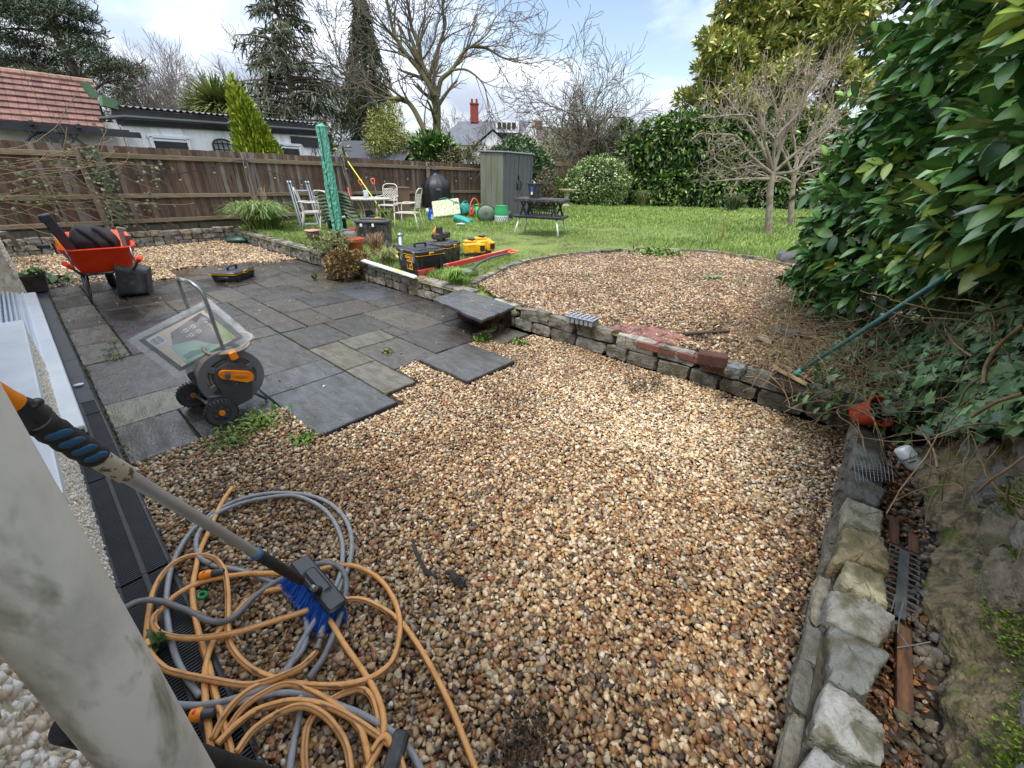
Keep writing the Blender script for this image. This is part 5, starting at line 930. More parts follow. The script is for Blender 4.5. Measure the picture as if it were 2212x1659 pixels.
# ================================================================ RIGHT SIDE: LAUREL, IVY, VINES
def lfront(x):   # front face of the overhanging laurel
    return np.interp(x, [1.3, 2.0, 3.0, 4.6, 5.3, 5.9], [-.42, -.30, -.12, .10, .55, .62])
def lbot(x): return np.interp(x, [1.3, 2.0, 2.8, 3.8, 4.6, 5.2, 5.9], [1.72, 1.62, 1.44, 1.16, .90, .50, .40])
def laurel():
    rs = np.random.RandomState(21); t = thing('laurel_bush', 'large glossy leaved laurel overhanging the right boundary wall near the camera', 'bush', (3.6, -1.0, .5))
    tv, tf = leaf_t(.47, .14, .24, 6); tc_ = np.ones((len(tv), 3)); 
    for i in range(5): tc_[1+3*i+1] = (1.5, 1.45, 1.5)
    P = []; Dr = []; Rl = []; Sz = []; Cl = []; stems = []
    cols = np.array([C('#456c38'), C('#517a42'), C('#3a6032'), C('#608848'), C('#31532d'), C('#729752'), C('#4d7640')])
    def shoot(q, d, L_, n, sz):
        k = 4; pts = [q]; dd = d.copy()
        for i in range(k): dd = dd+np.array([0, 0, .05])+rs.normal(0, .08, 3); dd /= np.linalg.norm(dd); pts.append(pts[-1]+dd*L_/k)
        for i in range(k): stems.append((pts[i], pts[i+1], .0042-.0006*i, .0036-.0006*i))
        a0 = rs.uniform(0, 6); x_ = np.cross(dd, [0, 0, 1.]); x_ /= np.linalg.norm(x_)+1e-6; y_ = np.cross(dd, x_)
        young = rs.rand() < .08
        for j in range(n):
            u = .15+.85*j/(n-1); f_ = u*k; i = min(int(f_), k-1); b = pts[i]+(pts[i+1]-pts[i])*(f_-i); a = a0+j*2.4; o = math.radians(35+45*(1-u)+rs.normal(0, 8))
            v = dd*math.cos(o)+(x_*math.cos(a)+y_*math.sin(a))*math.sin(o); v[2] -= .22; P.append(b); Dr.append(v); Rl.append(rs.normal(0, .5)); Sz.append(sz*float(np.interp(q[0], [1.3, 3.0], [.66, 1]))*rs.uniform(.7, 1.15)*(1.05-.35*u*u)); c = cols[rs.randint(7)]*rs.uniform(.75, 1.25)
            if young: c = np.array(C('#8ea34c'))*rs.uniform(.8, 1.1)
            if rs.rand() < .004: c = np.array(C('#b8a53a'))
            Cl.append(c)
    N_ = 1500
    for k in range(N_):
        x = rs.uniform(1.3, 5.95); zb = lbot(x); z = zb+(4.4-zb)*rs.rand()**1.25; dep = rs.choice([0, .16, .34], p=[.55, .3, .15]); bul = .16*math.sin(x*2.3+z*1.7)+.10*math.sin(x*5.1-z*4.2)
        y = lfront(x)+bul-dep-.10-max(0, (zb+.25-z))*.7
        if x > 5.3: y -= (x-5.3)*.9*rs.rand()*1.2
        d = np.array([rs.normal(0, .5)-(.25 if x < 4.5 else -.3), 1.0, rs.normal(.15, .45)]); d /= np.linalg.norm(d); shoot(np.array([x, y-.10, z]), d, rs.uniform(.16, .30)*float(np.interp(x, [1.3, 3.0], [.75, 1])), rs.randint(8, 12), .168)
    for k in range(380):   # far end face of the bush, towards the lawn
        z = rs.uniform(.45, 4.4); y = rs.uniform(-1.4, .6); shoot(np.array([5.65+.15*math.sin(z*4+y*3), y, z]), np.array([rs.uniform(.2, 1), rs.normal(.2, .5), rs.normal(.1, .4)]), .25, 9, .165)
    P, Dr, Rl, Sz, Cl = map(np.array, (P, Dr, Rl, Sz, Cl)); n = len(P)
    M = dir_mats(Dr, Rl)*Sz[:, None, None]; V, F, c = inst(tv, tf, M, P, Cl); c = c*np.tile(tc_, (n, 1))
    lm = mat('laurel_near', attr=True, rough=.27, col2=(.8, .85, .7), vs=14, spec=.5, bump=.12, bs=35); mk('foliage', V, F, lm, t, smooth=True, cols=c, world=True)
    V, F = segmesh(stems, 5); mk('twigs', V, F, mat('green_twig', C('#6f7a3e'), .6), t, world=True)
    sg = []
    for k in range(22):
        x = rs.uniform(2.9, 5.6); q = np.array([x, -.95+rs.normal(0, .1), .9 if x < 4.2 else .1]); d = np.array([rs.normal(0, .5), .25, 1.])
        for i in range(5): d = d+rs.normal(0, .16, 3)*[1, .4, 1]; d /= np.linalg.norm(d); q2 = q+d*.3; sg.append((q, q2, .03-.003*i, .027-.003*i)); q = q2
    V, F = segmesh(sg, 7); mk('branches', V, F, bark_d, t, world=True)
    # dense interior leaves, shade painted in as darker green, so no light passes
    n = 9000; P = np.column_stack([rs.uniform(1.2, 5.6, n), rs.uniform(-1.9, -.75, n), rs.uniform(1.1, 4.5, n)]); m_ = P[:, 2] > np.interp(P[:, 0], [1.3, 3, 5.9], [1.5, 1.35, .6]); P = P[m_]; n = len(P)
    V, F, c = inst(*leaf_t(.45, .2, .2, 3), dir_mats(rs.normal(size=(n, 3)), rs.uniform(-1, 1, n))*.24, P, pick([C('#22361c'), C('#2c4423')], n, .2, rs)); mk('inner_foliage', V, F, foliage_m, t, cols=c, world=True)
laurel()
# dark mass added behind / under the laurel, standing in for its inner shade
mb = MB(); rs = random.Random(2)
for k in range(12): mb.rock((1.6+k*.36, -1.45, 1.0), (.6, .5, 2.0), (0, 0, rs.random()), .1, .5, k, (.03, .028, .02))
tag(mb.build('shade_backing', dark_soil), 'dark mass standing in for the shade under the laurel behind the boundary wall', 'backing mass')
# ivy
def ivy_t():
    pts = [(0, 0), (.10, .30), (.0, .52), (.34, .40), (.42, .62), (.62, .30), (1.0, 0), (.62, -.30), (.42, -.62), (.34, -.40), (.0, -.52), (.10, -.30)]
    V = [[.35, 0, .04]]+[[x, y, -.10*(abs(y)*1.2+x*x*.6)] for x, y in pts]; return np.array(V, float), np.array([(0, i+1, (i+1) % 12+1) for i in range(12)])
IV = ivy_t()
def ivy(name, label, P, N_, cols, size, seed, parent=None):
    rs = np.random.RandomState(seed); n = len(P); out = N_+rs.normal(0, .35, (n, 3)); a = rs.normal(size=(n, 3)); a[:, 2] -= .7; d = a-out*np.sum(a*out, 1, keepdims=True)/np.sum(out*out, 1, keepdims=True); d /= np.linalg.norm(d, axis=1, keepdims=True); z = out/np.linalg.norm(out, axis=1, keepdims=True); z = z-d*np.sum(z*d, 1, keepdims=True); z /= np.linalg.norm(z, axis=1, keepdims=True); y = np.cross(z, d)
    M = np.stack([d, y, z], 2)*(size*rs.uniform(.45, 1.25, n))[:, None, None]; return inst(*IV, M, P, pick(cols, n, .25, rs))
rs = np.random.RandomState(31); n = 5600; x = rs.uniform(1.75, 5.6, n); zmin = np.interp(x, [1.75, 2.2, 2.7, 3.2, 3.6, 6], [1.12, .92, .66, .36, .12, .12]); z = zmin+(1.5-zmin)*rs.rand(n)**1.1
y = np.array([hy(a, min(b, 1.3)) for a, b in zip(x, z)])+.04+rs.rand(n)*np.where(z < 1.3, .16, .22)+np.where((x > 3.3), (1.3-z).clip(0)*.22*rs.rand(n), 0); P = np.column_stack([x, y, z])
n2 = 900; x = rs.uniform(3.3, 5.3, n2); y = rs.uniform(-.6, .1, n2)*np.interp(x, [3.3, 5.3], [1, 1]); P2 = np.column_stack([x, y, .16+rs.rand(n2)*.28]); P = np.concatenate([P, P2]); k_ = rs.rand(len(P)) < .86; P = P[k_]
V, F, c = ivy('', '', P, np.tile([-.15, 1, .45], (len(P), 1)), [C('#4b6e44'), C('#587b50'), C('#6d8f5f'), C('#3b5c3a'), C('#7d9c6a'), C('#5a7350')], .078, 4)
t = thing('ivy', 'mass of dark green ivy with dry stems spilling over boundary wall at right', 'ivy', (3, -.7, .8)); mk('leaves', V, F, mat('ivy_leaf', attr=True, rough=.42, col2=(.7, .8, .7), vs=30, spec=.45), t, cols=c, world=True)
def tangle(n, x0, x1, yf, z0, z1, ln, r, seed, step=.05, out=None):
    rs = np.random.RandomState(seed); sg = []
    for k in range(n):
        x = rs.uniform(x0, x1); q = np.array([x, yf(x)+rs.uniform(0, .15), rs.uniform(z0, z1)]); d = rs.normal(size=3); d[1] *= .4; m_ = int(rs.uniform(.3, 1)*ln/step); r0 = r*rs.uniform(.5, 1.4); bend = rs.normal(0, .12, 3)
        for i in range(m_):
            d = d+rs.normal(0, .13, 3)+bend+np.array([0, 0, -.05]); d /= np.linalg.norm(d); q2 = q+d*step; q2[2] = max(q2[2], .12)
            q2[1] = max(q2[1], hy(q2[0], max(.1, min(q2[2], 1.3)))+.012); sg.append((q, q2, r0*(1-i/m_*.6), r0*(1-(i+1)/m_*.6))); q = q2
    return sg
vine_m = mat('dry_vine', C('#93805f'), .85, col2=C('#6b5a42'), vs=12)
V, F = segmesh(tangle(150, 2.0, 5.2, lambda x: -.68, .3, 1.2, .8, .0042, 5), 5); mk('stems', V, F, vine_m, t, world=True)
sg = []
for pl, r_ in [([(1965, 725), (1985, 690), (2010, 660), (2050, 640), (2090, 600)], .008), ([(2125, 830), (2130, 790), (2160, 745), (2212, 700)], .008), ([(1790, 985), (1830, 900), (1880, 860), (1960, 900), (2010, 960), (2025, 1010)], .005), ([(2055, 660), (2040, 700), (2060, 740), (2100, 770)], .006), ([(1700, 700), (1760, 660), (1830, 640), (1900, 600)], .004), ([(2100, 900), (2150, 870), (2212, 850)], .007), ([(1850, 640), (1900, 560), (1960, 520), (2030, 560), (2090, 600)], .004)]:
    pts = smoothpath([PY(*p, -.52 if p[0] > 1900 else -.3) for p in pl], 6)
    for i in range(len(pts)-1): sg.append((pts[i], pts[i+1], r_, r_*.95))
V, F = segmesh(sg, 7); mk('thick_stems', V, F, vine_m, t, world=True)
# dry vine litter between laurel foot and broom
rs = np.random.RandomState(8); sg = []
for k in range(620):
    p = S(rs.uniform(1600, 1900), rs.uniform(640, 830), .3) if k < 460 else S(rs.uniform(1760, 1990), rs.uniform(830, 930), .25)
    q = np.array(p)+[0, 0, rs.uniform(0, .22)]; d = rs.normal(size=3); d[2] = abs(d[2])*.6; m_ = rs.randint(5, 13); r0 = rs.uniform(.0012, .0034); bend = rs.normal(0, .15, 3)
    for i in range(m_): d = d+rs.normal(0, .2, 3)+bend; d[2] -= .08; d /= np.linalg.norm(d); q2 = q+d*.05; q2[2] = max(q2[2], .24); sg.append((q, q2, r0, r0*.9)); q = q2
V, F = segmesh(sg, 4); tag(mk('dry_stems', V, F, vine_m), 'tangle of thin dry straw stems at the foot of the laurel', 'dry stems', kind='stuff')
sp = [S(rs.uniform(1640, 1890), rs.uniform(640, 800), .26) for _ in range(300)]; tufts('ground_cover', 'thin green and straw undergrowth below the laurel', 'undergrowth', [tuple(p) for p in sp], [C('#6d7a48'), C('#8c8558'), C('#51663a'), C('#7a6a4c')], .06, 22, T_=blade_t(.07, .3, 3), spread=.05, seed=6, up=.8)
# leaf litter in the trench and on the gravel edge
def litter(name, label, spots, cols, size, seed, n):
    rs = np.random.RandomState(seed); s_ = np.array([list(p) for p in spots]); P = s_[rs.randint(len(s_), size=n)]+np.column_stack([rs.normal(0, .05, n), rs.normal(0, .025, n), rs.uniform(0, .02, n)]); d = rs.normal(size=(n, 3)); d[:, 2] *= .35
    V, F, c = inst(*leaf_t(.6, .5, .3, 3), dir_mats(d, rs.uniform(-1, 1, n))*(size*rs.uniform(.4, 1.2, n))[:, None, None], P, pick(cols, n, .3, rs)); return tag(mk(name, V, F, foliage_m, cols=c), label, 'dead leaves', kind='stuff')
litter('dead_leaves', 'brown dead leaves and debris in the trench behind the low wall', [(x, -.5+.06*math.sin(x*20), .14) for x in np.linspace(.9, 3.5, 60)], [C('#5a3a26'), C('#6f4a30'), C('#3c2a1e'), C('#8a6040'), C('#4a3526')], .032, 3, 2600)
litter('dead_leaves', 'reddish brown dead leaves on gravel along the right wall foot', [(x, -.24+abs(.05*math.sin(x*13)), .012) for x in np.linspace(1.3, 3.5, 50)], [C('#4f3428'), C('#5f4434'), C('#43301f')], .022, 4, 380)
litter('dead_leaves', 'dark leaf debris scattered at the laurel foot on raised bed', [S(rnd.uniform(1500, 1760), rnd.uniform(690, 760), .29) for _ in range(80)], [C('#3a2c20'), C('#4d3c2a'), C('#2d241b')], .035, 5, 900)
litter('dead_leaves', 'dark soil and leaf scraps in a hollow of gravel at bottom centre', [S(rnd.uniform(1095, 1150), rnd.uniform(1575, 1640), .02) for _ in range(30)], [C('#2d221a'), C('#3d2e22'), C('#54402c')], .018, 15, 420)
litter('dead_leaves', 'dark moss and leaf debris on gravel in front of the grey wall', [S(rnd.uniform(1350, 1420), rnd.uniform(812, 845), .012) for _ in range(30)], [C('#3b3a24'), C('#3d2e22'), C('#54452c')], .02, 16, 420)
litter('dead_leaves', 'brown leaf and twig scraps scattered thinly over the gravel', [S(rnd.uniform(500, 1750), rnd.uniform(950, 1650), .014) for _ in range(160)], [C('#5a3a26'), C('#6f4a30'), C('#3c2a1e'), C('#8a6040')], .02, 17, 260)
# climbing plant on the left of the fence
t = thing('climbing_plant', 'straggly brown climber with sparse ivy leaves over the left end of fence', 'climber', (0, 13, .4)); rs = np.random.RandomState(6); sg = []; LP = []
for k in range(44):
    a = PY(rs.uniform(-80, 120), rs.uniform(320, 470), 12.75); q = np.array(a); d = np.array([1, 0, rs.normal(-.15, .35)]); m_ = rs.randint(8, 30); bend = rs.normal(0, .05, 3)
    for i in range(m_):
        d = d+rs.normal(0, .10, 3)*[1, .3, 1]+bend*[1, .2, 1]; d /= np.linalg.norm(d); q2 = q+d*.09; q2[1] = min(q2[1], 13.05); sg.append((q, q2, .006, .0045)); q = q2
        if rs.rand() < .14: LP.append(q2+rs.normal(0, .03, 3))
for (x, y, n, s_) in [(200, 330, 60, 8), (215, 370, 70, 10), (230, 400, 50, 12), (245, 440, 60, 14), (255, 470, 60, 14), (120, 400, 30, 20), (330, 375, 26, 18), (60, 420, 24, 20), (300, 455, 30, 30)]:
    for _ in range(n): LP.append(np.array(PY(x+rs.normal(0, s_), y+rs.normal(0, s_), 12.98)))
V, F = segmesh(sg, 4); mk('stems', V, F, mat('dry_vine2', C('#7a684f'), .9), t, world=True); LP = np.array(LP); V, F, c = ivy('', '', LP, np.tile([0, -1, .3], (len(LP), 1)), [C('#45543a'), C('#56654a'), C('#6b6a4a')], .062, 5); mk('leaves', V, F, foliage_m, t, cols=c, world=True)
tufts('undergrowth', 'brown dead plant debris at the house end of the lower stone wall', 'undergrowth', [(rnd.uniform(-1.2, -.1), rnd.uniform(10, 12.5), .05) for _ in range(60)], [C('#5a4836'), C('#6b5a44'), C('#4a5034')], .16, 14, T_=blade_t(.05, .3, 3), spread=.1, seed=9, up=1)
# ================================================================ STEP, BRICKS
brick = mat('brick', attr=True, rough=.85, col2=(.6, .55, .5), vs=9, bump=.7, bs=60, col3=C('#4a4030'), vs3=8)
P = [S(935, 645, .3), S(1040, 692, .3), S(1112, 662, .3), S(1000, 624, .3)]
t = thing('stone_step', 'loose dark slate slab laid as a step over red bricks between two walls', 'step', (3.3, 3.4, 0)); mb = MB(); c = sum(P, Vector())/4; Q = []; rs = random.Random(4)
for i in range(4):
    for k in range(9): q = P[i].lerp(P[(i+1) % 4], k/9); Q.append(q+Vector((rs.uniform(-.012, .012), rs.uniform(-.012, .012), 0))*(1 if k else .3))
n = len(Q); V = []
for s_, dz in ((.975, 0), (1, -.008), (.99, -.03), (.975, -.045)): V += [(c.x+(q.x-c.x)*s_, c.y+(q.y-c.y)*s_, .305+dz) for q in Q]
mb.add(V, [tuple(range(n)), tuple(range(4*n-1, 3*n-1, -1))]+[((k+1)*n+i, (k+1)*n+(i+1) % n, k*n+(i+1) % n, k*n+i) for k in range(3) for i in range(n)], (.085, .092, .098)); mb.build('slab', slate, t, world=True)
mb = MB(); rs = random.Random(7)
for r_ in range(3):
    for k in range(3): f_ = rs.uniform(.5, .9); mb.box((3.40+rs.uniform(-.006, .006), 3.2+k*.225+(r_ % 2)*.06, .04+r_*.078), (.11, .222, .070), (0, 0, rs.uniform(-.03, .03)), (.26*f_, .085*f_, .055*f_), .006)  # brick colours darkened to paint in the shade under the slab
mb.build('brickwork', brick, t, world=True); mb = MB(); mb.box((3.55, 3.52, .115), (.22, .8, .23), None, (.08, .07, .05)); mb.build('fill', dark_soil, t, world=True)
sp = [tuple(S(x, y, .1)) for x, y in [(1065, 705), (1075, 690), (1060, 715), (1050, 720)]]; tufts('creeping_weed', 'small ivy leafed weed growing at the corner of stone step', 'weed', sp, [C('#6a7a48'), C('#7f8b5c'), C('#56663a')], .028, 60, spread=.035, seed=12, kind=None)
t = thing('brick_edging', 'row and small patch of red bricks sunk in gravel behind the low wall', 'brick edging', (4, 1.5, .27)); mb = MB()
rs = random.Random(3)
def br(px, py, an, z=.226, h=.07, f=None):
    p = S(px, py, z+.03); f_ = f or rs.uniform(.75, 1.2); mb.box((p.x, p.y, z), (.115, .23, h), (rs.uniform(-.03, .03), rs.uniform(-.03, .03), an), (.21*f_, .08*f_, .06*f_), .008)
for px, py in [(1157, 666), (1184, 674), (1213, 683)]: br(px, py, 0)
mb.build('brickwork', brick, t, world=True); mb = MB()
for i in range(3):
    for j in range(3): p = S(1345, 712, .28)+Vector((i*.12, -j*.235-.02*i, 0)); f_ = rs.uniform(.9, 1.3); mb.box((p.x, p.y, .250+rs.uniform(-.004, .004)), (.113, .225, .07), (0, 0, rs.uniform(-.03, .03)), (.25*f_, .11*f_, .10*f_), .008)
mb.build('brick_patch', brick, t, world=True); mb = MB()
for px, py in [(1405, 740), (1437, 748), (1470, 756), (1500, 765), (1533, 775), (1562, 786)]: br(px, py, 0)
br(1540, 768, .3, .31, .10, .45)
mb.build('brickwork', brick, t, world=True)
# ================================================================ OBJECTS
blackp = mat('black_plastic', C('#1e2023'), .38, col2=C('#2c2e31'), vs=8, bump=.08, bs=120)
dusty = mat('dusty_black', C('#2b2b2b'), .6, col2=C('#5c5954'), vs=9, lo=.45, hi=.75, bump=.2, bs=60)
greyp = mat('grey_plastic', C('#44484c'), .45, col2=C('#3a3d40'), vs=9, bump=.08, bs=90)
steel = mat('galvanised', C('#9aa0a2'), .38, .8, col2=C('#7d8384'), vs=10, bump=.05)
alu = mat('aluminium', C('#b4b8ba'), .32, .85, col2=C('#98999a'), vs=14)
chairm = mat('cream_metal', C('#c9c7bb'), .4, .1, col2=C('#a9a698'), vs=12)
yel = mat('tool_yellow', C('#e8ad12'), .4, col2=C('#c9920e'), vs=10); orange = mat('orange_plastic', C('#f08a10'), .4, col2=C('#dc7a0c'), vs=12)
rubber = mat('rubber', C('#17171a'), .75, col2=C('#2a2926'), vs=20, bump=.2)
tealm = mat('teal_plastic', C('#1f8f80'), .45, col2=C('#17776a'), vs=9); redm = mat('red_plastic', C('#c43a30'), .45); whitem = mat('white_plastic', C('#d6d8d8'), .4); bluem = mat('blue_plastic', C('#1f52b8'), .4)
terra = mat('terracotta', C('#b0603a'), .85, col2=C('#93502f'), vs=10, bump=.3)
def ztop(p, h=0): return Vector((p[0], p[1], p[2]+h))
# ---------------- hoses on the gravel
def Z7(x, y): return (.4166*x, 967.7+.4166*y)
def hose_mesh(mb, pl, r, z0, col, stripe=None, lift=None, k=7, seed=0):
    P = smoothpath([S(*Z7(*p), z0) for p in pl], k); n = 14; rs = random.Random(seed); V = []; Cc = []
    for i, p in enumerate(P):
        p = p.copy(); p[2] = z0+.006*math.sin(i*.21+seed)+(lift(i/(len(P)-1)) if lift else 0)
        d = P[min(i+1, len(P)-1)]-P[max(i-1, 0)]; d[2] = 0; d /= np.linalg.norm(d)+1e-9; s_ = np.array([-d[1], d[0], 0]); tw = .9+.5*math.sin(i*.05+seed)
        for j in range(n):
            a = 2*PI*j/n; V.append(p+r*(1+.035*math.sin(i*.9+seed)*math.sin(i*.13))*(s_*math.cos(a)+np.array([0, 0, 1.])*math.sin(a))); aa = (a-tw-PI/2+.3) % PI
            Cc.append(stripe if (stripe and (aa < .24 or aa > PI-.24)) else col)
    b = len(mb.v); mb.v.extend([list(v) for v in V]); mb.c.extend(Cc); m_ = len(P)
    mb.f.extend([tuple(q+b for q in (i*n+j, i*n+(j+1) % n, (i+1)*n+(j+1) % n, (i+1)*n+j)) for i in range(m_-1) for j in range(n)]+[tuple(b+q for q in range(n-1, -1, -1)), tuple(b+(m_-1)*n+q for q in range(n))])
hose_m = mat('hose_pvc', attr=True, rough=.45, col2=(.70, .66, .62), vs=22, lo=.5, hi=.72, bump=.25, bs=400)
ORC, STR = (.68, .33, .10), (.13, .075, .045)
t = thing('garden_hose', 'orange garden hose with brown stripes lying in tangled loops on the gravel', 'hose', (.2, 1.2, 0)); mb = MB()
OR = [[(1205, 205), (1150, 290), (1085, 430), (1035, 530), (1015, 620), (1000, 740), (1010, 860), (1040, 1000), (1080, 1130), (1110, 1250), (1150, 1400), (1190, 1550), (1230, 1750)],
 [(790, 1080), (762, 1020), (760, 950), (768, 870), (800, 740), (870, 630), (960, 565), (1040, 552), (1115, 575), (1165, 640), (1180, 740), (1180, 850), (1185, 990), (1230, 1080), (1310, 1150), (1420, 1190), (1560, 1222), (1750, 1235), (1900, 1205), (2010, 1130), (2060, 1030), (2075, 900), (2040, 780), (1970, 680), (1880, 622), (1780, 605), (1660, 635), (1560, 680)],
 [(1500, 655), (1300, 650), (1150, 665), (1010, 710), (900, 780), (820, 860), (785, 930), (762, 1000)], [(762, 1000), (775, 1060), (850, 1140), (960, 1180), (1100, 1205), (1260, 1225), (1350, 1215), (1450, 1190), (1560, 1140), (1625, 1070), (1645, 1035)],
 [(1600, 835), (1400, 900), (1200, 965), (1020, 990), (880, 975), (810, 940), (795, 890), (830, 850)], [(1530, 715), (1380, 742), (1280, 800), (1200, 880), (1130, 950), (1085, 1050), (1065, 1180), (1070, 1350), (1090, 1540), (1105, 1750)],
 [(1700, 800), (1850, 787), (1960, 822), (2070, 892), (2160, 1010), (2240, 1150), (2330, 1330), (2410, 1520), (2470, 1680), (2500, 1800)], [(1700, 880), (1790, 1030), (1870, 1140), (1940, 1250), (1985, 1380), (1985, 1500), (1930, 1620), (1850, 1740)],
 [(1130, 1540), (1220, 1440), (1320, 1360), (1450, 1322), (1560, 1317), (1700, 1342), (1830, 1400), (1960, 1490), (2060, 1580), (2100, 1720)], [(1230, 1580), (1310, 1460), (1430, 1380), (1560, 1342), (1670, 1380), (1750, 1460), (1800, 1560), (1825, 1740)],
 [(1600, 1740), (1580, 1650), (1580, 1550), (1605, 1430), (1680, 1330), (1780, 1268), (1870, 1252), (1930, 1300), (1962, 1420), (1955, 1540), (1900, 1660), (1870, 1740)], [(1150, 1510), (1250, 1360), (1380, 1270), (1500, 1225), (1620, 1260), (1760, 1350), (1860, 1450), (1900, 1560), (1930, 1720)],
 [(1100, 1510), (1180, 1370), (1290, 1262), (1420, 1195)], [(1930, 1580), (2000, 1500), (2050, 1620), (2040, 1740)]]
for i, pl in enumerate(OR): hose_mesh(mb, pl, .0112, .024+.0065*(i % 5), ORC, STR, seed=i)
mb.build('hose', hose_m, t, smooth=True, world=True)
t2 = thing('garden_hose', 'grey garden hose lying in loops on gravel among the orange hose', 'hose', (.3, 1.4, 0)); mb = MB()
GRC, GST = (.24, .25, .265), (.30, .31, .32)
for i, pl in enumerate([[(1490, 1800), (1510, 1620), (1530, 1480), (1548, 1390), (1560, 1290)], [(1040, 1290), (960, 1180), (900, 1050), (870, 900), (868, 750), (900, 590), (980, 440), (1100, 340), (1250, 270), (1420, 235), (1580, 238), (1700, 280), (1790, 370), (1825, 480), (1810, 600), (1760, 720), (1700, 880), (1655, 990)],
   [(1090, 600), (1030, 560), (1015, 500), (1040, 430), (1120, 345), (1260, 280), (1440, 248), (1560, 258), (1690, 330), (1765, 450), (1775, 580), (1750, 700), (1660, 860), (1560, 1010), (1480, 1160), (1380, 1240), (1200, 1310), (1040, 1335), (900, 1325)],
   [(640, 920), (690, 880), (760, 830), (860, 815), (970, 840), (1060, 885), (1150, 905), (1230, 870), (1320, 770), (1420, 695), (1560, 630), (1680, 602), (1765, 625), (1795, 700), (1770, 850), (1690, 1070), (1600, 1200)], [(1050, 580), (1110, 612), (1250, 640), (1400, 690), (1500, 760), (1585, 880), (1580, 1030), (1500, 1130), (1400, 1230)],
   [(1150, 1350), (1300, 1310), (1450, 1272), (1600, 1275), (1750, 1330), (1890, 1392), (2040, 1480), (2130, 1570), (2210, 1720)]]): hose_mesh(mb, pl, .0108 if i != 3 else .012, .018+.006*(i % 4), GRC if i != 3 else (.15, .15, .15), GST if i != 3 else None, seed=i+20, lift=(lambda u: max(0, .10*(1-u*4.5))) if i == 3 else None)
mb.build('hose', hose_m, t2, smooth=True, world=True)
p = S(*Z7(1655, 1010), .04); mb = MB(); d = Vector((S(*Z7(1670, 960), .04)-S(*Z7(1640, 1050), .04))).normalized()
mb.tube([p-d*.03, p-d*.028, p-d*.012, p-d*.010, p+d*.012, p+d*.014, p+d*.03], [.013, .017, .017, .0125, .0125, .017, .017], 14); auto(mb.build('connector', mat('brass_grey', C('#6e675c'), .5, .5), t2, world=True))
def tapconn(name, label, a, b, c1=orange):
    a = Vector(a); b = Vector(b); d = b-a; t = thing(name, label, 'hose connector', a); mb = MB(); mb.tube([a, a.lerp(b, .05), a.lerp(b, .4), a.lerp(b, .52)], [.012, .019, .021, .016], 16); auto(mb.build('collar', c1, t, world=True)); mb = MB(); mb.tube([a.lerp(b, .52), a.lerp(b, .56), a.lerp(b, .95), b], [.015, .017, .014, .012], 16); auto(mb.build('sleeve', greyp, t, world=True)); mb = MB(); mb.ball(a.lerp(b, .25)+Vector((0, 0, .012)), (.011, .011, .01), 10, 6); mb.build('red_button', redm, t, world=True)
tapconn('hose_connector', 'yellow and grey quick connector with red button on drain, upper of the two', S(*Z7(1035, 665), .05), S(*Z7(1160, 640), .055)); tapconn('hose_connector', 'yellow hose connector with red oval half hidden by the downpipe', S(*Z7(985, 1390), .05), S(*Z7(1110, 1370), .05))
t = thing('hose_washer', 'small green plastic ring lying on gravel inside the hose loops', 'washer', S(*Z7(1050, 768), .015)); mb = MB(); mb.lathe([(.010, 0), (.019, 0), (.019, .012), (.014, .016), (.010, .014), (.010, 0)], 20, rotm((.25, .1, 0)), cap=False); auto(mb.build('ring', mat('green_plastic', C('#1f8a4c'), .4), t))
# ---------------- telescopic brush
hd = S(690, 1278, .095); tp = D(-12, 854, .46); d = (tp-hd).normalized(); L_ = (tp-hd).length
t = thing('telescopic_brush', 'blue bristled wash brush on long grey telescopic pole leaning over the gravel', 'brush', (hd.x, hd.y, 0)); at = lambda s_: hd+d*s_
def s_px(px):   # distance along the pole whose point is seen at this column
    best = min((abs(CX+F_PX*((at(q)-Vector((0, 0, CAM_H))).dot(RT)/(at(q)-Vector((0, 0, CAM_H))).dot(FW))-px), q) for q in [L_*i/1500 for i in range(-30, 1560)]); return best[1]
g0, g1 = s_px(208), s_px(84); sl0 = s_px(272); lg1 = s_px(556); k = 14
mb = MB(); mb.cyl(at(.02), at(.09), .011, 16); mb.build('inner_tube', steel, t, smooth=True, world=True); mb = MB(); mb.cyl(at(lg1), at(sl0), .0125, 24); mb.cyl(at(sl0), at(L_*1.0), .0145, 24); auto(mb.build('pole', mat('pole_grey', C('#a9adb0'), .38, .35, col2=C('#989b9d'), vs=12), t, world=True))
mb = MB(); lg0 = s_px(650); mb.tube([at(lg0), at(lg0+.005), at(lg0+(lg1-lg0)*.5), at(lg1)], [.012, .017, .0165, .0165], 20); mb.build('lower_grip', rubber, t, smooth=True, world=True); mb = MB(); mb.tube([at(lg1), at(lg1+.014)], .0172, 20); mb.build('blue_collar', mat('steel_blue', C('#2f6a98'), .4), t, world=True)
mb = MB(); mb.tube([at(g0+(g1-g0)*i/k) for i in range(k+1)], [.0195+.0012*math.sin(i*1.9) for i in range(k+1)], 24); mb.build('upper_grip', rubber, t, smooth=True, world=True)
cv = (Vector((0, 0, CAM_H))-at((g0+g1)/2)); cv = (cv-d*cv.dot(d)).normalized()
for i in range(4):
    mb = MB(); s0 = g0+(g1-g0)*(.14+.22*i); sd_ = d.cross(cv); Mx = np.stack([np.array(d*.8+sd_*.6), np.array(sd_*.8-d*.6), np.array(cv)], 1); mb.ball(at(s0)+cv*.0165, (.0085, .017, .0045), 16, 8, M=Mx); mb.build('blue_pad', mat('grip_blue', C('#1f4f70'), .6), t, smooth=True, world=True)
mb = MB(); mb.tube([at(sl0), at(sl0+.003), at(g0)], [.0155, .0165, .0165], 20); auto(mb.build('worn_sleeve', mat('worn_label', C('#b5ab98'), .6, col2=C('#55493a'), vs=60, lo=.55, hi=.6), t, world=True))
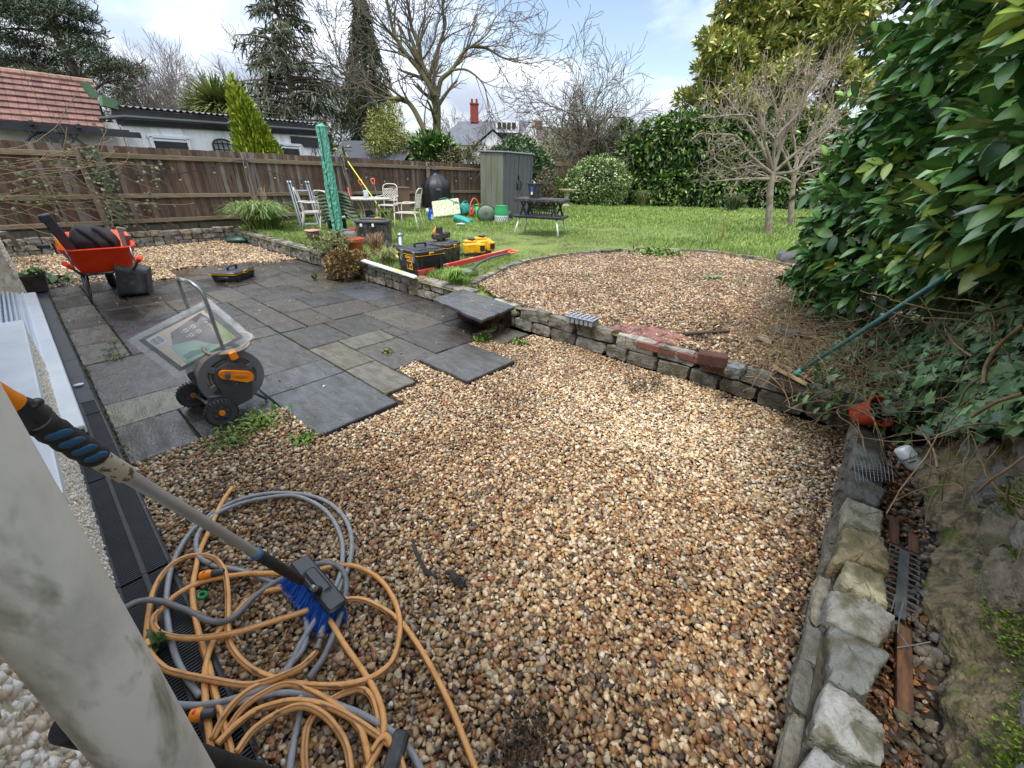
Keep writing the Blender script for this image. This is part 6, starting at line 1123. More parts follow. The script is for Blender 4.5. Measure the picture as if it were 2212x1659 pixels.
c0, c1 = s_px(76), s_px(22); mb = MB(); mb.tube([at(c0), at(c0+.004), at(c0+(c1-c0)*.5), at(c1)], [.018, .0235, .022, .017], 16); auto(mb.build('clamp', blackp, t, world=True)); a = at(c0+(c1-c0)*.6)+cv*.012; mb = MB(); mb.tube([a, D(66, 885, (a.dot(FH)+.01)), D(84, 866, (a.dot(FH)+.012))], [.011, .009, .006], 10); mb.build('lever', blackp, t, smooth=True, world=True)
mb = MB(); mb.tube([at(c1), at(c1+.01), at(c1+.12)], [.018, .017, .016], 16); auto(mb.build('orange_tip', orange, t, world=True))
# head
A1, A2 = S(655, 1222, .10), S(720, 1300, .085); ha = Vector((A2-A1)).normalized(); hn = Vector((.15, -.25, 1)); hn = (hn-ha*hn.dot(ha)).normalized(); hs = hn.cross(ha); Mh = np.stack([ha, hs, hn], 1); hc = (A1+A2)/2; hl = (A2-A1).length
mb = MB(); mb.box(hc, (hl*1.35, .085, .028), Mh, ch=.01, tapery=.8); mb.box(hc+hn*.014, (hl*.6, .05, .02), Mh, ch=.008, taper=1.2); mb.tube([at(-.01), at(.03), at(.06)], [.022, .018, .014], 14); auto(mb.build('brush_head', blackp, t, world=True))
rs = np.random.RandomState(3); n = 1500; u = rs.uniform(-.62, .62, n)*hl; v = rs.uniform(-.045, .03, n); Pb = np.array(hc)+np.outer(u, ha)+np.outer(v, hs)-np.array(hn)*.01; down = -np.array(hn)[None]*1.0+np.outer(u*1.6, ha)+np.outer((v-.02)*9, np.array(hs)); down = down+rs.normal(0, .08, (n, 3)); down /= np.linalg.norm(down, axis=1, keepdims=True)
tv = np.array([[0, .0012, 0], [0, -.0012, .0], [0, 0, .002], [1, .0018, 0], [1, -.0018, 0], [1, 0, .003]]); tf = np.array([(0, 1, 4), (0, 4, 3), (1, 2, 5), (1, 5, 4), (2, 0, 3), (2, 3, 5)]); M = dir_mats(down, rs.uniform(0, 6, n)); M[:, :, 0] *= (rs.uniform(.075, .10, n))[:, None]
V, F, c = inst(tv, tf, M, Pb, pick([C('#1d5fc8'), C('#2a74dc'), C('#174da8')], n, .2, rs)); mk('bristles', V, F, mat('bristle', attr=True, rough=.4), t, cols=c, world=True)
# black rubber grip tool at the very bottom behind the pipe
a, b = PX(150, 1562, -.19), S(600, 1690, .20); t = thing('rubber_baton', 'black ribbed tool handle with orange oval behind the foot of downpipe', 'tool handle', (b.x, b.y, 0)); mb = MB(); k = 40; mb.tube([a.lerp(b, i/k) for i in range(k+1)], [.024+.001*(i % 2)*(i > 18) for i in range(k+1)], 20); auto(mb.build('grip', rubber, t, world=True), 60)
q = a.lerp(b, .96); dd = (b-a).normalized(); cv = (Vector((0, 0, CAM_H))-q); cv = (cv-dd*cv.dot(dd)).normalized(); mb = MB(); mb.ball(q+cv*.0225, (.018, .008, .004), 18, 8, M=np.stack([dd, dd.cross(cv), cv], 1)); mb.build('orange_oval', orange, t, world=True)
p = S(850, 1645, .05); t = thing('tool_end', 'worn black tool end lying beside the bottom hose loops', 'tool', (p.x, p.y, 0)); mb = MB(); mb.box(p, (.05, .16, .035), (.1, .1, 2.2), ch=.008); auto(mb.build('end', dusty, t, world=True))
# twisted black strap on gravel
t = thing('black_strap', 'twisted strip of black cloth on the gravel', 'strap', S(905, 1210)); mb = MB(); mb.tube(smoothpath([S(892, 1165, .02), S(897, 1190, .028), S(908, 1212, .025), S(922, 1235, .03), S(945, 1245, .022)], 6), [.006, .010, .009, .012, .004], 7, flat=.5); mb.build('cloth', rubber, t, world=True)
t = thing('black_rag', 'small crumpled black rag right of the black strap', 'rag', S(985, 1250)); mb = MB(); mb.tube(smoothpath([S(962, 1236, .03), S(975, 1238, .035), S(985, 1250, .03), S(1002, 1262, .025)], 6), [.010, .014, .022, .012], 9, flat=.7)
for i in range(5): mb.rock(S(984+i*4, 1248+i*3, .03), (.03, .024, .02), (i, i, i), .3, .4, i)
mb.build('cloth', rubber, t, world=True)
# ---------------- hose reel
t = thing('hose_reel', 'grey wheeled hose reel cart with orange crank standing on the wet slabs', 'hose reel', (.62, 3.4, 0)); rz_ = 0
Y0, Y1 = 3.25, 3.53; DC = Vector((.66, 0, .305)); Ry = np.array([[1, 0, 0], [0, 0, 1], [0, -1, 0.]]).T   # lathe z -> world y
Ry = np.array([[1, 0, 0], [0, 0, 1.], [0, 1., 0]])
def disc(y, nm, s_):
    mb = MB(); R = .208; n = 48
    # spoked flange: outer ring, hub disc and six spokes, oval holes between
    ring = [(R, -.012), (R, .012), (R-.05, .010), (R-.05, -.010), (R, -.012)]; mb.lathe(ring, n, Ry, (DC.x, y, DC.z), cap=False); mb.lathe([(.004, -.01), (.098, -.01), (.098, .010), (.004, .012)], n, Ry, (DC.x, y, DC.z))
    for k in range(6): a = k*PI/3+.35; mb.box((DC.x+.128*math.cos(a), y, DC.z+.128*math.sin(a)), (.085, .018, .046), (0, -a, 0), ch=.006)
    auto(mb.build(nm, mat('reel_grey', C('#63666a'), .5, bump=.1, bs=90), t, world=True))
disc(Y0, 'flange', 1); disc(Y1, 'flange', -1)
mb = MB()
for ly in range(4):
    for k in range(9): r_ = .10+.021*ly; mb.tube([(DC.x+r_*math.cos(a), Y0+.028+k*.028+.005*math.sin(a*3+k)+(a/6.28)*.01, DC.z+r_*math.sin(a)) for a in np.linspace(0, 6.28, 30)], .0108, 7, cap=False)
mb.tube(smoothpath([(.86, 3.34, .52), (.80, 3.24, .50), (.68, 3.22, .495), (.58, 3.30, .50), (.60, 3.44, .53), (.78, 3.46, .56), (.88, 3.38, .545), (.86, 3.32, .52), (.74, 3.23, .505), (.60, 3.26, .50)], 6), .0108, 8); mb.build('wound_hose', mat('beige_hose', C('#9a8e7e'), .6, col2=C('#7b7063'), vs=15), t, smooth=True, world=True)
mb = MB(); yF = Y0-.03
mb.prism([(-.075, -.225), (.075, -.19), (.12, .03), (.085, .10), (0, .125), (-.085, .10), (-.115, .03)], -.014, .014, M=Ry, o=(DC.x, yF, DC.z)); mb.lathe([(.004, -.018), (.11, -.016), (.118, 0), (.11, .012)], 36, Ry, (DC.x, yF, DC.z)); mb.box((.52, yF+.01, .15), (.12, .03, .13), (0, .3, 0), ch=.01); auto(mb.build('side_frame', mat('dark_plastic', C('#404348'), .5, bump=.1, bs=120), t, world=True)); mb = MB(); mb.box((DC.x-.07, Y1+.03, .22), (.16, .02, .3), (0, .25, 0), ch=.006); auto(mb.build('side_frame', mat('dark_plastic'), t, world=True))
for (y, x) in ((3.175, .515), (3.62, .455)):
    mb = MB(); o_ = (x, y, .1); mb.lathe([(.060, -.019), (.090, -.021), (.1, -.013), (.1, .013), (.090, .021), (.060, .019)], 36, Ry, o_, cap=False); w_ = auto(mb.build('wheel', mat('dark_plastic'), t, world=True)); mb = MB()
    for k in range(26): a = k*2*PI/26; mb.box((o_[0]+.0985*math.cos(a), y, .1+.0985*math.sin(a)), (.010, .046, .012), (0, -a, 0))
    mb.v = (np.array(mb.v)-np.array(t.location)).tolist(); mb.build('tyre', rubber, w_); mb = MB(); mb.lathe([(.004, -.012), (.066, -.009), (.066, .009), (.004, .012)], 24, Ry, o_)
    for k in range(5): a = k*2*PI/5; mb.ball((o_[0]+.042*math.cos(a), y-.010, .1+.042*math.sin(a)), (.015, .006, .015), 10, 6)
    mb.v = (np.array(mb.v)-np.array(t.location)).tolist(); auto(mb.build('hub', mat('dark_plastic'), w_)); mb = MB(); mb.lathe([(.002, -.026), (.018, -.026), (.02, -.018), (.02, 0)], 16, Ry, o_); mb.v = (np.array(mb.v)-np.array(t.location)).tolist(); auto(mb.build('hub_cap', orange, w_))
mb = MB(); cb = Vector((.66, yF-.022, .355)); ce = Vector((.735, yF-.024, .30)); cs = Vector((.608, yF-.024, .362)); 
pr = []; axx = (ce-cs); an = math.atan2(axx.z, axx.x); Lc = axx.length
for i in range(24):
    a = 2*PI*i/24; r_ = .042 if abs(a) else .042; px_ = (Lc/2 if math.cos(a) > 0 else -Lc/2)+(.045 if math.cos(a) > 0 else .032)*math.cos(a); pz_ = (.042 if math.cos(a) > 0 else .032)*math.sin(a); pr.append((px_*math.cos(an)-pz_*math.sin(an), px_*math.sin(an)+pz_*math.cos(an)))
mid = (ce+cs)/2; mb.prism(pr, -.011, .011, M=Ry, o=mid); mb.box((.70, yF-.01, .475), (.05, .03, .07), (0, -.15, 0), ch=.01); cr_ = auto(mb.build('crank', orange, t, world=True)); mb = MB(); mb.ball(mid+(ce-mid)*.45+Vector((0, -.010, 0)), (.048, .004, .017), 20, 6, M=rotm((0, -an, 0))); mb.v = (np.array(mb.v)-np.array(t.location)).tolist(); mb.build('recess', mat('orange_dark', C('#c06c0a'), .5), cr_)
mb = MB(); mb.cyl(cs+Vector((.02, -.01, 0)), cs+Vector((-.0, -.085, .008)), .017, 14); mb.v = (np.array(mb.v)-np.array(t.location)).tolist(); auto(mb.build('knob', greyp, cr_))
hb, ht, h2, h3, h4 = Vector((.67, 3.28, .47)), Vector((.659, 3.3, .90)), Vector((.63, 3.36, .975)), Vector((.607, 3.6, .967)), Vector((.61, 3.62, .5))
mb = MB(); mb.tube(smoothpath([hb, hb.lerp(ht, .5), ht, h2, h2.lerp(h3, .5), h3-Vector((0, .03, 0)), h3+Vector((0, .02, -.05)), h3.lerp(h4, .5), h4], 5), .0115, 14); mb.cyl((.515, 3.15, .1), (.455, 3.65, .1), .011, 10); mb.tube([(.66, 3.21, .27), (.76, 3.3, .13), (.855, 3.33, .012)], .012, 12); mb.tube([(.60, 3.58, .3), (.74, 3.58, .13), (.84, 3.6, .012)], .012, 12); mb.build('handle_frame', steel, t, smooth=True, world=True)
mb = MB(); q0, q1 = h2.lerp(h3, .12), h2.lerp(h3, .82); mb.cyl(q0, q1, .0135, 14); mb.build('handle_grip', mat('light_grip', C('#8b9590'), .5), t, smooth=True, world=True)
# packet
PL, PR, PT, PB = Vector((.242, 3.64, .60)), Vector((.858, 3.29, .545)), Vector((.713, 3.45, .815)), Vector((.399, 3.48, .325))
t = thing('tarpaulin_packet', 'clear plastic packet with folded green tarpaulin lying across the hose reel', 'packet', PB); ux, uy = (PR-PB), (PL-PB); nrm = ux.cross(uy).normalized()
if nrm.z < 0: nrm = -nrm
def pk(u, v, w_=0): return PB+ux*u+uy*v+nrm*w_
def sheet(name, u0, u1, v0, v1, w_, th, material, amp, n=14, parent=t, col=None, seed=1, bulge=0):
    rs = np.random.RandomState(seed); ph = rs.uniform(0, 6, 6); V = []; 
    for sgn in (1, -1):
        for i in range(n+1):
            for j in range(n+1):
                u, v = i/n, j/n; e = (4*u*(1-u))**.35*(4*v*(1-v))**.35; z = w_+sgn*(th/2*e+bulge*e)+amp*(math.sin(u*17+ph[0]+v*5)*.5+math.sin(v*23+ph[1]-u*9)*.4+rs.normal(0, .35))
                V.append(pk(u0+(u1-u0)*u, v0+(v1-v0)*v, z))
    m_ = (n+1)**2; F = []
    for i in range(n):
        for j in range(n): a = i*(n+1)+j; F += [(a, a+n+1, a+n+2, a+1), (m_+a, m_+a+1, m_+a+n+2, m_+a+n+1)]
    bd = [i*(n+1) for i in range(n+1)]+[n*(n+1)+j for j in range(1, n+1)]+[(i)*(n+1)+n for i in range(n-1, -1, -1)]+[j for j in range(n-1, 0, -1)]
    for i in range(len(bd)): a, b = bd[i], bd[(i+1) % len(bd)]; F.append((b, a, m_+a, m_+b))
    return mk(name, np.array([list(v) for v in V]), F, material, parent, smooth=True, world=True)
sheet('tarpaulin', .06, .95, .07, .93, 0, .045, mat('tarp_green', C('#12332a'), .45, col2=C('#0c241e'), vs=12, bump=.3), .0015)
lc = MB()
def lrect(u0, v0, u1, v1, col, w_): lc.add([pk(u0, v0, w_), pk(u1, v0, w_), pk(u1, v1, w_), pk(u0, v1, w_)], [(0, 1, 2, 3)], col)
def lpoly(pts, col, w_): lc.add([pk(u, v, w_) for u, v in pts], [tuple(range(len(pts)))], col)
lrect(.14, .13, .89, .88, (.74, .64, .54), .0275); lpoly([(.30, .30), (.85, .14), (.89, .50), (.84, .86), (.40, .78), (.28, .55)], (.22, .21, .23), .0283); lpoly([(.20, .14), (.68, .13), (.52, .46), (.26, .58)], (.36, .60, .50), .0291); lpoly([(.26, .20), (.56, .18), (.38, .32), (.26, .30)], (.12, .28, .22), .0297); lpoly([(.74, .16), (.89, .14), (.89, .62), (.76, .55)], (.38, .48, .28), .0291); lrect(.14, .66, .30, .86, (.75, .77, .80), .0297)
for i in range(7): lrect(.155+.02*i, .70, .155+.02*i+(.005+.004*(i % 3)), .83, (.05, .06, .12), .0303)
for (u, v) in [(.52, .54), (.62, .54), (.52, .66), (.62, .66)]: lrect(u, v, u+.05, v+.07, (.7, .7, .7), .0297); lrect(u+.014, v+.02, u+.036, v+.05, (.2, .2, .22), .0303); lrect(u-.028, v+.02, u-.018, v+.06, (.7, .7, .7), .0297)
lc.build('printed_card', mat('print', attr=True, rough=.5), t, world=True)
uxn, uyn = ux.normalized(), uy.normalized(); q = pk(.80, .56, .031)-PB; Mt = Matrix(((-uyn.x, uxn.x, nrm.x, q.x), (-uyn.y, uxn.y, nrm.y, q.y), (-uyn.z, uxn.z, nrm.z, q.z), (0, 0, 0, 1)))
text_obj('Tarpaulin', .036, mat('print_white', C('#e4e4e4'), .5), t, Mt)
fm = bpy.data.materials.new('clear_film'); fm.use_nodes = True; nt_ = fm.node_tree; b_ = nt_.nodes['Principled BSDF']; b_.inputs['Base Color'].default_value = (.9, .93, .96, 1); b_.inputs['Roughness'].default_value = .12; b_.inputs['Alpha'].default_value = .26; b_.inputs['Specular IOR Level'].default_value = 1.0; MATS['clear_film'] = fm
sheet('plastic_bag', -.03, 1.04, -.04, 1.03, .003, .068, fm, .0055, 26, seed=5)
# ---------------- wheelbarrow : local y = forward
wo_ = Vector((.60, 7.83, 0)); t = thing('wheelbarrow', 'orange wheelbarrow with galvanised frame and black wheel standing on paving', 'wheelbarrow', wo_, math.radians(-4))
om = mat('barrow_orange', C('#ff4a18'), .38, col2=C('#f03c10'), vs=5, bump=.04)
def ringr(w_, l0, l1, z0, z1, n=8, rr=.09):
    pts = []
    for cx_, cy_, a0 in ((w_-rr, l1-rr, 0), (-w_+rr, l1-rr, 90), (-w_+rr, l0+rr, 180), (w_-rr, l0+rr, 270)):
        for k in range(n): a = math.radians(a0+90*k/(n-1)); x = cx_+rr*math.cos(a); y = cy_+rr*math.sin(a); pts.append((x, y, z0+(z1-z0)*(y-l0)/(l1-l0)))
    return pts
R_ = [ringr(.25, .02, .62, .38, .36, rr=.07), ringr(.35, -.20, .90, .70, .80, rr=.13), ringr(.375, -.225, .925, .705, .805, rr=.14), ringr(.378, -.228, .928, .690, .79, rr=.14), ringr(.365, -.215, .915, .685, .785, rr=.13), ringr(.262, .008, .632, .37, .35, rr=.07)]
nn = len(R_[0]); V = [p for r_ in R_ for p in r_]; F = [((i+1)*nn+j, (i+1)*nn+(j+1) % nn, i*nn+(j+1) % nn, i*nn+j) for i in range(5) for j in range(nn)]+[tuple(range(nn)), tuple(range(6*nn-1, 5*nn-1, -1))]; auto(mk('tray', V, F, om, t), 50)
mb = MB()
for s_ in (-1, 1):
    mb.tube(smoothpath([(s_*.34, -.62, .60), (s_*.31, -.35, .50), (s_*.25, -.02, .365), (s_*.18, .45, .33), (s_*.07, .95, .22)], 4), .016, 10)
    mb.tube(smoothpath([(s_*.27, .02, .36), (s_*.29, -.06, .12), (s_*.29, -.02, .012), (s_*.28, .10, .03), (s_*.22, .30, .34)], 4), .014, 10); mb.tube([(s_*.25, .02, .36), (s_*.29, -.02, .03)], .012, 8); mb.tube([(s_*.30, -.30, .49), (s_*.30, -.235, .60), (s_*.31, -.21, .70)], .012, 8)
mb.box((0, -.02, .36), (.54, .03, .03)); mb.box((0, .5, .335), (.4, .03, .02)); mb.build('frame', mat('barrow_steel', C('#8d9294'), .35, .75, col2=C('#3c3f42'), vs=6), t, smooth=True)
for s_ in (-1, 1):
    mb = MB(); a = Vector((s_*.343, -.64, .608)); b = Vector((s_*.322, -.47, .545)); mb.tube([a, a.lerp(b, .06), a.lerp(b, .12), a.lerp(b, .2), a.lerp(b, .9), b], [.022, .032, .032, .024, .026, .030], 16); auto(mb.build('grip', om, t))
mb = MB(); Rx_ = np.array([[0, 0, 1], [1, 0, 0], [0, 1, 0.]]); mb.lathe([(.10, -.035), (.155, -.05), (.19, -.035), (.2, 0), (.19, .035), (.155, .05), (.10, .035)], 28, Rx_, (0, .82, .2), cap=False); wh = auto(mb.build('wheel', rubber, t), 60); mb = MB(); mb.lathe([(.005, -.03), (.11, -.02), (.11, .02), (.005, .03)], 20, Rx_, (0, .82, .2)); auto(mb.build('rim', steel, wh))
# things in the barrow
bl_m = mat('black_fabric', C('#0f1013'), .85, col2=C('#1e2024'), vs=12, bump=.6, bs=60)
t = thing('backpack', 'black padded backpack lying in the orange wheelbarrow', 'backpack', wo_+Vector((.02, .32, .60))); mb = MB(); mb.rock((0, 0, .12), (.46, .42, .30), (.55, .25, .1), .05, .35, 4, n=6); b_o = mb.build('bag', bl_m, t, smooth=True); 
for k, x in enumerate((-.07, .08)):
    mb = MB(); mb.tube(smoothpath([(x-.06, -.06, .30), (x-.02, -.16, .27), (x+.05, -.23, .16), (x+.1, -.22, .05)], 4), [.016, .02, .022, .012], 8, flat=1.8); mb.build('strap', bl_m, t, smooth=True)
mb = MB(); mb.box((.02, -.24, .02), (.52, .03, .04), (.1, -.08, 0), ch=.006); mb.build('frame_bar', blackp, t)
t = thing('tool_case', 'black narrow plastic case with yellow latch standing in left of wheelbarrow', 'tool case', wo_+Vector((-.26, .22, .52))); mb = MB(); mb.box((0, 0, .22), (.11, .14, .66), (.0, -.25, 0), ch=.012); mb.box((-.085, 0, .53), (.12, .15, .09), (0, -.25, 0), ch=.012); auto(mb.build('case', blackp, t)); mb = MB(); mb.box((-.07, -.06, .18), (.03, .07, .22), (0, -.25, 0), ch=.005); mb.build('latch', yel, t); mb = MB(); mb.box((-.22, -.02, .2), (.12, .05, .05), (0, .1, 0), ch=.01); mb.build('foot', blackp, t)
t = thing('brush', 'grey dusty hand brush with dark bristles standing in right of wheelbarrow', 'brush', wo_+Vector((.30, .18, .62))); mb = MB(); mb.box((0, 0, .12), (.05, .10, .28), (0, .06, 0), ch=.01); mb.box((.02, -.02, .26), (.10, .06, .05), (0, .3, 0), ch=.01); auto(mb.build('block', mat('grey_wood', C('#6b6a66'), .8, bump=.3), t)); mb = MB()
for k in range(6): mb.box((.06, 0, .02+.028*k), (.07, .10, .017), (0, .1, 0))
mb.build('bristles', dusty, t)
# tub leaning behind barrow
t = thing('mixing_tub', 'dirty black rubber mixing tub standing on its side by wheelbarrow leg', 'tub', S(336, 636)+Vector((.02, .16, 0))); mb = MB(); R0 = rotm((math.radians(-78), 0, math.radians(72)))*1.02
Vv = [ringr(.19, -.17, .17, 0, 0, rr=.06), ringr(.25, -.22, .22, .30, .30, rr=.08), ringr(.27, -.24, .24, .31, .31, rr=.09), ringr(.27, -.24, .24, .295, .295, rr=.09), ringr(.235, -.205, .205, .295, .295, rr=.08), ringr(.18, -.16, .16, .02, .02, rr=.06)]; nn = 32; V = np.array([p for r_ in Vv for p in r_]); V = V@R0.T; V[:, 2] -= V[:, 2].min(); F = [(i*nn+j, i*nn+(j+1) % nn, (i+1)*nn+(j+1) % nn, (i+1)*nn+j) for i in range(5) for j in range(nn)]+[tuple(range(nn-1, -1, -1)), tuple(range(5*nn, 6*nn))]; auto(mk('tub', V, F, dusty, t), 50)
# tool case on patio
def toolbox(name, label, loc, rz, sx, sy, sz, case_m, text=None, latches=1, handle=True, stack=False, cat='toolbox', group=None):
    t = thing(name, label, cat, loc, rz, group); mb = MB(); mb.box((0, 0, sz*.36), (sx, sy, sz*.72), ch=.012, taper=.93); 
    for i in (-1, 1):
        for y in (-1, 1): mb.box((i*sx*.36, y*sy*.49, sz*.36), (.035, .02, sz*.66), ch=.006)
    for i in (-1, 1): mb.box((i*sx*.475, 0, sz*.42), (.03, sy*.5, .03), ch=.006); mb.box((i*sx*.5, 0, sz*.42), (.02, sy*.42, .045), ch=.006)
    auto(mb.build('body', case_m, t)); mb = MB(); mb.box((0, 0, sz*.85), (sx*1.03, sy*1.03, sz*.2), ch=.022); mb.box((0, 0, sz*.955), (sx*.86, sy*.8, sz*.07), ch=.01)
    for i in (-1, 1): mb.box((i*sx*.3, 0, sz*.97), (.05, sy*.9, sz*.06), ch=.008)
    auto(mb.build('lid', case_m, t))
    mb = MB(); mb.box((0, 0, sz*.745), (sx*1.035, sy*1.035, .006)); mb.build('seam', yel, t)
    if handle:
        mb = MB(); hz = sz*.99; mb.box((0, 0, hz+.052), (sx*.42, .035, .026), ch=.008)
        for i in (-1, 1): mb.box((i*sx*.2, 0, hz+.022), (.024, .035, .06), ch=.004)
        auto(mb.build('handle', blackp, t))
    for k in range(latches):
        x = 0 if latches == 1 else (-1 if k == 0 else 1)*sx*.28
        for y in (-1, 1):
            mb = MB(); mb.box((x, y*sy*.53, sz*.80), (.085, .016, .05), ch=.004); o = mb.build('latch', yel, t); mb = MB(); mb.box((x, y*(sy*.53+.007), sz*.80), (.06, .008, .024), ch=.002); mb.build('latch_core', case_m, o)
    return t
p = Vector((2.12, 8.05, 0)); toolbox('toolbox', 'shallow black toolbox with yellow latch and carry handle on slate paving', p, math.radians(40), .55, .40, .17, blackp)
# ---------------- planter etc near house
t = thing('planter', 'small black square planter with soil and green leaves at house corner', 'planter', S(82, 628)); mb = MB(); rg = [ringr(.11, -.11, .11, 0, 0, rr=.02), ringr(.15, -.15, .15, .24, .24, rr=.03), ringr(.165, -.165, .165, .25, .25, rr=.03), ringr(.165, -.165, .165, .235, .235, rr=.03), ringr(.14, -.14, .14, .23, .23, rr=.03), ringr(.13, -.13, .13, .19, .19, rr=.03)]; V = [p_ for r_ in rg for p_ in r_]; nn = 32; F = [(i*nn+j, i*nn+(j+1) % nn, (i+1)*nn+(j+1) % nn, (i+1)*nn+j) for i in range(4) for j in range(nn)]+[tuple(range(nn-1, -1, -1))]; auto(mk('pot', V, F, mat('pot_grey', C('#3c3b3a'), .55, col2=C('#5d5a52'), vs=8), t), 50); mk('soil', rg[5], [tuple(range(nn))], dark_soil, t)
tufts('plant', '', '', [(.05, .08, .22), (.0, -.02, .22)], [C('#5d7a3a'), C('#75904a')], .09, 40, spread=.05, parent=t, seed=4)
weed(115, 612, .15, 60, name='plant', label='low broad leafed green plant beside the planter on gravel edge', z=0, spread=.10, cols=[C('#4a6a40'), C('#5f7f50'), C('#6f8a5a')], cat='plant')
p = S(515, 526); t = thing('green_container', 'dark green oval plastic container lying on far gravel by wall corner', 'container', p, math.radians(-38)); mb = MB(); mb.box((0, 0, .085), (.52, .26, .15), ch=.06); mb.box((-.0, 0, .155), (.34, .16, .03), ch=.014); auto(mb.build('shell', mat('bottle_green', C('#17453a'), .35), t), 60)
t = thing('tap_handle', 'grey metal grab bar on the house corner at the far left edge', 'bracket', PX(20, 520, -.27)); mb = MB(); q = Vector(t.location); mb.tube([PX(-12, 505, -.27)-q, PX(12, 503, -.2)-q, PX(25, 512, -.16)-q, PX(42, 538, -.14)-q], .035, 10); mb.build('bar', steel, t, smooth=True)
# ---------------- patio furniture on the lawn : local x = front of chair
def chair(label, loc, rz):
    t = thing('garden_chair', label, 'chair', loc, rz, 'cream metal garden chairs round the table'); r_ = .015
    sw, sd, sh_ = .25, .24, .44
    mb = MB(); pts = [(-.27, .20, .62), (-.32, .215, .88), (-.36, .16, .98), (-.37, 0, 1.0), (-.36, -.16, .98), (-.32, -.215, .88), (-.27, -.20, .62)]; mb.tube(smoothpath([(-.24, .20, .44)]+pts+[(-.24, -.20, .44)], 4), r_, 8); mb.tube([(-.325, .2, .86), (-.33, 0, .87), (-.325, -.2, .86)], .011, 6); mb.tube([(-.25, .19, .56), (-.25, -.19, .56)], .011, 6)
    for k in range(-5, 6):
        for s_ in (-1, 1):
            y0 = k*.075; a = [y0-s_*.15, .57]; b = [y0+s_*.15, .85]
            def cl(p, q):
                (y, z), (y2, z2_) = p, q
                if abs(y) > .19: tt = (math.copysign(.19, y)-y)/(y2-y); return [y+(y2-y)*tt, z+(z2_-z)*tt]
                return [y, z]
            if max(abs(a[0]), abs(b[0])) > .19 and a[0]*b[0] > 0 and min(abs(a[0]), abs(b[0])) > .185: continue
            a2, b2 = cl(a, b), cl(b, a); f_ = lambda z: -.25-.075*(z-.56)/.3; mb.bar((f_(a2[1]), *a2), (f_(b2[1]), *b2), .018, .006, up=(1, 0, 0))
    mb.build('backrest', chairm, t, smooth=False)
    mb = MB(); mb.tube(smoothpath([(-.22, .22, .44), (.2, .24, .44), (.26, .18, .44), (.26, -.18, .44), (.2, -.24, .44), (-.22, -.22, .44), (-.22, .22, .44)], 3), .013, 7)
    for k in range(10):
        for s_ in (-1, 1): y = -.21+k*.047; mb.bar((-.2, y, .445+.002*s_), (.24, max(-.22, min(.22, y+s_*.16)), .445+.002*s_), .02, .005)
    mb.build('seat', chairm, t)
    for s_ in (-1, 1):
        mb = MB(); mb.tube(smoothpath([(-.30, s_*.22, .69), (-.1, s_*.27, .665), (.14, s_*.28, .665), (.24, s_*.275, .62), (.26, s_*.265, .45)], 4), .015, 8); mb.build('armrest', chairm, t, smooth=True)
        mb = MB(); mb.tube([(.26, s_*.265, .46), (.27, s_*.26, .2), (.28, s_*.26, 0)], .014, 8); mb.build('leg', chairm, t, smooth=True)
        mb = MB(); mb.tube([(-.24, s_*.2, .46), (-.29, s_*.22, .2), (-.33, s_*.23, 0)], .014, 8); mb.build('leg', chairm, t, smooth=True)
    return t
def on_lawn(x, y): return Vector((x, y, lz(x)-.005))
TC = on_lawn(6.25, 10.5)
ch1 = chair('cream metal lattice chair on the right side of table, seen from its side', on_lawn(6.62, 9.28), math.radians(125))
spots = [((7.42, 11.35), 218, 'cream metal lattice chair behind the round table facing the camera'), ((5.22, 11.45), -28, 'cream metal lattice chair left of the table next to the ladder'), ((5.02, 9.95), 18, 'cream metal chair with green quilted jacket over its back')]
for (x, y), a, lb in spots: copy_tree(ch1, on_lawn(x, y), math.radians(a), lb)
t = thing('garden_table', 'round cream metal garden table with slatted top on the lawn', 'table', TC); mb = MB(); mb.lathe([(.60, .715), (.615, .725), (.615, .745), (.60, .752), (.58, .745)], 44, cap=False); mb.lathe([(.01, .735), (.585, .735), (.585, .745), (.01, .747)], 44); auto(mb.build('tabletop', mat('table_top', C('#bdbab0'), .5, col2=C('#7e7a70'), vs=9, stretch=(1, 12, 1)), t))
for k in range(4):
    a = k*PI/2+.5; c_, s_ = math.cos(a), math.sin(a); mb = MB(); mb.tube(smoothpath([(c_*.40, s_*.40, .72), (c_*.28, s_*.28, .62), (c_*.20, s_*.20, .4), (c_*.26, s_*.26, .15), (c_*.42, s_*.42, 0)], 4), .018, 8); mb.build('leg', chairm, t, smooth=True)
mb = MB(); mb.tube([(.21*math.cos(a), .21*math.sin(a), .33) for a in np.linspace(0, 6.28, 24)], .01, 6); mb.tube([(.22*math.cos(a), .22*math.sin(a), .20) for a in np.linspace(0, 6.28, 24)], .01, 6); mb.build('brace', chairm, t)
t = thing('glass_jar', 'clear glass jar standing on the round garden table', 'jar', TC+Vector((.02, .06, .752))); gl = mat('jar_glass', C('#cfd8d8'), .08, alpha=.45); mb = MB(); mb.lathe([(.06, 0), (.065, .01), (.065, .16), (.060, .18), (.055, .17), (.057, .02), (.01, .015)], 20, cap=False); auto(mb.build('glass', gl, t)); mb = MB(); mb.lathe([(.005, .01), (.055, .012), (.055, .05), (.005, .052)], 16); mb.build('contents', mat('milky', C('#c8c4b4'), .6), t)
t = thing('keys', 'small dark bunch of keys on the round garden table', 'keys', TC+Vector((-.12, -.1, .752))); mb = MB(); mb.tube([(.02*math.cos(a), .02*math.sin(a), .006) for a in np.linspace(0, 6.2, 10)], .003, 5); mb.box((.04, .01, .005), (.05, .014, .004)); mb.box((-.03, -.02, .005), (.05, .014, .004), (0, 0, 1)); mb.build('bunch', blackp, t)
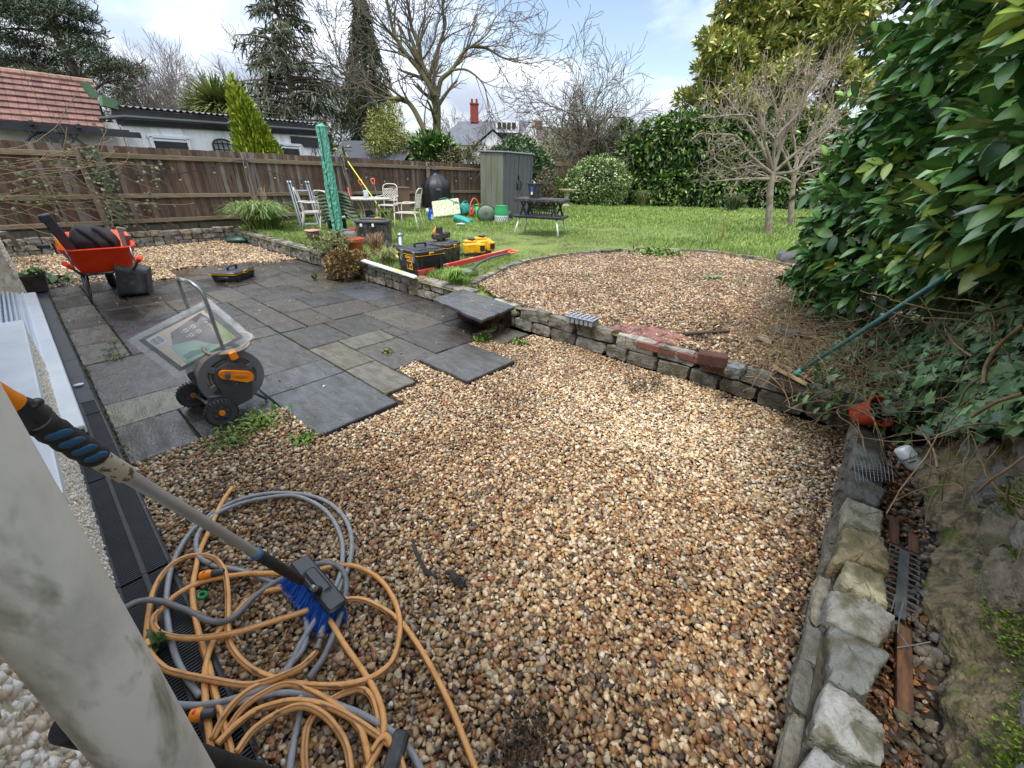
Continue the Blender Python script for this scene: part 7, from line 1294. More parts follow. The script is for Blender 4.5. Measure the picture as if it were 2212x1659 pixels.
# jacket
t = thing('jacket', 'dark green quilted puffer jacket hung over the back of a garden chair', 'jacket', on_lawn(4.86, 9.62)+Vector((0, 0, .95))); jm = mat('quilt_green', C('#4d5a3e'), .6, col2=C('#3d4932'), vs=8, bump=.4, bs=25)
def jac(name, side, rows, w0, w1, dx0, dx1, seed):
    rs = np.random.RandomState(seed); V = []; nU = 20; nV = rows*6; fwd = np.array([math.cos(math.radians(18)), math.sin(math.radians(18)), 0]); lat = np.array([-fwd[1], fwd[0], 0])
    for s_ in (1, -1):
        for i in range(nV+1):
            v = i/nV; puff = abs(math.sin(v*rows*PI))**.55*.03+.012; top = max(0, .12-v)/.12; w_ = (w0+(w1-w0)*v)*(1-.18*top**2); xo = dx0+(dx1-dx0)*v
            for j in range(nU+1):
                u = j/nU*2-1; e = (1-abs(u)**6); z = .06-v*side-.06*abs(u)**3*(1-v)-.0*u; p = lat*(u*w_+xo)+fwd*(s_*puff*e*1.3-.06*math.cos(u*1.5)+.05*math.sin(v*7+u*4)*v)+np.array([0, 0, z+(.02*math.sin(u*9+v*5))*v+.16*v*(u*.5+.5 if dx1 < 0 else -u*.2)]); V.append(p)
    m_ = (nV+1)*(nU+1); F = []
    for i in range(nV):
        for j in range(nU): a = i*(nU+1)+j; F += [(a, a+1, a+nU+2, a+nU+1), (m_+a, m_+a+nU+1, m_+a+nU+2, m_+a+1)]
    for i in range(nV):
        for j in (0, nU): a = i*(nU+1)+j; b = a+nU+1; F.append((a, b, m_+b, m_+a))
    for i in (0, nV):
        for j in range(nU): a = i*(nU+1)+j; F.append((a, m_+a, m_+a+1, a+1))
    o = mk(name, np.array(V), F, jm, t, smooth=True); return o
b_ = jac('body', .66, 9, .26, .27, .16, .16, 3); b_ = jac('body_front', .62, 8, .24, .30, -.27, -.42, 4)
for k in (0, 1):
    mb = MB(); fx = np.array([math.cos(math.radians(18)), math.sin(math.radians(18)), 0]); lt = np.array([-fx[1], fx[0], 0]); o0 = lt*(.13 if k == 0 else -.25)-fx*.05; mb.tube([o0+[0, 0, -.50], o0+[0, 0, -.62], o0+[0, 0, -.74]], [.065, .075, .06], 12); mb.build('cuff', mat('cuff_black', C('#14161a'), .8), t, smooth=True)
# rotary airer in its cover
p = T(734, 520); t = thing('covered_airer', 'folded rotary clothes airer in tall turquoise zipped cover standing in grass', 'clothes airer', p); cvm = mat('cover_teal', C('#62a68d'), .7, col2=C('#458a74'), vs=22, bump=1., bs=22)
H0 = .20; Ht = D(697, 275, p.dot(FH)).z-p.z; mb = MB(); V = []; n = 28; m_ = 46; rs = np.random.RandomState(5)
for i in range(m_+1):
    v = i/m_; r_ = .115-.02*v; 
    for j in range(n): a = 2*PI*j/n; rr = r_*(1+.10*math.sin(a*4+v*9)+.05*math.sin(a*9-v*31)+rs.normal(0, .06)); V.append((rr*math.cos(a), rr*math.sin(a), H0+(Ht-H0)*v+(-.10*abs(math.sin(a*1.5)) if i == 0 else 0)))
F = [(i*n+j, i*n+(j+1) % n, (i+1)*n+(j+1) % n, (i+1)*n+j) for i in range(m_) for j in range(n)]+[tuple(range(m_*n, m_*n+n))]; mk('cover', V, F, cvm, t); dv = -FH; mb = MB(); mb.bar(Vector((dv.x*.128, dv.y*.128, H0+.02)), Vector((dv.x*.105, dv.y*.105, Ht-.02)), .012, .008, up=dv); mb.build('zip', blackp, t)
mb = MB(); mb.lathe([(.10, 0), (.10, .02), (.02, .06)], 20, o=(0, 0, Ht)); auto(mb.build('cap', cvm, t)); mb = MB(); mb.cyl((0, 0, -.02), (0, 0, .25), .032, 14); mb.build('ground_spike', steel, t, smooth=True); mb = MB(); mb.cyl((0, 0, .13), (0, 0, .4), .045, 12); mb.build('hub', blackp, t)
# ladder
p0, p1 = T(652, 489), T(686, 484); t = thing('ladder', 'folded aluminium multi ladder leaning against the fence behind grass clump', 'ladder', p0); la = Vector((.62, -.1, 0)).normalized(); up_ = Vector((0.02, .28, 1)).normalized()
for k in (0, 1):
    mb = MB(); b = la*(.0+.46*k); 
    for q in (-.03, .03): mb.bar(b+Vector((q, 0, 0)), b+Vector((q, 0, 0))+up_*1.12, .028, .07)
    mb.build('stile', mat('ladder_alu', C('#9ba0a6'), .45, .5, bump=.6, bs=200), t); mb = MB()
    for q in (-.035, .035): mb.ball(b+Vector((q, 0, 0))+up_*1.12, (.035, .05, .06), 12, 8)
    mb.build('hinge', steel, t, smooth=True)
mb = MB()
for k in range(4): mb.bar(la*.04+up_*(.06+.29*k), la*.42+up_*(.06+.29*k), .05, .03)
o = mb.build('rungs', mat('rung_white', C('#c4c8cc'), .4, .4), t); mb = MB(); mb.bar(Vector((-.25, .0, .02)), Vector((.75, -.12, .02)), .06, .04); mb.build('foot_bar', alu, t)
# tools leaning on the fence
def spade(label, px, py, dist, seed):
    tp = D(px, py, dist); b = Vector((tp.x+.12, tp.y-.25, lz(tp.x))); t = thing('spade', label, 'spade', b, group='spades leaning on the fence'); d = (tp-b); mb = MB(); mb.cyl(Vector(), d*.88, .016, 8); mb.build('shaft', blackp, t, smooth=True); mb = MB(); dn = d.normalized(); sx_ = dn.cross(FH).normalized(); a = d*.86
    mb.tube(smoothpath([a, a+dn*.04+sx_*.03, a+dn*.11+sx_*.05, a+dn*.15+sx_*.045, a+dn*.16, a+dn*.15-sx_*.045, a+dn*.11-sx_*.05, a+dn*.04-sx_*.03, a], 3), .015, 8); mb.build('d_handle', mat('spade_orange', C('#d9693a'), .45), t, smooth=True); mb = MB(); mb.box(dn*.1, (.2, .02, .28), (0.1, 0, 0), ch=.006); mb.build('blade', dusty, t)
spade('spade with orange handle against fence behind the table, left one', 777, 388, 13.3, 1); spade('spade with orange handle against fence, right one with bulb inside the grip', 804, 386, 13.3, 2)
def pole(name, label, a, b, r, parts, cat='pole', head=None):
    t = thing(name, label, cat, b)
    for nm, u0, u1, mm in parts: mb = MB(); mb.cyl(a.lerp(b, u0), a.lerp(b, u1), r, 8); mb.build(nm, mm, t, smooth=True, world=True)
    if head: mb = MB(); mb.box(b+Vector((0, 0, .03)), head[0], head[2], ch=.008); mb.build(head[1], head[3], t, world=True)
yl = mat('lime_plastic', C('#c8cc3a'), .45); pole('squeegee', 'lime yellow long handled squeegee leaning on fence over the chair', D(737, 328, 13.4), D(842, 476, 12.0)-Vector((0, 0, .06)), .014, [('upper_shaft', 0, .14, blackp), ('shaft', .14, 1, yl)], 'squeegee', ((.48, .06, .05), 'head', (0, 0, -.75), yl))
pole('red_pole', 'red and white pole with black top leaning on the fence post', D(736, 345, 13.5), D(770, 480, 12.4), .016, [('black_end', 0, .45, blackp), ('red_part', .45, .68, redm), ('white_part', .68, .85, whitem), ('red_foot', .85, 1, redm)])
t = thing('dark_pole', 'dark weathered pole fixed above the fence behind the green cover', 'pole', PY(745, 345, 13.05)); q = Vector(t.location); mb = MB(); mb.tube([PY(740, 318, 13.0)-q, PY(748, 350, 13.05)-q, PY(760, 400, 13.05)-q], .035, 8); mb.tube([PY(740, 318, 13.0)-q, PY(760, 318, 13.3)-q], .02, 6); mb.build('pole', dusty, t)
# string lights
t = thing('string_lights', 'black festoon cable with hanging bulbs looped along the fence', 'string lights', (5, 13.05, 1.6)); cable = [(170, 342), (205, 362), (240, 372), (300, 379), (345, 380), (400, 373), (470, 358), (525, 346), (560, 362), (590, 373), (640, 388), (690, 384), (740, 350), (770, 366), (800, 378), (850, 384), (900, 372), (922, 352), (950, 370), (975, 380), (1000, 385), (1025, 374), (1041, 364)]
mb = MB(); mb.tube(smoothpath([PY(x, y, 13.04) for x, y in cable], 4), .009, 5); mb.build('cable', blackp, t, world=True)
for x, y in [(248, 374), (293, 379), (386, 376), (460, 361), (528, 350), (592, 374), (650, 389), (747, 355), (790, 374), (830, 383), (880, 378), (925, 355), (948, 370), (985, 383), (1017, 378)]:
    c_ = PY(x, y, 13.03); mb = MB(); mb.cyl(c_, c_-Vector((0, 0, .10)), .017, 8); o = mb.build('socket', blackp, t, world=True); mb = MB(); mb.ball(c_-Vector((0, 0, .13))-Vector(t.location), .030, 10, 8); mb.build('bulb', mat('bulb_glass', C('#7d786a'), .15), o, smooth=True)
# wicker panel box
p = T(868, 470); p = D(868, 462, 13.6); p.z = lz(p.x); t = thing('wicker_box', 'upright brown wicker box behind the right garden chair', 'basket', p, -.2); mb = MB(); mb.box((0, 0, .42), (.5, .3, .84), ch=.01); mb.build('body', mat('wicker', C('#7d6550'), .9, col2=C('#54402f'), vs=60, bump=1, bs=150), t); mb = MB(); mb.box((0, 0, .86), (.54, .34, .05), ch=.01); mb.build('lid', mat('wicker'), t)
# covered barbecue
p = D(946, 455, 16.2); p.z = lz(p.x); t = thing('covered_barbecue', 'round kettle barbecue under a black fabric cover against the fence', 'barbecue', p); mb = MB(); V = []; prof = [(.34, .02), (.38, .10), (.39, .3), (.39, .55), (.39, .74), (.375, .86), (.33, .97), (.25, 1.07), (.15, 1.16), (.085, 1.23), (.075, 1.29), (.10, 1.34), (.10, 1.38), (.02, 1.40)]; n = 48
for i, (r_, z) in enumerate(prof):
    for j in range(n): a = 2*PI*j/n; f_ = 1+(.05*math.sin(a*9)+.03*math.sin(a*4+1))*max(0, 1-z/1.1)+.03*math.sin(a*13)*(1 if .6 < z < 1.2 else 0); V.append((r_*f_*math.cos(a)*1.28, r_*f_*math.sin(a)*1.28, z))
F = [(i*n+j, i*n+(j+1) % n, (i+1)*n+(j+1) % n, (i+1)*n+j) for i in range(len(prof)-1) for j in range(n)]; mk('cover', V, F, mat('bbq_cover', C('#111214'), .5, col2=C('#1c1d20'), vs=6, bump=.5, bs=14), t, smooth=True)
vd = -FH; mb = MB(); q = vd*.51+RH*.14+Vector((0, 0, .72)); rt = (RH+vd*.3).normalized(); nn_ = rt.cross(Vector((0, 0, 1))); nn_ = nn_ if nn_.dot(vd) > 0 else -nn_
for k in range(3): mb.bar(q-rt*(.10-.02*k)+Vector((0, 0, k*.022)), q+rt*(.10-.02*k)+Vector((0, 0, k*.022)), .008, .008)
mb.build('emblem', mat('print_grey', C('#8c8c8c'), .6), t)
# ---------------- plastic shed
t = thing('plastic_shed', 'tall grey plastic storage shed with double doors and green stained side', 'shed', (10.5, 9.55, .46)); mb = MB(); sw_, sd2, hh_ = 1.42, 1.0, 1.86
shm = mat('shed_grey', C('#57585a'), .6, col2=C('#47484a'), vs=5, stretch=(8, 8, .7), bump=.25, bs=40); shs = mat('shed_side', C('#6c6d66'), .65, col2=C('#5b6146'), vs=2, stretch=(3, 3, .6), bump=.25, bs=40)
for k in range(4): mb.box((0, .125+k*.25, hh_/2), (.03, .243, hh_), ch=.006)
mb.box((.03, .5, hh_/2-.01), (.03, .98, hh_-.03)); mb.build('side_wall', shs, t); mb = MB(); mb.box((sw_/2, .985, hh_/2), (sw_-.02, .03, hh_)); mb.box((sw_, .5, hh_/2), (.03, 1.0, hh_)); mb.box((.04, -.0, hh_/2), (.07, .04, hh_), ch=.005); mb.box((sw_-.03, 0, hh_/2), (.07, .04, hh_), ch=.005); mb.build('wall', shm, t)
for s_ in (0, 1):
    mb = MB(); x0 = .08+s_*.635
    for k in range(3): mb.box((x0+.1+k*.207, -.012, hh_/2), (.2, .035, hh_-.05), ch=.005)
    mb.box((x0+.31, .0, hh_/2), (.6, .025, hh_-.06)); dr_ = mb.build('door', shm, t); mb = MB(); hx = (x0+.56) if s_ == 0 else (x0+.07); sg_ = -1 if s_ == 0 else 1; mb.tube([(hx-sg_*.01, -.04, 1.12), (hx+sg_*.03, -.075, 1.02), (hx+sg_*.03, -.075, .92), (hx-sg_*.01, -.04, .82)], .018, 8); mb.build('handle', blackp, dr_, smooth=True)
mb = MB(); mb.box((.70, -.05, 1.22), (.09, .04, .04), ch=.01); mb.box((.70, -.06, 1.17), (.05, .03, .08), ch=.01); mb.build('latch', blackp, t); mb = MB(); mb.box((sw_/2, .48, hh_+.02), (sw_+.12, 1.12, .05), (.03, 0, 0), ch=.02); mb.box((sw_/2, .5, hh_-.01), (sw_, 1.0, .04)); auto(mb.build('roof', mat('shed_roof', C('#63686e'), .5), t))
# ---------------- workbench and tub
fr = [T(1115, 509), T(1199, 514), T(1221, 500), T(1136, 496)]; c = sum(fr, Vector())/4; an = math.atan2((fr[1]-fr[0]).y, (fr[1]-fr[0]).x); t = thing('workbench', 'black folding plastic workbench with lower shelf and white splayed legs on lawn', 'workbench', c, an); wl, wd = .60, .30
def slotted(mb, z, l, w_, th): 
    mb.box((0, 0, z), (l*2, w_*2, th), ch=.012)
    for k in range(14): mb.box((-l+.06+k*(2*l-.12)/13, -w_-.004, z), (.035, .012, th*.5)); 
zt_2 = D(1115, 428, c.dot(FH)).z-c.z; zs = D(1113, 466, c.dot(FH)).z-c.z
mb = MB(); slotted(mb, zt_2-.03, wl, wd*1.1, .075); mb.box((0, 0, zt_2+.01), (wl*1.9, wd*2, .012)); auto(mb.build('top', dusty, t)); mb = MB(); slotted(mb, zs, wl*.98, wd*1.2, .06); auto(mb.build('shelf', blackp, t))
mb = MB()
for sx_ in (-1, 1):
    for sy_ in (-1, 1): mb.bar((sx_*.34, sy_*.22, zt_2-.05), (sx_*.46, sy_*.26, zs), .06, .05); mb.bar((sx_*.46, sy_*.2, zt_2-.05), (sx_*.30, sy_*.22, zs), .035, .03)
for k in range(9): mb.box((-.24+k*.06, .02, (zt_2+zs)/2), (.012, .02, zt_2-zs-.06))
for k in range(5): mb.box((0, .02, zs+.05+k*(zt_2-zs-.12)/4), (.52, .02, .014))
mb.build('trestle', blackp, t)
for sx_ in (-1, 1):
    for sy_ in (-1, 1): mb = MB(); mb.tube([(sx_*.46, sy_*.27, zs-.02), (sx_*.55, sy_*.36, 0)], .022, 10); mb.build('leg', whitem, t, smooth=True)
tp = D(1155, 424, c.dot(FH)-.02); t = thing('bucket', 'black builder bucket with blue and white sticker standing on the workbench', 'bucket', (tp.x, tp.y, c.z+zt_2+.018)); mb = MB(); mb.lathe([(.125, 0), (.175, .29), (.195, .295), (.195, .31), (.165, .31), (.12, .02), (.01, .015)], 28, cap=False); mb.lathe([(.005, 0), (.125, 0)], 28, cap=False); auto(mb.build('tub', dusty, t)); mb = MB(); vv = -FH*.15-RH*.075; mb.box((vv.x*.98, vv.y*.98, .19), (.05, .012, .10), (0, 0, math.atan2(RH.y, RH.x)-.35)); stk = mb.build('sticker', bluem, t); mb = MB(); mb.box((vv.x*1.0, vv.y*1.0, .10), (.04, .012, .06), (0, 0, math.atan2(RH.y, RH.x)-.35)); mb.build('sticker', whitem, t)
p = D(1222, 447, 21); t = thing('bird_bath', 'pale stone bird bath partly hidden behind the workbench', 'bird bath', (p.x, p.y, .46)); mb = MB(); mb.lathe([(.2, 0), (.2, .05), (.1, .1), (.08, .2), (.12, .35), (.08, .5), (.12, .6), (.38, .68), (.40, .74), (.36, .74), (.1, .68)], 24, cap=False); auto(mb.build('stone', mat('pale_stone', C('#b0a68e'), .85, bump=.3), t))
# ---------------- garden clutter pile in front of shed
def lawnp(px, py): return T(px, py)
p = lawnp(931, 478); t = thing('spray_bottle', 'blue plastic bottle with white label lying at left of the clutter pile', 'bottle', p, .3); mb = MB(); mb.box((0, 0, .16), (.16, .11, .30), (0, .12, 0), ch=.03); mb.tube([(.0, 0, .28), (-.05, 0, .36), (-.1, 0, .35)], .022, 8); auto(mb.build('bottle', bluem, t)); mb = MB(); mb.box((0, -.058, .12), (.12, .006, .13), (0, .12, 0)); mb.build('label', whitem, t); mb = MB(); mb.ball((-.14, 0, .30), (.05, .04, .06), 10, 8); mb.build('nozzle', whitem, t)
p = lawnp(962, 470); t = thing('folding_chair', 'folded camping chair with palm leaf patterned fabric lying on clutter pile', 'folding chair', p+Vector((0, 0, .02)), -.35); R_ = (math.radians(38), math.radians(-8), math.radians(-22)); mb = MB(); mb.box((.08, .1, .26), (.86, .70, .05), R_, ch=.02); auto(mb.build('fabric', mat('leaf_fabric', C('#c9cbae'), .8, col2=C('#6f7f4e'), vs=16, lo=.47, hi=.53, dist=2.5), t))
mb = MB(); Rm = rotm(R_); cc_ = np.array([.08, .1, .26]); k4 = [cc_+Rm@np.array([sx_*.44, sy_*.36, -.04]) for sx_, sy_ in ((-1, -1), (1, -1), (1, 1), (-1, 1), (-1, -1))]; mb.tube(k4, .013, 6); mb.tube([q-np.array([0, 0, .05]) for q in k4], .013, 6); mb.build('frame', mat('dark_tube', C('#26302a'), .4), t)
def bag(name, label, px, py, size, mm, cat, seed, z=.1, part='body', n=5):
    p = lawnp(px, py); t = thing(name, label, cat, p); mb = MB(); mb.rock((0, 0, z), size, (.3, .2, seed), .10, .4, seed, n=n); mb.build(part, mm, t, smooth=True); return t
t = bag('watering_can', 'teal plastic watering can body in the clutter pile', 1003, 468, (.34, .26, .34), tealm, 'watering can', 3, .22); mb = MB(); mb.tube(smoothpath([(-.12, 0, .3), (-.28, .05, .45), (-.38, .1, .40)], 4), .018, 8); mb.tube(smoothpath([(.1, 0, .34), (.16, 0, .44), (.02, 0, .46), (-.08, 0, .38)], 4), .014, 8); mb.build('spout', tealm, t, smooth=True)
bag('tool_bag', 'teal glove and tool heap at the front of clutter pile', 1000, 482, (.62, .22, .16), tealm, 'gloves', 5, .08, 'fabric')
t = bag('red_can', 'red plastic jug in the clutter pile next to green sprayer', 1020, 470, (.18, .16, .26), redm, 'jug', 7, .16, 'jug'); mb = MB(); mb.tube(smoothpath([(.06, 0, .24), (.14, 0, .22), (.12, 0, .1)], 4), .014, 8); mb.build('handle', redm, t)
p = lawnp(1031, 470); t = thing('pump_sprayer', 'bright green pump sprayer standing in the clutter pile', 'sprayer', p); mb = MB(); mb.lathe([(.07, 0), (.085, .04), (.085, .24), (.05, .3), (.03, .33)], 18); auto(mb.build('tank', mat('sprayer_green', C('#2fae52'), .4), t)); mb = MB(); mb.box((0, 0, .36), (.12, .05, .08), ch=.015); mb.cyl((0, 0, .3), (0, 0, .36), .025, 10); mb.build('pump', mat('lime2', C('#5fd06a'), .4), t)
t = thing('hose_loop', 'loop of orange tube standing up in the clutter pile', 'tube', lawnp(1028, 478)); mb = MB(); mb.tube(smoothpath([(-.12, .1, .15), (-.13, .08, .45), (-.02, .05, .62), (.1, 0, .5), (.14, 0, .2), (.06, -.05, .04)], 5), .016, 8); mb.build('tube', mat('tube_orange', C('#c9642c'), .5), t, smooth=True)
t = thing('green_tube', 'thin green hose arching out behind the clutter pile', 'tube', lawnp(985, 468)); q = Vector(t.location); mb = MB(); mb.tube(smoothpath([D(x, y, 13.6)-q for x, y in [(948, 431), (962, 428), (985, 438), (1005, 447), (1015, 456), (1040, 455), (1052, 448)]], 4), .012, 6); mb.build('tube', tealm, t, smooth=True)
t = thing('white_cord', 'white cord loops in front of the clutter pile', 'cord', lawnp(995, 486)); mb = MB(); mb.tube([(.10*math.cos(a*1.7)*(1+.2*math.sin(a)), .08*math.sin(a*1.3), .03+.01*math.sin(a*3)) for a in np.linspace(0, 18, 60)], .008, 5); mb.build('cord', whitem, t)
t = thing('black_basin', 'black hose reel basket and cables behind the grey green ball', 'basket', lawnp(1040, 472)); mb = MB(); mb.tube(smoothpath([(-.35, .1, .2), (-.2, .1, .38), (.1, .05, .34), (.3, 0, .36), (.5, 0, .30)], 5), .02, 8); mb.build('cable', blackp, t, smooth=True)
p = lawnp(1051, 480); t = thing('garden_ball', 'round grey green rubber ball shaped drum lying on the grass', 'ball', p); mb = MB(); mb.ball((0, 0, .215), (.255, .12, .235), 28, 18, M=rotm((0, 0, math.atan2(RH.y, RH.x)))); mb.build('shell', mat('sage_rubber', C('#62705f'), .6, col2=C('#53604f'), vs=6), t, smooth=True); mb = MB(); nn_ = [RH*.26*math.cos(a)+Vector((0, 0, .215+.24*math.sin(a)))+FH*.03 for a in np.linspace(0, 6.28, 40)]; mb.tube(nn_, .022, 8); mb.build('rim', rubber, t, smooth=True); mb = MB(); mb.lathe([(.04, 0), (.05, .004), (.05, .008)], 16, frame_z(-FH), -FH*.118+Vector((0, 0, .25))); mb.build('badge', mat('sage2', C('#4d5a4b'), .6), t)
p = lawnp(1083, 481); t = thing('garden_waste_pot', 'green plastic pot with white leaf band standing on lawn by shed', 'pot', p); mb = MB(); mb.lathe([(.17, 0), (.20, .01), (.205, .2)], 28); auto(mb.build('base', whitem, t)); mb = MB(); mb.lathe([(.206, .2), (.20, .34), (.165, .42), (.17, .45), (.155, .46), (.14, .43)], 28, cap=False); auto(mb.build('body', mat('green_plastic'), t)); mb = MB()
for k in range(22): a = k*2*PI/22; mb.box((.203*math.cos(a), .203*math.sin(a), .06), (.01, .016, .10), (.6, 0, a)); mb.box((.203*math.cos(a), .203*math.sin(a), .14), (.01, .016, .08), (-.6, 0, a))
mb.build('leaf_pattern', mat('dark_gap', C('#4b5a50'), .6), t)
t = bag('black_tray', 'small black tray behind the green and white pot', 1098, 475, (.3, .25, .26), blackp, 'tray', 4, .13, 'tray', 3)
# ---------------- toolboxes near wall
yawb = math.atan2(.57-.0, 0.0) if False else 0
t = toolbox('toolbox', 'large clean black toolbox with yellow logo panel standing on the grass', Vector((4.04, 5.42, .28)), math.radians(-3), .50, .56, .37, blackp, latches=1)
lx = -.252; mb = MB(); mb.box((lx, -.06, .12), (.012, .14, .13)); mb.build('label_panel', yel, t); mb = MB(); mb.box((lx-.007, -.03, .12), (.004, .05, .09)); mb.box((lx-.007, -.10, .10), (.004, .04, .04)); mb.build('label_mark', blackp, t)
Mt = Matrix(((0, 0, -1, lx-.006), (-1, 0, 0, -.06), (0, 1, 0, .235), (0, 0, 0, 1))); text_obj('DEWALT', .052, yel, t, Mt, ext=.002, bold=.0012)
mb = MB(); mb.box((lx-.004, -.06, .202), (.004, .12, .012)); mb.build('label_strip', orange, t)
for yy in (.12, -.20):
    mb = MB(); mb.tube(smoothpath([(lx-.02, yy, .26), (lx-.045, yy, .22), (lx-.03, yy-.03, .18), (lx-.01, yy-.01, .17)], 4), .006, 6); mb.box((lx-.01, yy, .27), (.02, .07, .12), ch=.005); mb.build('side_clip', steel, t)
t = toolbox('toolbox', 'dusty black stacked toolbox crate standing behind the clean one', Vector((4.72, 5.72, .29)), math.radians(20), .46, .5, .36, dusty, handle=True); mb = MB(); mb.box((0, .0, .44), (.40, .16, .10), ch=.02); mb.box((-.12, -.04, .52), (.10, .09, .16), ch=.015); mb.build('power_tool', dusty, t); mb = MB(); mb.tube(smoothpath([(-.19, 0, .44), (-.22, 0, .52), (-.15, 0, .58)], 4), .014, 7); mb.build('orange_trim', orange, t)
p = T(870, 545); t = thing('angle_grinder', 'silver and black power tool lying behind the clean toolbox', 'power tool', p+Vector((.1, .2, 0)), .4); mb = MB(); mb.cyl((0, 0, .08), (.1, .05, .26), .05, 14); mb.ball((.1, .05, .28), (.07, .06, .05), 14, 8); auto(mb.build('head', steel, t), 50); mb = MB(); mb.cyl((-.05, 0, .08), (-.25, -.02, .10), .045, 12); mb.lathe([(.02, -.01), (.11, -.008), (.11, .008), (.02, .01)], 24, rotm((1.2, 0, .3)), (-.25, .1, .12)); auto(mb.build('body', dusty, t), 50)
p = T(812, 532); t = thing('storage_trunk', 'big dusty black rolling tool trunk with white latches on the grass', 'tool trunk', p+Vector((.2, .3, 0)), math.radians(-42)); mb = MB(); mb.box((0, 0, .22), (.66, .42, .42), ch=.015, taper=.95)
for k in range(8): mb.box((-.28+k*.08, -.215, .2), (.03, .02, .36), ch=.005)
auto(mb.build('body', dusty, t)); mb = MB(); mb.box((0, 0, .46), (.70, .46, .08), ch=.025); mb.box((0, 0, .51), (.5, .26, .03), ch=.01); auto(mb.build('lid', dusty, t)); mb = MB()
for x in (-.22, .02): mb.box((x, -.24, .40), (.05, .02, .06), ch=.005)
mb.build('latch', whitem, t); mb = MB(); mb.box((.1, 0, .53), (.12, .1, .02)); mb.build('yellow_mark', yel, t)
p = T(752, 532); t = thing('fuel_can', 'grey plastic jerry can with red cap beside the tool trunk', 'jerry can', p+Vector((.15, .1, 0)), -.6); mb = MB(); mb.box((0, 0, .15), (.32, .2, .28), ch=.05); mb.box((-.05, 0, .30), (.2, .06, .05), ch=.015); auto(mb.build('can', mat('dusty_grey', C('#4d4e50'), .6, col2=C('#6b6a66'), vs=12), t), 60); mb = MB(); mb.cyl((.08, 0, .28), (.1, 0, .34), .035, 12); mb.box((.0, 0, .325), (.1, .05, .02)); mb.build('cap', redm, t)
p = D(800, 478, 11.4); p.z = lz(p.x); t = thing('power_tool', 'black battery power tool standing upright under the table edge', 'power tool', p); mb = MB(); mb.box((0, 0, .1), (.13, .14, .3), ch=.02); mb.box((0, 0, .40), (.20, .12, .12), ch=.02); mb.box((-.07, 0, .30), (.05, .08, .16), ch=.01); mb.box((.09, 0, .30), (.04, .06, .2), ch=.01); auto(mb.build('body', blackp, t))
p = T(769, 546); t = thing('flower_pot', 'empty terracotta plastic flower pot on the grass behind the low wall', 'flower pot', p); mb = MB(); mb.lathe([(.005, 0), (.13, 0), (.172, .20), (.192, .205), (.195, .27), (.18, .275), (.165, .22), (.12, .06), (.01, .05)], 30, cap=False); auto(mb.build('pot', mat('pot_terracotta', C('#a8532c'), .6, col2=C('#8f4524'), vs=8), t))
p = T(679, 520); t = thing('lidded_tub', 'small grey brown caddy bucket with pinkish lid in the grass', 'bucket', p, .2); mb = MB(); mb.box((0, 0, .10), (.24, .22, .20), ch=.03, taper=.85); auto(mb.build('bucket', mat('taupe', C('#63564e'), .6), t)); mb = MB(); mb.box((0, 0, .215), (.27, .25, .04), ch=.018); auto(mb.build('lid', mat('pink_lid', C('#b08474'), .6), t)); mb = MB(); mb.tube([(.13, -.1, .19), (.19, -.12, .04), (.18, .1, .04), (.13, .12, .19)], .008, 6); mb.build('handle', blackp, t)
# laser levels
for k, (px, py, lb, rz_) in enumerate([(1021, 553, 'yellow boxy laser tool case with black window, front one on the grass', -.5), (1043, 548, 'yellow laser tool case with dark dial on top, rear one on the grass', -.5)]):
    p = T(px, py); t = thing('laser_level', lb, 'laser level', p+Vector((.05, .05, 0)), rz_, 'yellow cases on the grass'); mb = MB(); mb.box((0, 0, .14+.02*k), (.34, .20, .20), (0, -.05, 0), ch=.03); mb.box((.14, -.08, .14), (.16, .08, .18), ch=.02); mb.box((-.05, 0, .255+.02*k), (.22, .15, .05), ch=.015); auto(mb.build('case', yel, t)); mb = MB(); mb.box((.16, -.122, .14), (.09, .012, .10), ch=.003); mb.box((-.02, 0, .035), (.34, .2, .05), ch=.015); mb.build('window', blackp, t); mb = MB(); mb.lathe([(.005, 0), (.07, 0), (.065, .03), (.02, .035)], 20, o=(-.02, 0, .278+.02*k)); auto(mb.build('dial', blackp, t))
p = T(985, 556); t = thing('tape_reel', 'small yellow and black hand tool left of the yellow cases', 'hand tool', p, -.3); mb = MB(); mb.box((0, 0, .04), (.20, .08, .06), (0, .1, 0), ch=.02); auto(mb.build('body', yel, t)); mb = MB(); mb.box((.07, 0, .05), (.12, .085, .05), (0, .1, 0), ch=.015); mb.build('grip', blackp, t)
# spirit level, shovel, trim
a, b = T(902, 597)+Vector((0, 0, .045)), T(1103, 547)+Vector((0, 0, .05)); t = thing('spirit_level', 'long red spirit level lying diagonally across the lawn beside toolbox', 'spirit level', a); mb = MB(); mb.bar(a, b, .05, .075, ch=.004); mb.build('body', mat('level_red', C('#c0392f'), .5, col2=C('#b35a50'), vs=14, lo=.5, hi=.7), t, world=True); mb = MB(); dd = (b-a).normalized(); mb.bar(a-dd*.03, a, .056, .08); mb.build('end_cap', blackp, t, world=True); mb = MB(); mb.bar(a.lerp(b, .2)+Vector((0, 0, .039)), a.lerp(b, .28)+Vector((0, 0, .039)), .03, .004); mb.bar(a.lerp(b, .5)+Vector((0, 0, .039)), a.lerp(b, .54)+Vector((0, 0, .039)), .03, .004); mb.bar(a.lerp(b, .75)+Vector((0, 0, .039)), a.lerp(b, .92)+Vector((0, 0, .039)), .018, .004); mb.build('pale_window', mat('pale_pink', C('#d9a8a0'), .5), t, world=True)
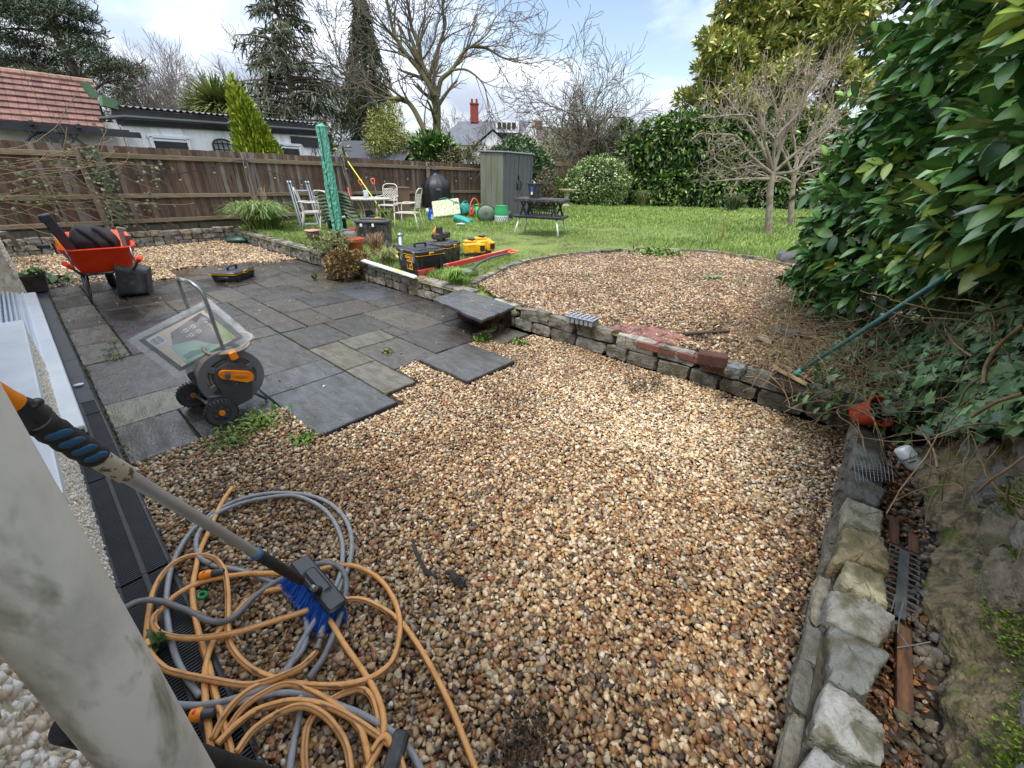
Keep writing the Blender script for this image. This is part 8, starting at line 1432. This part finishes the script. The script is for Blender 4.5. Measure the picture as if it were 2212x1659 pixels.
a, b, c = T(1004, 596)+Vector((0, 0, .04)), T(1045, 578)+Vector((0, 0, .07)), T(1112, 549)+Vector((0, 0, .06)); t = thing('shovel', 'grey steel shovel with orange D handle lying on lawn by the gravel bed edge', 'shovel', a); dd = (b-a); dd.z = 0; dn = dd.normalized(); sx_ = Vector((-dn.y, dn.x, 0)); b2 = a+dn*.34
mb = MB(); V = []; 
for i in range(7):
    u = i/6; w_ = .115*(1 if u > .4 else (.55+.45*(u/.4)**.5)); 
    for j in range(7): v = j/6*2-1; V.append(a+dn*(u*.34-.06)+sx_*v*w_+Vector((0, 0, .0+.035*v*v-.004)))
V2 = [v-Vector((0, 0, .005)) for v in V]; F = [(i*7+j, (i+1)*7+j, (i+1)*7+j+1, i*7+j+1) for i in range(6) for j in range(6)]; F += [tuple(49+q for q in f_[::-1]) for f_ in F]; mk('blade', np.array([list(v) for v in V+V2]), F, mat('shovel_steel', C('#8a9096'), .35, .7, col2=C('#55595d'), vs=10), t, smooth=True, world=True)
mb = MB(); mb.tube(smoothpath([b2-dn*.06, b2+dn*.10+Vector((0, 0, .06)), b2.lerp(c, .35)+Vector((0, 0, .07)), b2.lerp(c, .85)], 5), [.024, .020, .018, .017], 10); mb.build('shaft', mat('shaft_grey', C('#3d4348'), .45), t, smooth=True, world=True); e = b2.lerp(c, .84); dn2 = (c-b2).normalized(); s2 = Vector((-dn2.y, dn2.x, 0)); mb = MB(); mb.tube(smoothpath([e, e+dn2*.07+s2*.05, e+dn2*.24+s2*.075, e+dn2*.27, e+dn2*.24-s2*.075, e+dn2*.07-s2*.05, e], 4), .017, 8); mb.build('d_handle', mat('spade_orange'), t, smooth=True, world=True)
a, b = S(782, 563, .34), S(897, 600, .30); t = thing('edge_trim', 'white metal trim strip with a yellow part resting on top of the low wall', 'trim strip', a); mb = MB(); mb.bar(a, b, .05, .018); mb.bar(a+Vector((.03, 0, .012)), b+Vector((.03, 0, .012)), .008, .03); mb.build('strip', whitem, t, world=True); mb = MB(); mb.bar(a.lerp(b, .62)+Vector((0, 0, .012)), a.lerp(b, .8)+Vector((0, 0, .012)), .04, .004); mb.build('yellow_part', yl, t, world=True)
# scrap wood behind toolbox
t = thing('timber_offcut', 'thin pale wooden strip lying on grass between shrub and toolbox', 'timber', T(850, 553)); q = Vector(t.location); mb = MB(); mb.bar(T(775, 556)+Vector((0, 0, .04))-q, T(835, 548)+Vector((0, 0, .05))-q, .02, .02); mb.bar(T(843, 545)+Vector((0, 0, .05))-q, T(868, 570)+Vector((0, 0, .05))-q, .03, .02); mb.build('timber', mat('pale_wood', C('#c2b06a'), .8), t)
# shrubs on the wall by the pot
HB = [C('#7a5a34'), C('#8a6a3c'), C('#5f5a2c'), C('#6d7034'), C('#94603a')]
c = S(742, 572, .25); shrub('heather_shrub', 'low brown orange heather like shrub spilling over the low wall', 'shrub', (c.x, c.y, .1), [((c.x+.0, c.y, .26), (.27, .34, .25)), ((c.x+.2, c.y-.1, .30), (.24, .25, .17)), ((c.x-.05, c.y+.16, .10), (.2, .24, .16))], 4800, .042, HB, 31, shell=.55, up=.7)
c = T(712, 552); shrub('leggy_shrub', 'thin olive leafed leggy shrub left of the flower pot', 'shrub', (c.x, c.y, .27), [((c.x, c.y, .45), (.38, .36, .18)), ((c.x+.1, c.y-.25, .55), (.2, .22, .22))], 1500, .05, [C('#6d7038'), C('#857c48'), C('#5a6234')], 32, shell=.3)
fountain('dry_grass', 'dry reddish grass stems beside the flower pot in front of trunk', T(815, 556), 240, .55, .35, [C('#8d5f45'), C('#a3815a'), C('#7a5a44')], 33, cat='dry stalks', w_=.004)
fountain('dry_grass', 'pale dry grass between heather shrub and the clean toolbox', T(838, 570), 320, .34, .35, [C('#8c8a4e'), C('#a39a66'), C('#6d7f3a')], 34, cat='dry stalks', w_=.005)
fountain('tall_grass', 'bright green tall grass tuft at the left of stone step', T(985, 612), 420, .26, .26, [C('#7fa03c'), C('#93b050'), C('#678a30')], 35, cat='grass tuft', w_=.007)
# ---------------- small things right
p = S(1257, 697, .30); t = thing('seed_tray', 'grey plastic seed tray with black cells lying on gravel behind the wall', 'seed tray', p, math.radians(-84)); mb = MB(); mb.box((0, 0, .065), (.32, .17, .012), ch=.003)
for i in range(6):
    for j in range(3): mb.box((-.13+i*.052, -.055+j*.055, .03), (.042, .044, .06), taper=.8)
mb.build('tray', mat('tray_grey', C('#8a9298'), .5), t); mb = MB()
for i in range(6):
    for j in range(3): mb.lathe([(.003, .072), (.019, .0725)], 10, o=(-.13+i*.052, -.055+j*.055, 0), cap=False)
mb.build('cells', rubber, t)
a, b = S(1534, 788, .27), S(1568, 788, .27); t = thing('scraper', 'blue handled metal scraper lying on top of the low stone wall', 'scraper', a); mb = MB(); mb.tube([a, a.lerp(b, .05), a.lerp(b, .6), a.lerp(b, .85)], [.014, .019, .016, .012], 14); mb.build('handle', mat('bright_blue', C('#1f7fe0'), .35), t, smooth=True, world=True); mb = MB(); mb.bar(a.lerp(b, .85), a.lerp(b, 1.7), .02, .004); mb.build('blade', steel, t, world=True)
a, b = S(1478, 722, .30), S(1572, 716, .30); t = thing('timber_offcut', 'dark wet wood batten lying on the raised gravel bed', 'timber', a); mb = MB(); mb.bar(a, b, .05, .03, ch=.003); mb.build('timber', mat('dark_wood', C('#3a2c22'), .7, bump=.5), t, world=True)
for k, (px, py, sz, cl, lb) in enumerate([(1650, 735, (.22, .16, .07), (.34, .27, .18), 'pale tan broken flat stone lying at laurel foot'), (1695, 722, (.24, .16, .10), (.12, .13, .14), 'dark blue grey rock at the laurel foot among stems'), (1740, 725, (.22, .16, .08), (.2, .12, .08), 'brown flat rock right of the dark rock'), (1590, 800, (.16, .12, .10), (.17, .19, .2), 'small grey rock beside the blue scraper'), (1800, 690, (.7, .5, .05), (.17, .19, .15), 'large mossy grey flat stone under the dry stems')]):
    p = S(px, py, .30); t = thing('rock', lb, 'rock', p); mb = MB(); mb.rock((0, 0, 0), sz, (.1, .1, k), .12, .6, k, cl); mb.build('stone', wall_m, t)
# broom
hd = S(1712, 812, .33); t = thing('broom', 'old wooden headed broom with long teal handle leaning into the laurel', 'broom', hd); he_ = PY(2112, 553, -.40); dd = (he_-hd).normalized(); mb = MB(); mb.cyl(hd, he_, .0135, 14); mb.build('handle', mat('teal_metal', C('#2f6462'), .45, col2=C('#4a7f78'), vs=20), t, smooth=True, world=True); mb = MB(); mb.cyl(hd-dd*.02, hd+dd*.09, .019, 12); mb.build('socket', mat('socket_teal', C('#3f8a84'), .45), t, smooth=True, world=True)
A1, A2 = S(1684, 800, .34), S(1738, 828, .33); ha = (A2-A1).normalized(); mb = MB(); mb.bar(A1-ha*.03, A2+ha*.03, .065, .03, ch=.006, up=(0.3, -.3, 1)); mb.build('head', mat('old_wood', C('#a38f66'), .85, col2=C('#6b5a3c'), vs=14), t, world=True); rs = np.random.RandomState(4); n = 700; u = rs.uniform(-.03, (A2-A1).length+.03, n); Pb = np.array(A1)+np.outer(u, np.array(ha))+rs.normal(0, .016, (n, 3))*[1, 1, .1]-[0, 0, .015]; d_ = np.array([-.55, -.25, -.75])+rs.normal(0, .15, (n, 3)); V, F, c = inst(tv, tf, dir_mats(d_, rs.uniform(0, 6, n))*np.array([.085, 1, 1]), Pb, pick([C('#3a2c24'), C('#4a3a2e')], n, .2, rs)); mk('bristles', V, F, mat('bristle'), t, cols=c, world=True)
# orange bucket in ivy
p = S(1893, 905, .26); t = thing('bucket', 'orange red plastic bucket lying on its side under the ivy', 'bucket', p); ax_ = Vector((-.35, -.5, .55)).normalized(); Mz = frame_z(ax_); mb = MB(); mb.lathe([(.07, -.15), (.10, .0), (.106, .0), (.106, .012), (.096, .012), (.066, -.14), (.005, -.14)], 30, Mz, (0, 0, .06), cap=False); auto(mb.build('body', mat('bucket_orange', C('#d0532e'), .45, col2=C('#b0452a'), vs=9), t)); mb = MB(); mb.lathe([(.005, -.04), (.088, -.04)], 20, Mz, (0, 0, .06), cap=False); mb.build('contents', dark_soil, t)
# drink can
p = S(1975, 1000, .2); t = thing('drink_can', 'crushed white and green drink can lying at the foot of boundary wall', 'can', p+Vector((0, .03, .02))); ax_ = (RH*.35-FH*.5+Vector((0, 0, -.5))).normalized(); Mz = frame_z(ax_); mb = MB(); V = []; prof = [(.024, -.064), (.033, -.056), (.034, 0), (.033, .045), (.028, .058), (.027, .062)]; n = 28
for i, (r_, z) in enumerate(prof):
    for j in range(n): a = 2*PI*j/n; f_ = 1-.06*math.cos(3*a)*math.exp(-((z-.02)/.03)**2); V.append(Mz@np.array([r_*f_*math.cos(a)*1.3, r_*f_*math.sin(a)*1.3, z*1.1]))
F = [(i*n+j, i*n+(j+1) % n, (i+1)*n+(j+1) % n, (i+1)*n+j) for i in range(5) for j in range(n)]+[tuple(range(n-1, -1, -1)), tuple(range(5*n, 6*n))]; mk('can', V, F, mat('can_white', C('#dfe2e0'), .35, .15), t, smooth=True)
cvn = (Vector((0, 0, CAM_H))-Vector(t.location)); cvn = (cvn-ax_*cvn.dot(ax_)).normalized(); rr_ = ax_.cross(cvn); 
if rr_.dot(RH) < 0: rr_ = -rr_
uu = cvn.cross(rr_); mb = MB(); q = cvn*.0475; mb.box(q-uu*.014, (.036, .008, .002), np.stack([rr_, uu, cvn], 1)); mb.build('green_band', mat('can_green', C('#1f5a40'), .4), t)
q = cvn*.0485+uu*.008; text_obj("Gordon's", .023, mat('print_black', C('#20242a'), .5), t, Matrix(((rr_.x, uu.x, cvn.x, q.x), (rr_.y, uu.y, cvn.y, q.y), (rr_.z, uu.z, cvn.z, q.z), (0, 0, 0, 1))), bold=.0003)
# galvanised stop bead
a, b = S(*Z8(1040, 530), .19), S(*Z8(1015, 880), .19); t = thing('metal_bead', 'galvanised perforated angle bead lying in trench behind the coping stones', 'metal bead', a); dd = (b-a); Lb = dd.length; dd.normalize(); sd_ = Vector((0, 0, 1)).cross(dd).normalized(); mb = MB(); mb.bar(a, b, .034, .004)
k = int(Lb/.034)
for s_ in (-1, 1):
    off = sd_*s_*.036
    for i in range(k): c_ = a+dd*(i+.5)*Lb/k+off; e_ = a+dd*(i)*Lb/k+off; mb.bar(e_-sd_*s_*.02, e_+sd_*s_*.018, .010, .002); 
    for i in range(k):
        if i % 1 == 0: c_ = a+dd*(i+.35)*Lb/k+off+sd_*s_*.014; mb.bar(c_-dd*.008, c_+dd*.008, .006, .002)
mb.build('bead', steel, t, world=True)
a, b = S(*Z8(1035, 930), .18), S(*Z8(1040, 1375), .16); t = thing('wooden_stake', 'brown wooden stake lying in the trench nearest to camera', 'wooden stake', b); mb = MB(); mb.bar(a, b, .042, .02, ch=.003); mb.build('stake', mat('stake', C('#6b4a30'), .8, col2=C('#3d2a1e'), vs=8, stretch=(1, 6, 1), bump=.5), t, world=True)
for k, (q0, q1) in enumerate([((985, 360), (985, 500)), ((1085, 450), (1090, 545))]): a, b = S(*Z8(*q0), .17), S(*Z8(*q1), .17); t = thing('wooden_stake', ['short wooden stake end left of the metal bead in trench', 'short wooden stake end right of the metal bead in trench'][k], 'wooden stake', b); mb = MB(); mb.bar(a, b, .036, .016, ch=.003); mb.build('stake', mat('stake'), t, world=True)
t = thing('wire_offcut', 'bent bright wires sticking out beside the metal bead', 'wire', S(*Z8(1020, 900), .2)); q = Vector(t.location); mb = MB()
for pl in [[(995, 760), (970, 850)], [(1040, 780), (1010, 900), (1005, 960)], [(1000, 1035), (1100, 1020), (1175, 1005)], [(1010, 960), (1060, 1030)]]: mb.tube([S(*Z8(*p_), .22+.01*i)-q for i, p_ in enumerate(pl)], .0022, 5)
mb.build('wire', steel, t)
t = thing('wire_mesh', 'small piece of fine wire mesh over the far end of right wall', 'wire mesh', S(1850, 1000, .25)); q = Vector(t.location); mb = MB()
for i in range(11):
    a, b = S(1838+i*8, 985-i*1, .275)-q, S(1850+i*8, 1040, .27)-q; mb.tube([a, a.lerp(b, .5)+Vector((0, 0, .012)), b], .0011, 4)
    a, b = S(1838, 985+i*5, .275)-q, S(1925, 975+i*7, .275)-q; mb.tube([a, a.lerp(b, .5)+Vector((0, 0, .012)), b], .0011, 4)
mb.build('mesh', steel, t)
for k, (px, py, sz, an_, lb) in enumerate([(170, 832, .02, 0, 'white shell like bit with stone lying on the drain cover')]):
    t = thing('shell', lb, 'shell', S(px, py, .01)); mb = MB(); mb.ball((0, 0, .006), (.035, .022, .006), 14, 6); mb.build('shell', whitem, t, smooth=True)
# loose gravel on slabs
rs = np.random.RandomState(12); sp = [S(x, y, .004) for x, y in [(895, 775), (870, 690), (920, 674), (918, 682), (970, 757), (1034, 756), (964, 771), (1042, 773), (629, 833), (990, 655), (1013, 652), (1000, 660), (735, 668), (640, 690), (700, 835), (560, 846)]]
sp = [p_ if p_.x < 2.9 or p_.y > 4.2 or p_.y < 2.85 else Vector((p_.x, p_.y, p_.z)) for p_ in sp]; sp += [S(x, y, .31) for x, y in [(1020, 650), (1032, 653), (1047, 645), (1050, 668), (1040, 672), (1062, 660)]]
sp += [Vector((rs.uniform(0, 3.4), rs.uniform(3.2, 9), .006)) for _ in range(60)]
for k, p_ in enumerate(sp[:22]): pass
V, F, c = inst(ICO_V*(1+rs.uniform(-.2, .2, (12, 1))), ICO_F, rand_rot(len(sp), rs)*(np.array([.014, .011, .008])*rs.uniform(.5, 1.2, (len(sp), 1)))[:, None, :], np.array([list(p_) for p_ in sp]), pick(GP[:9], len(sp), .2, rs)); tag(mk('loose_pebbles', V, F, stone_m, cols=c), 'loose pebbles scattered over the slate slabs', 'pebbles', kind='stuff')
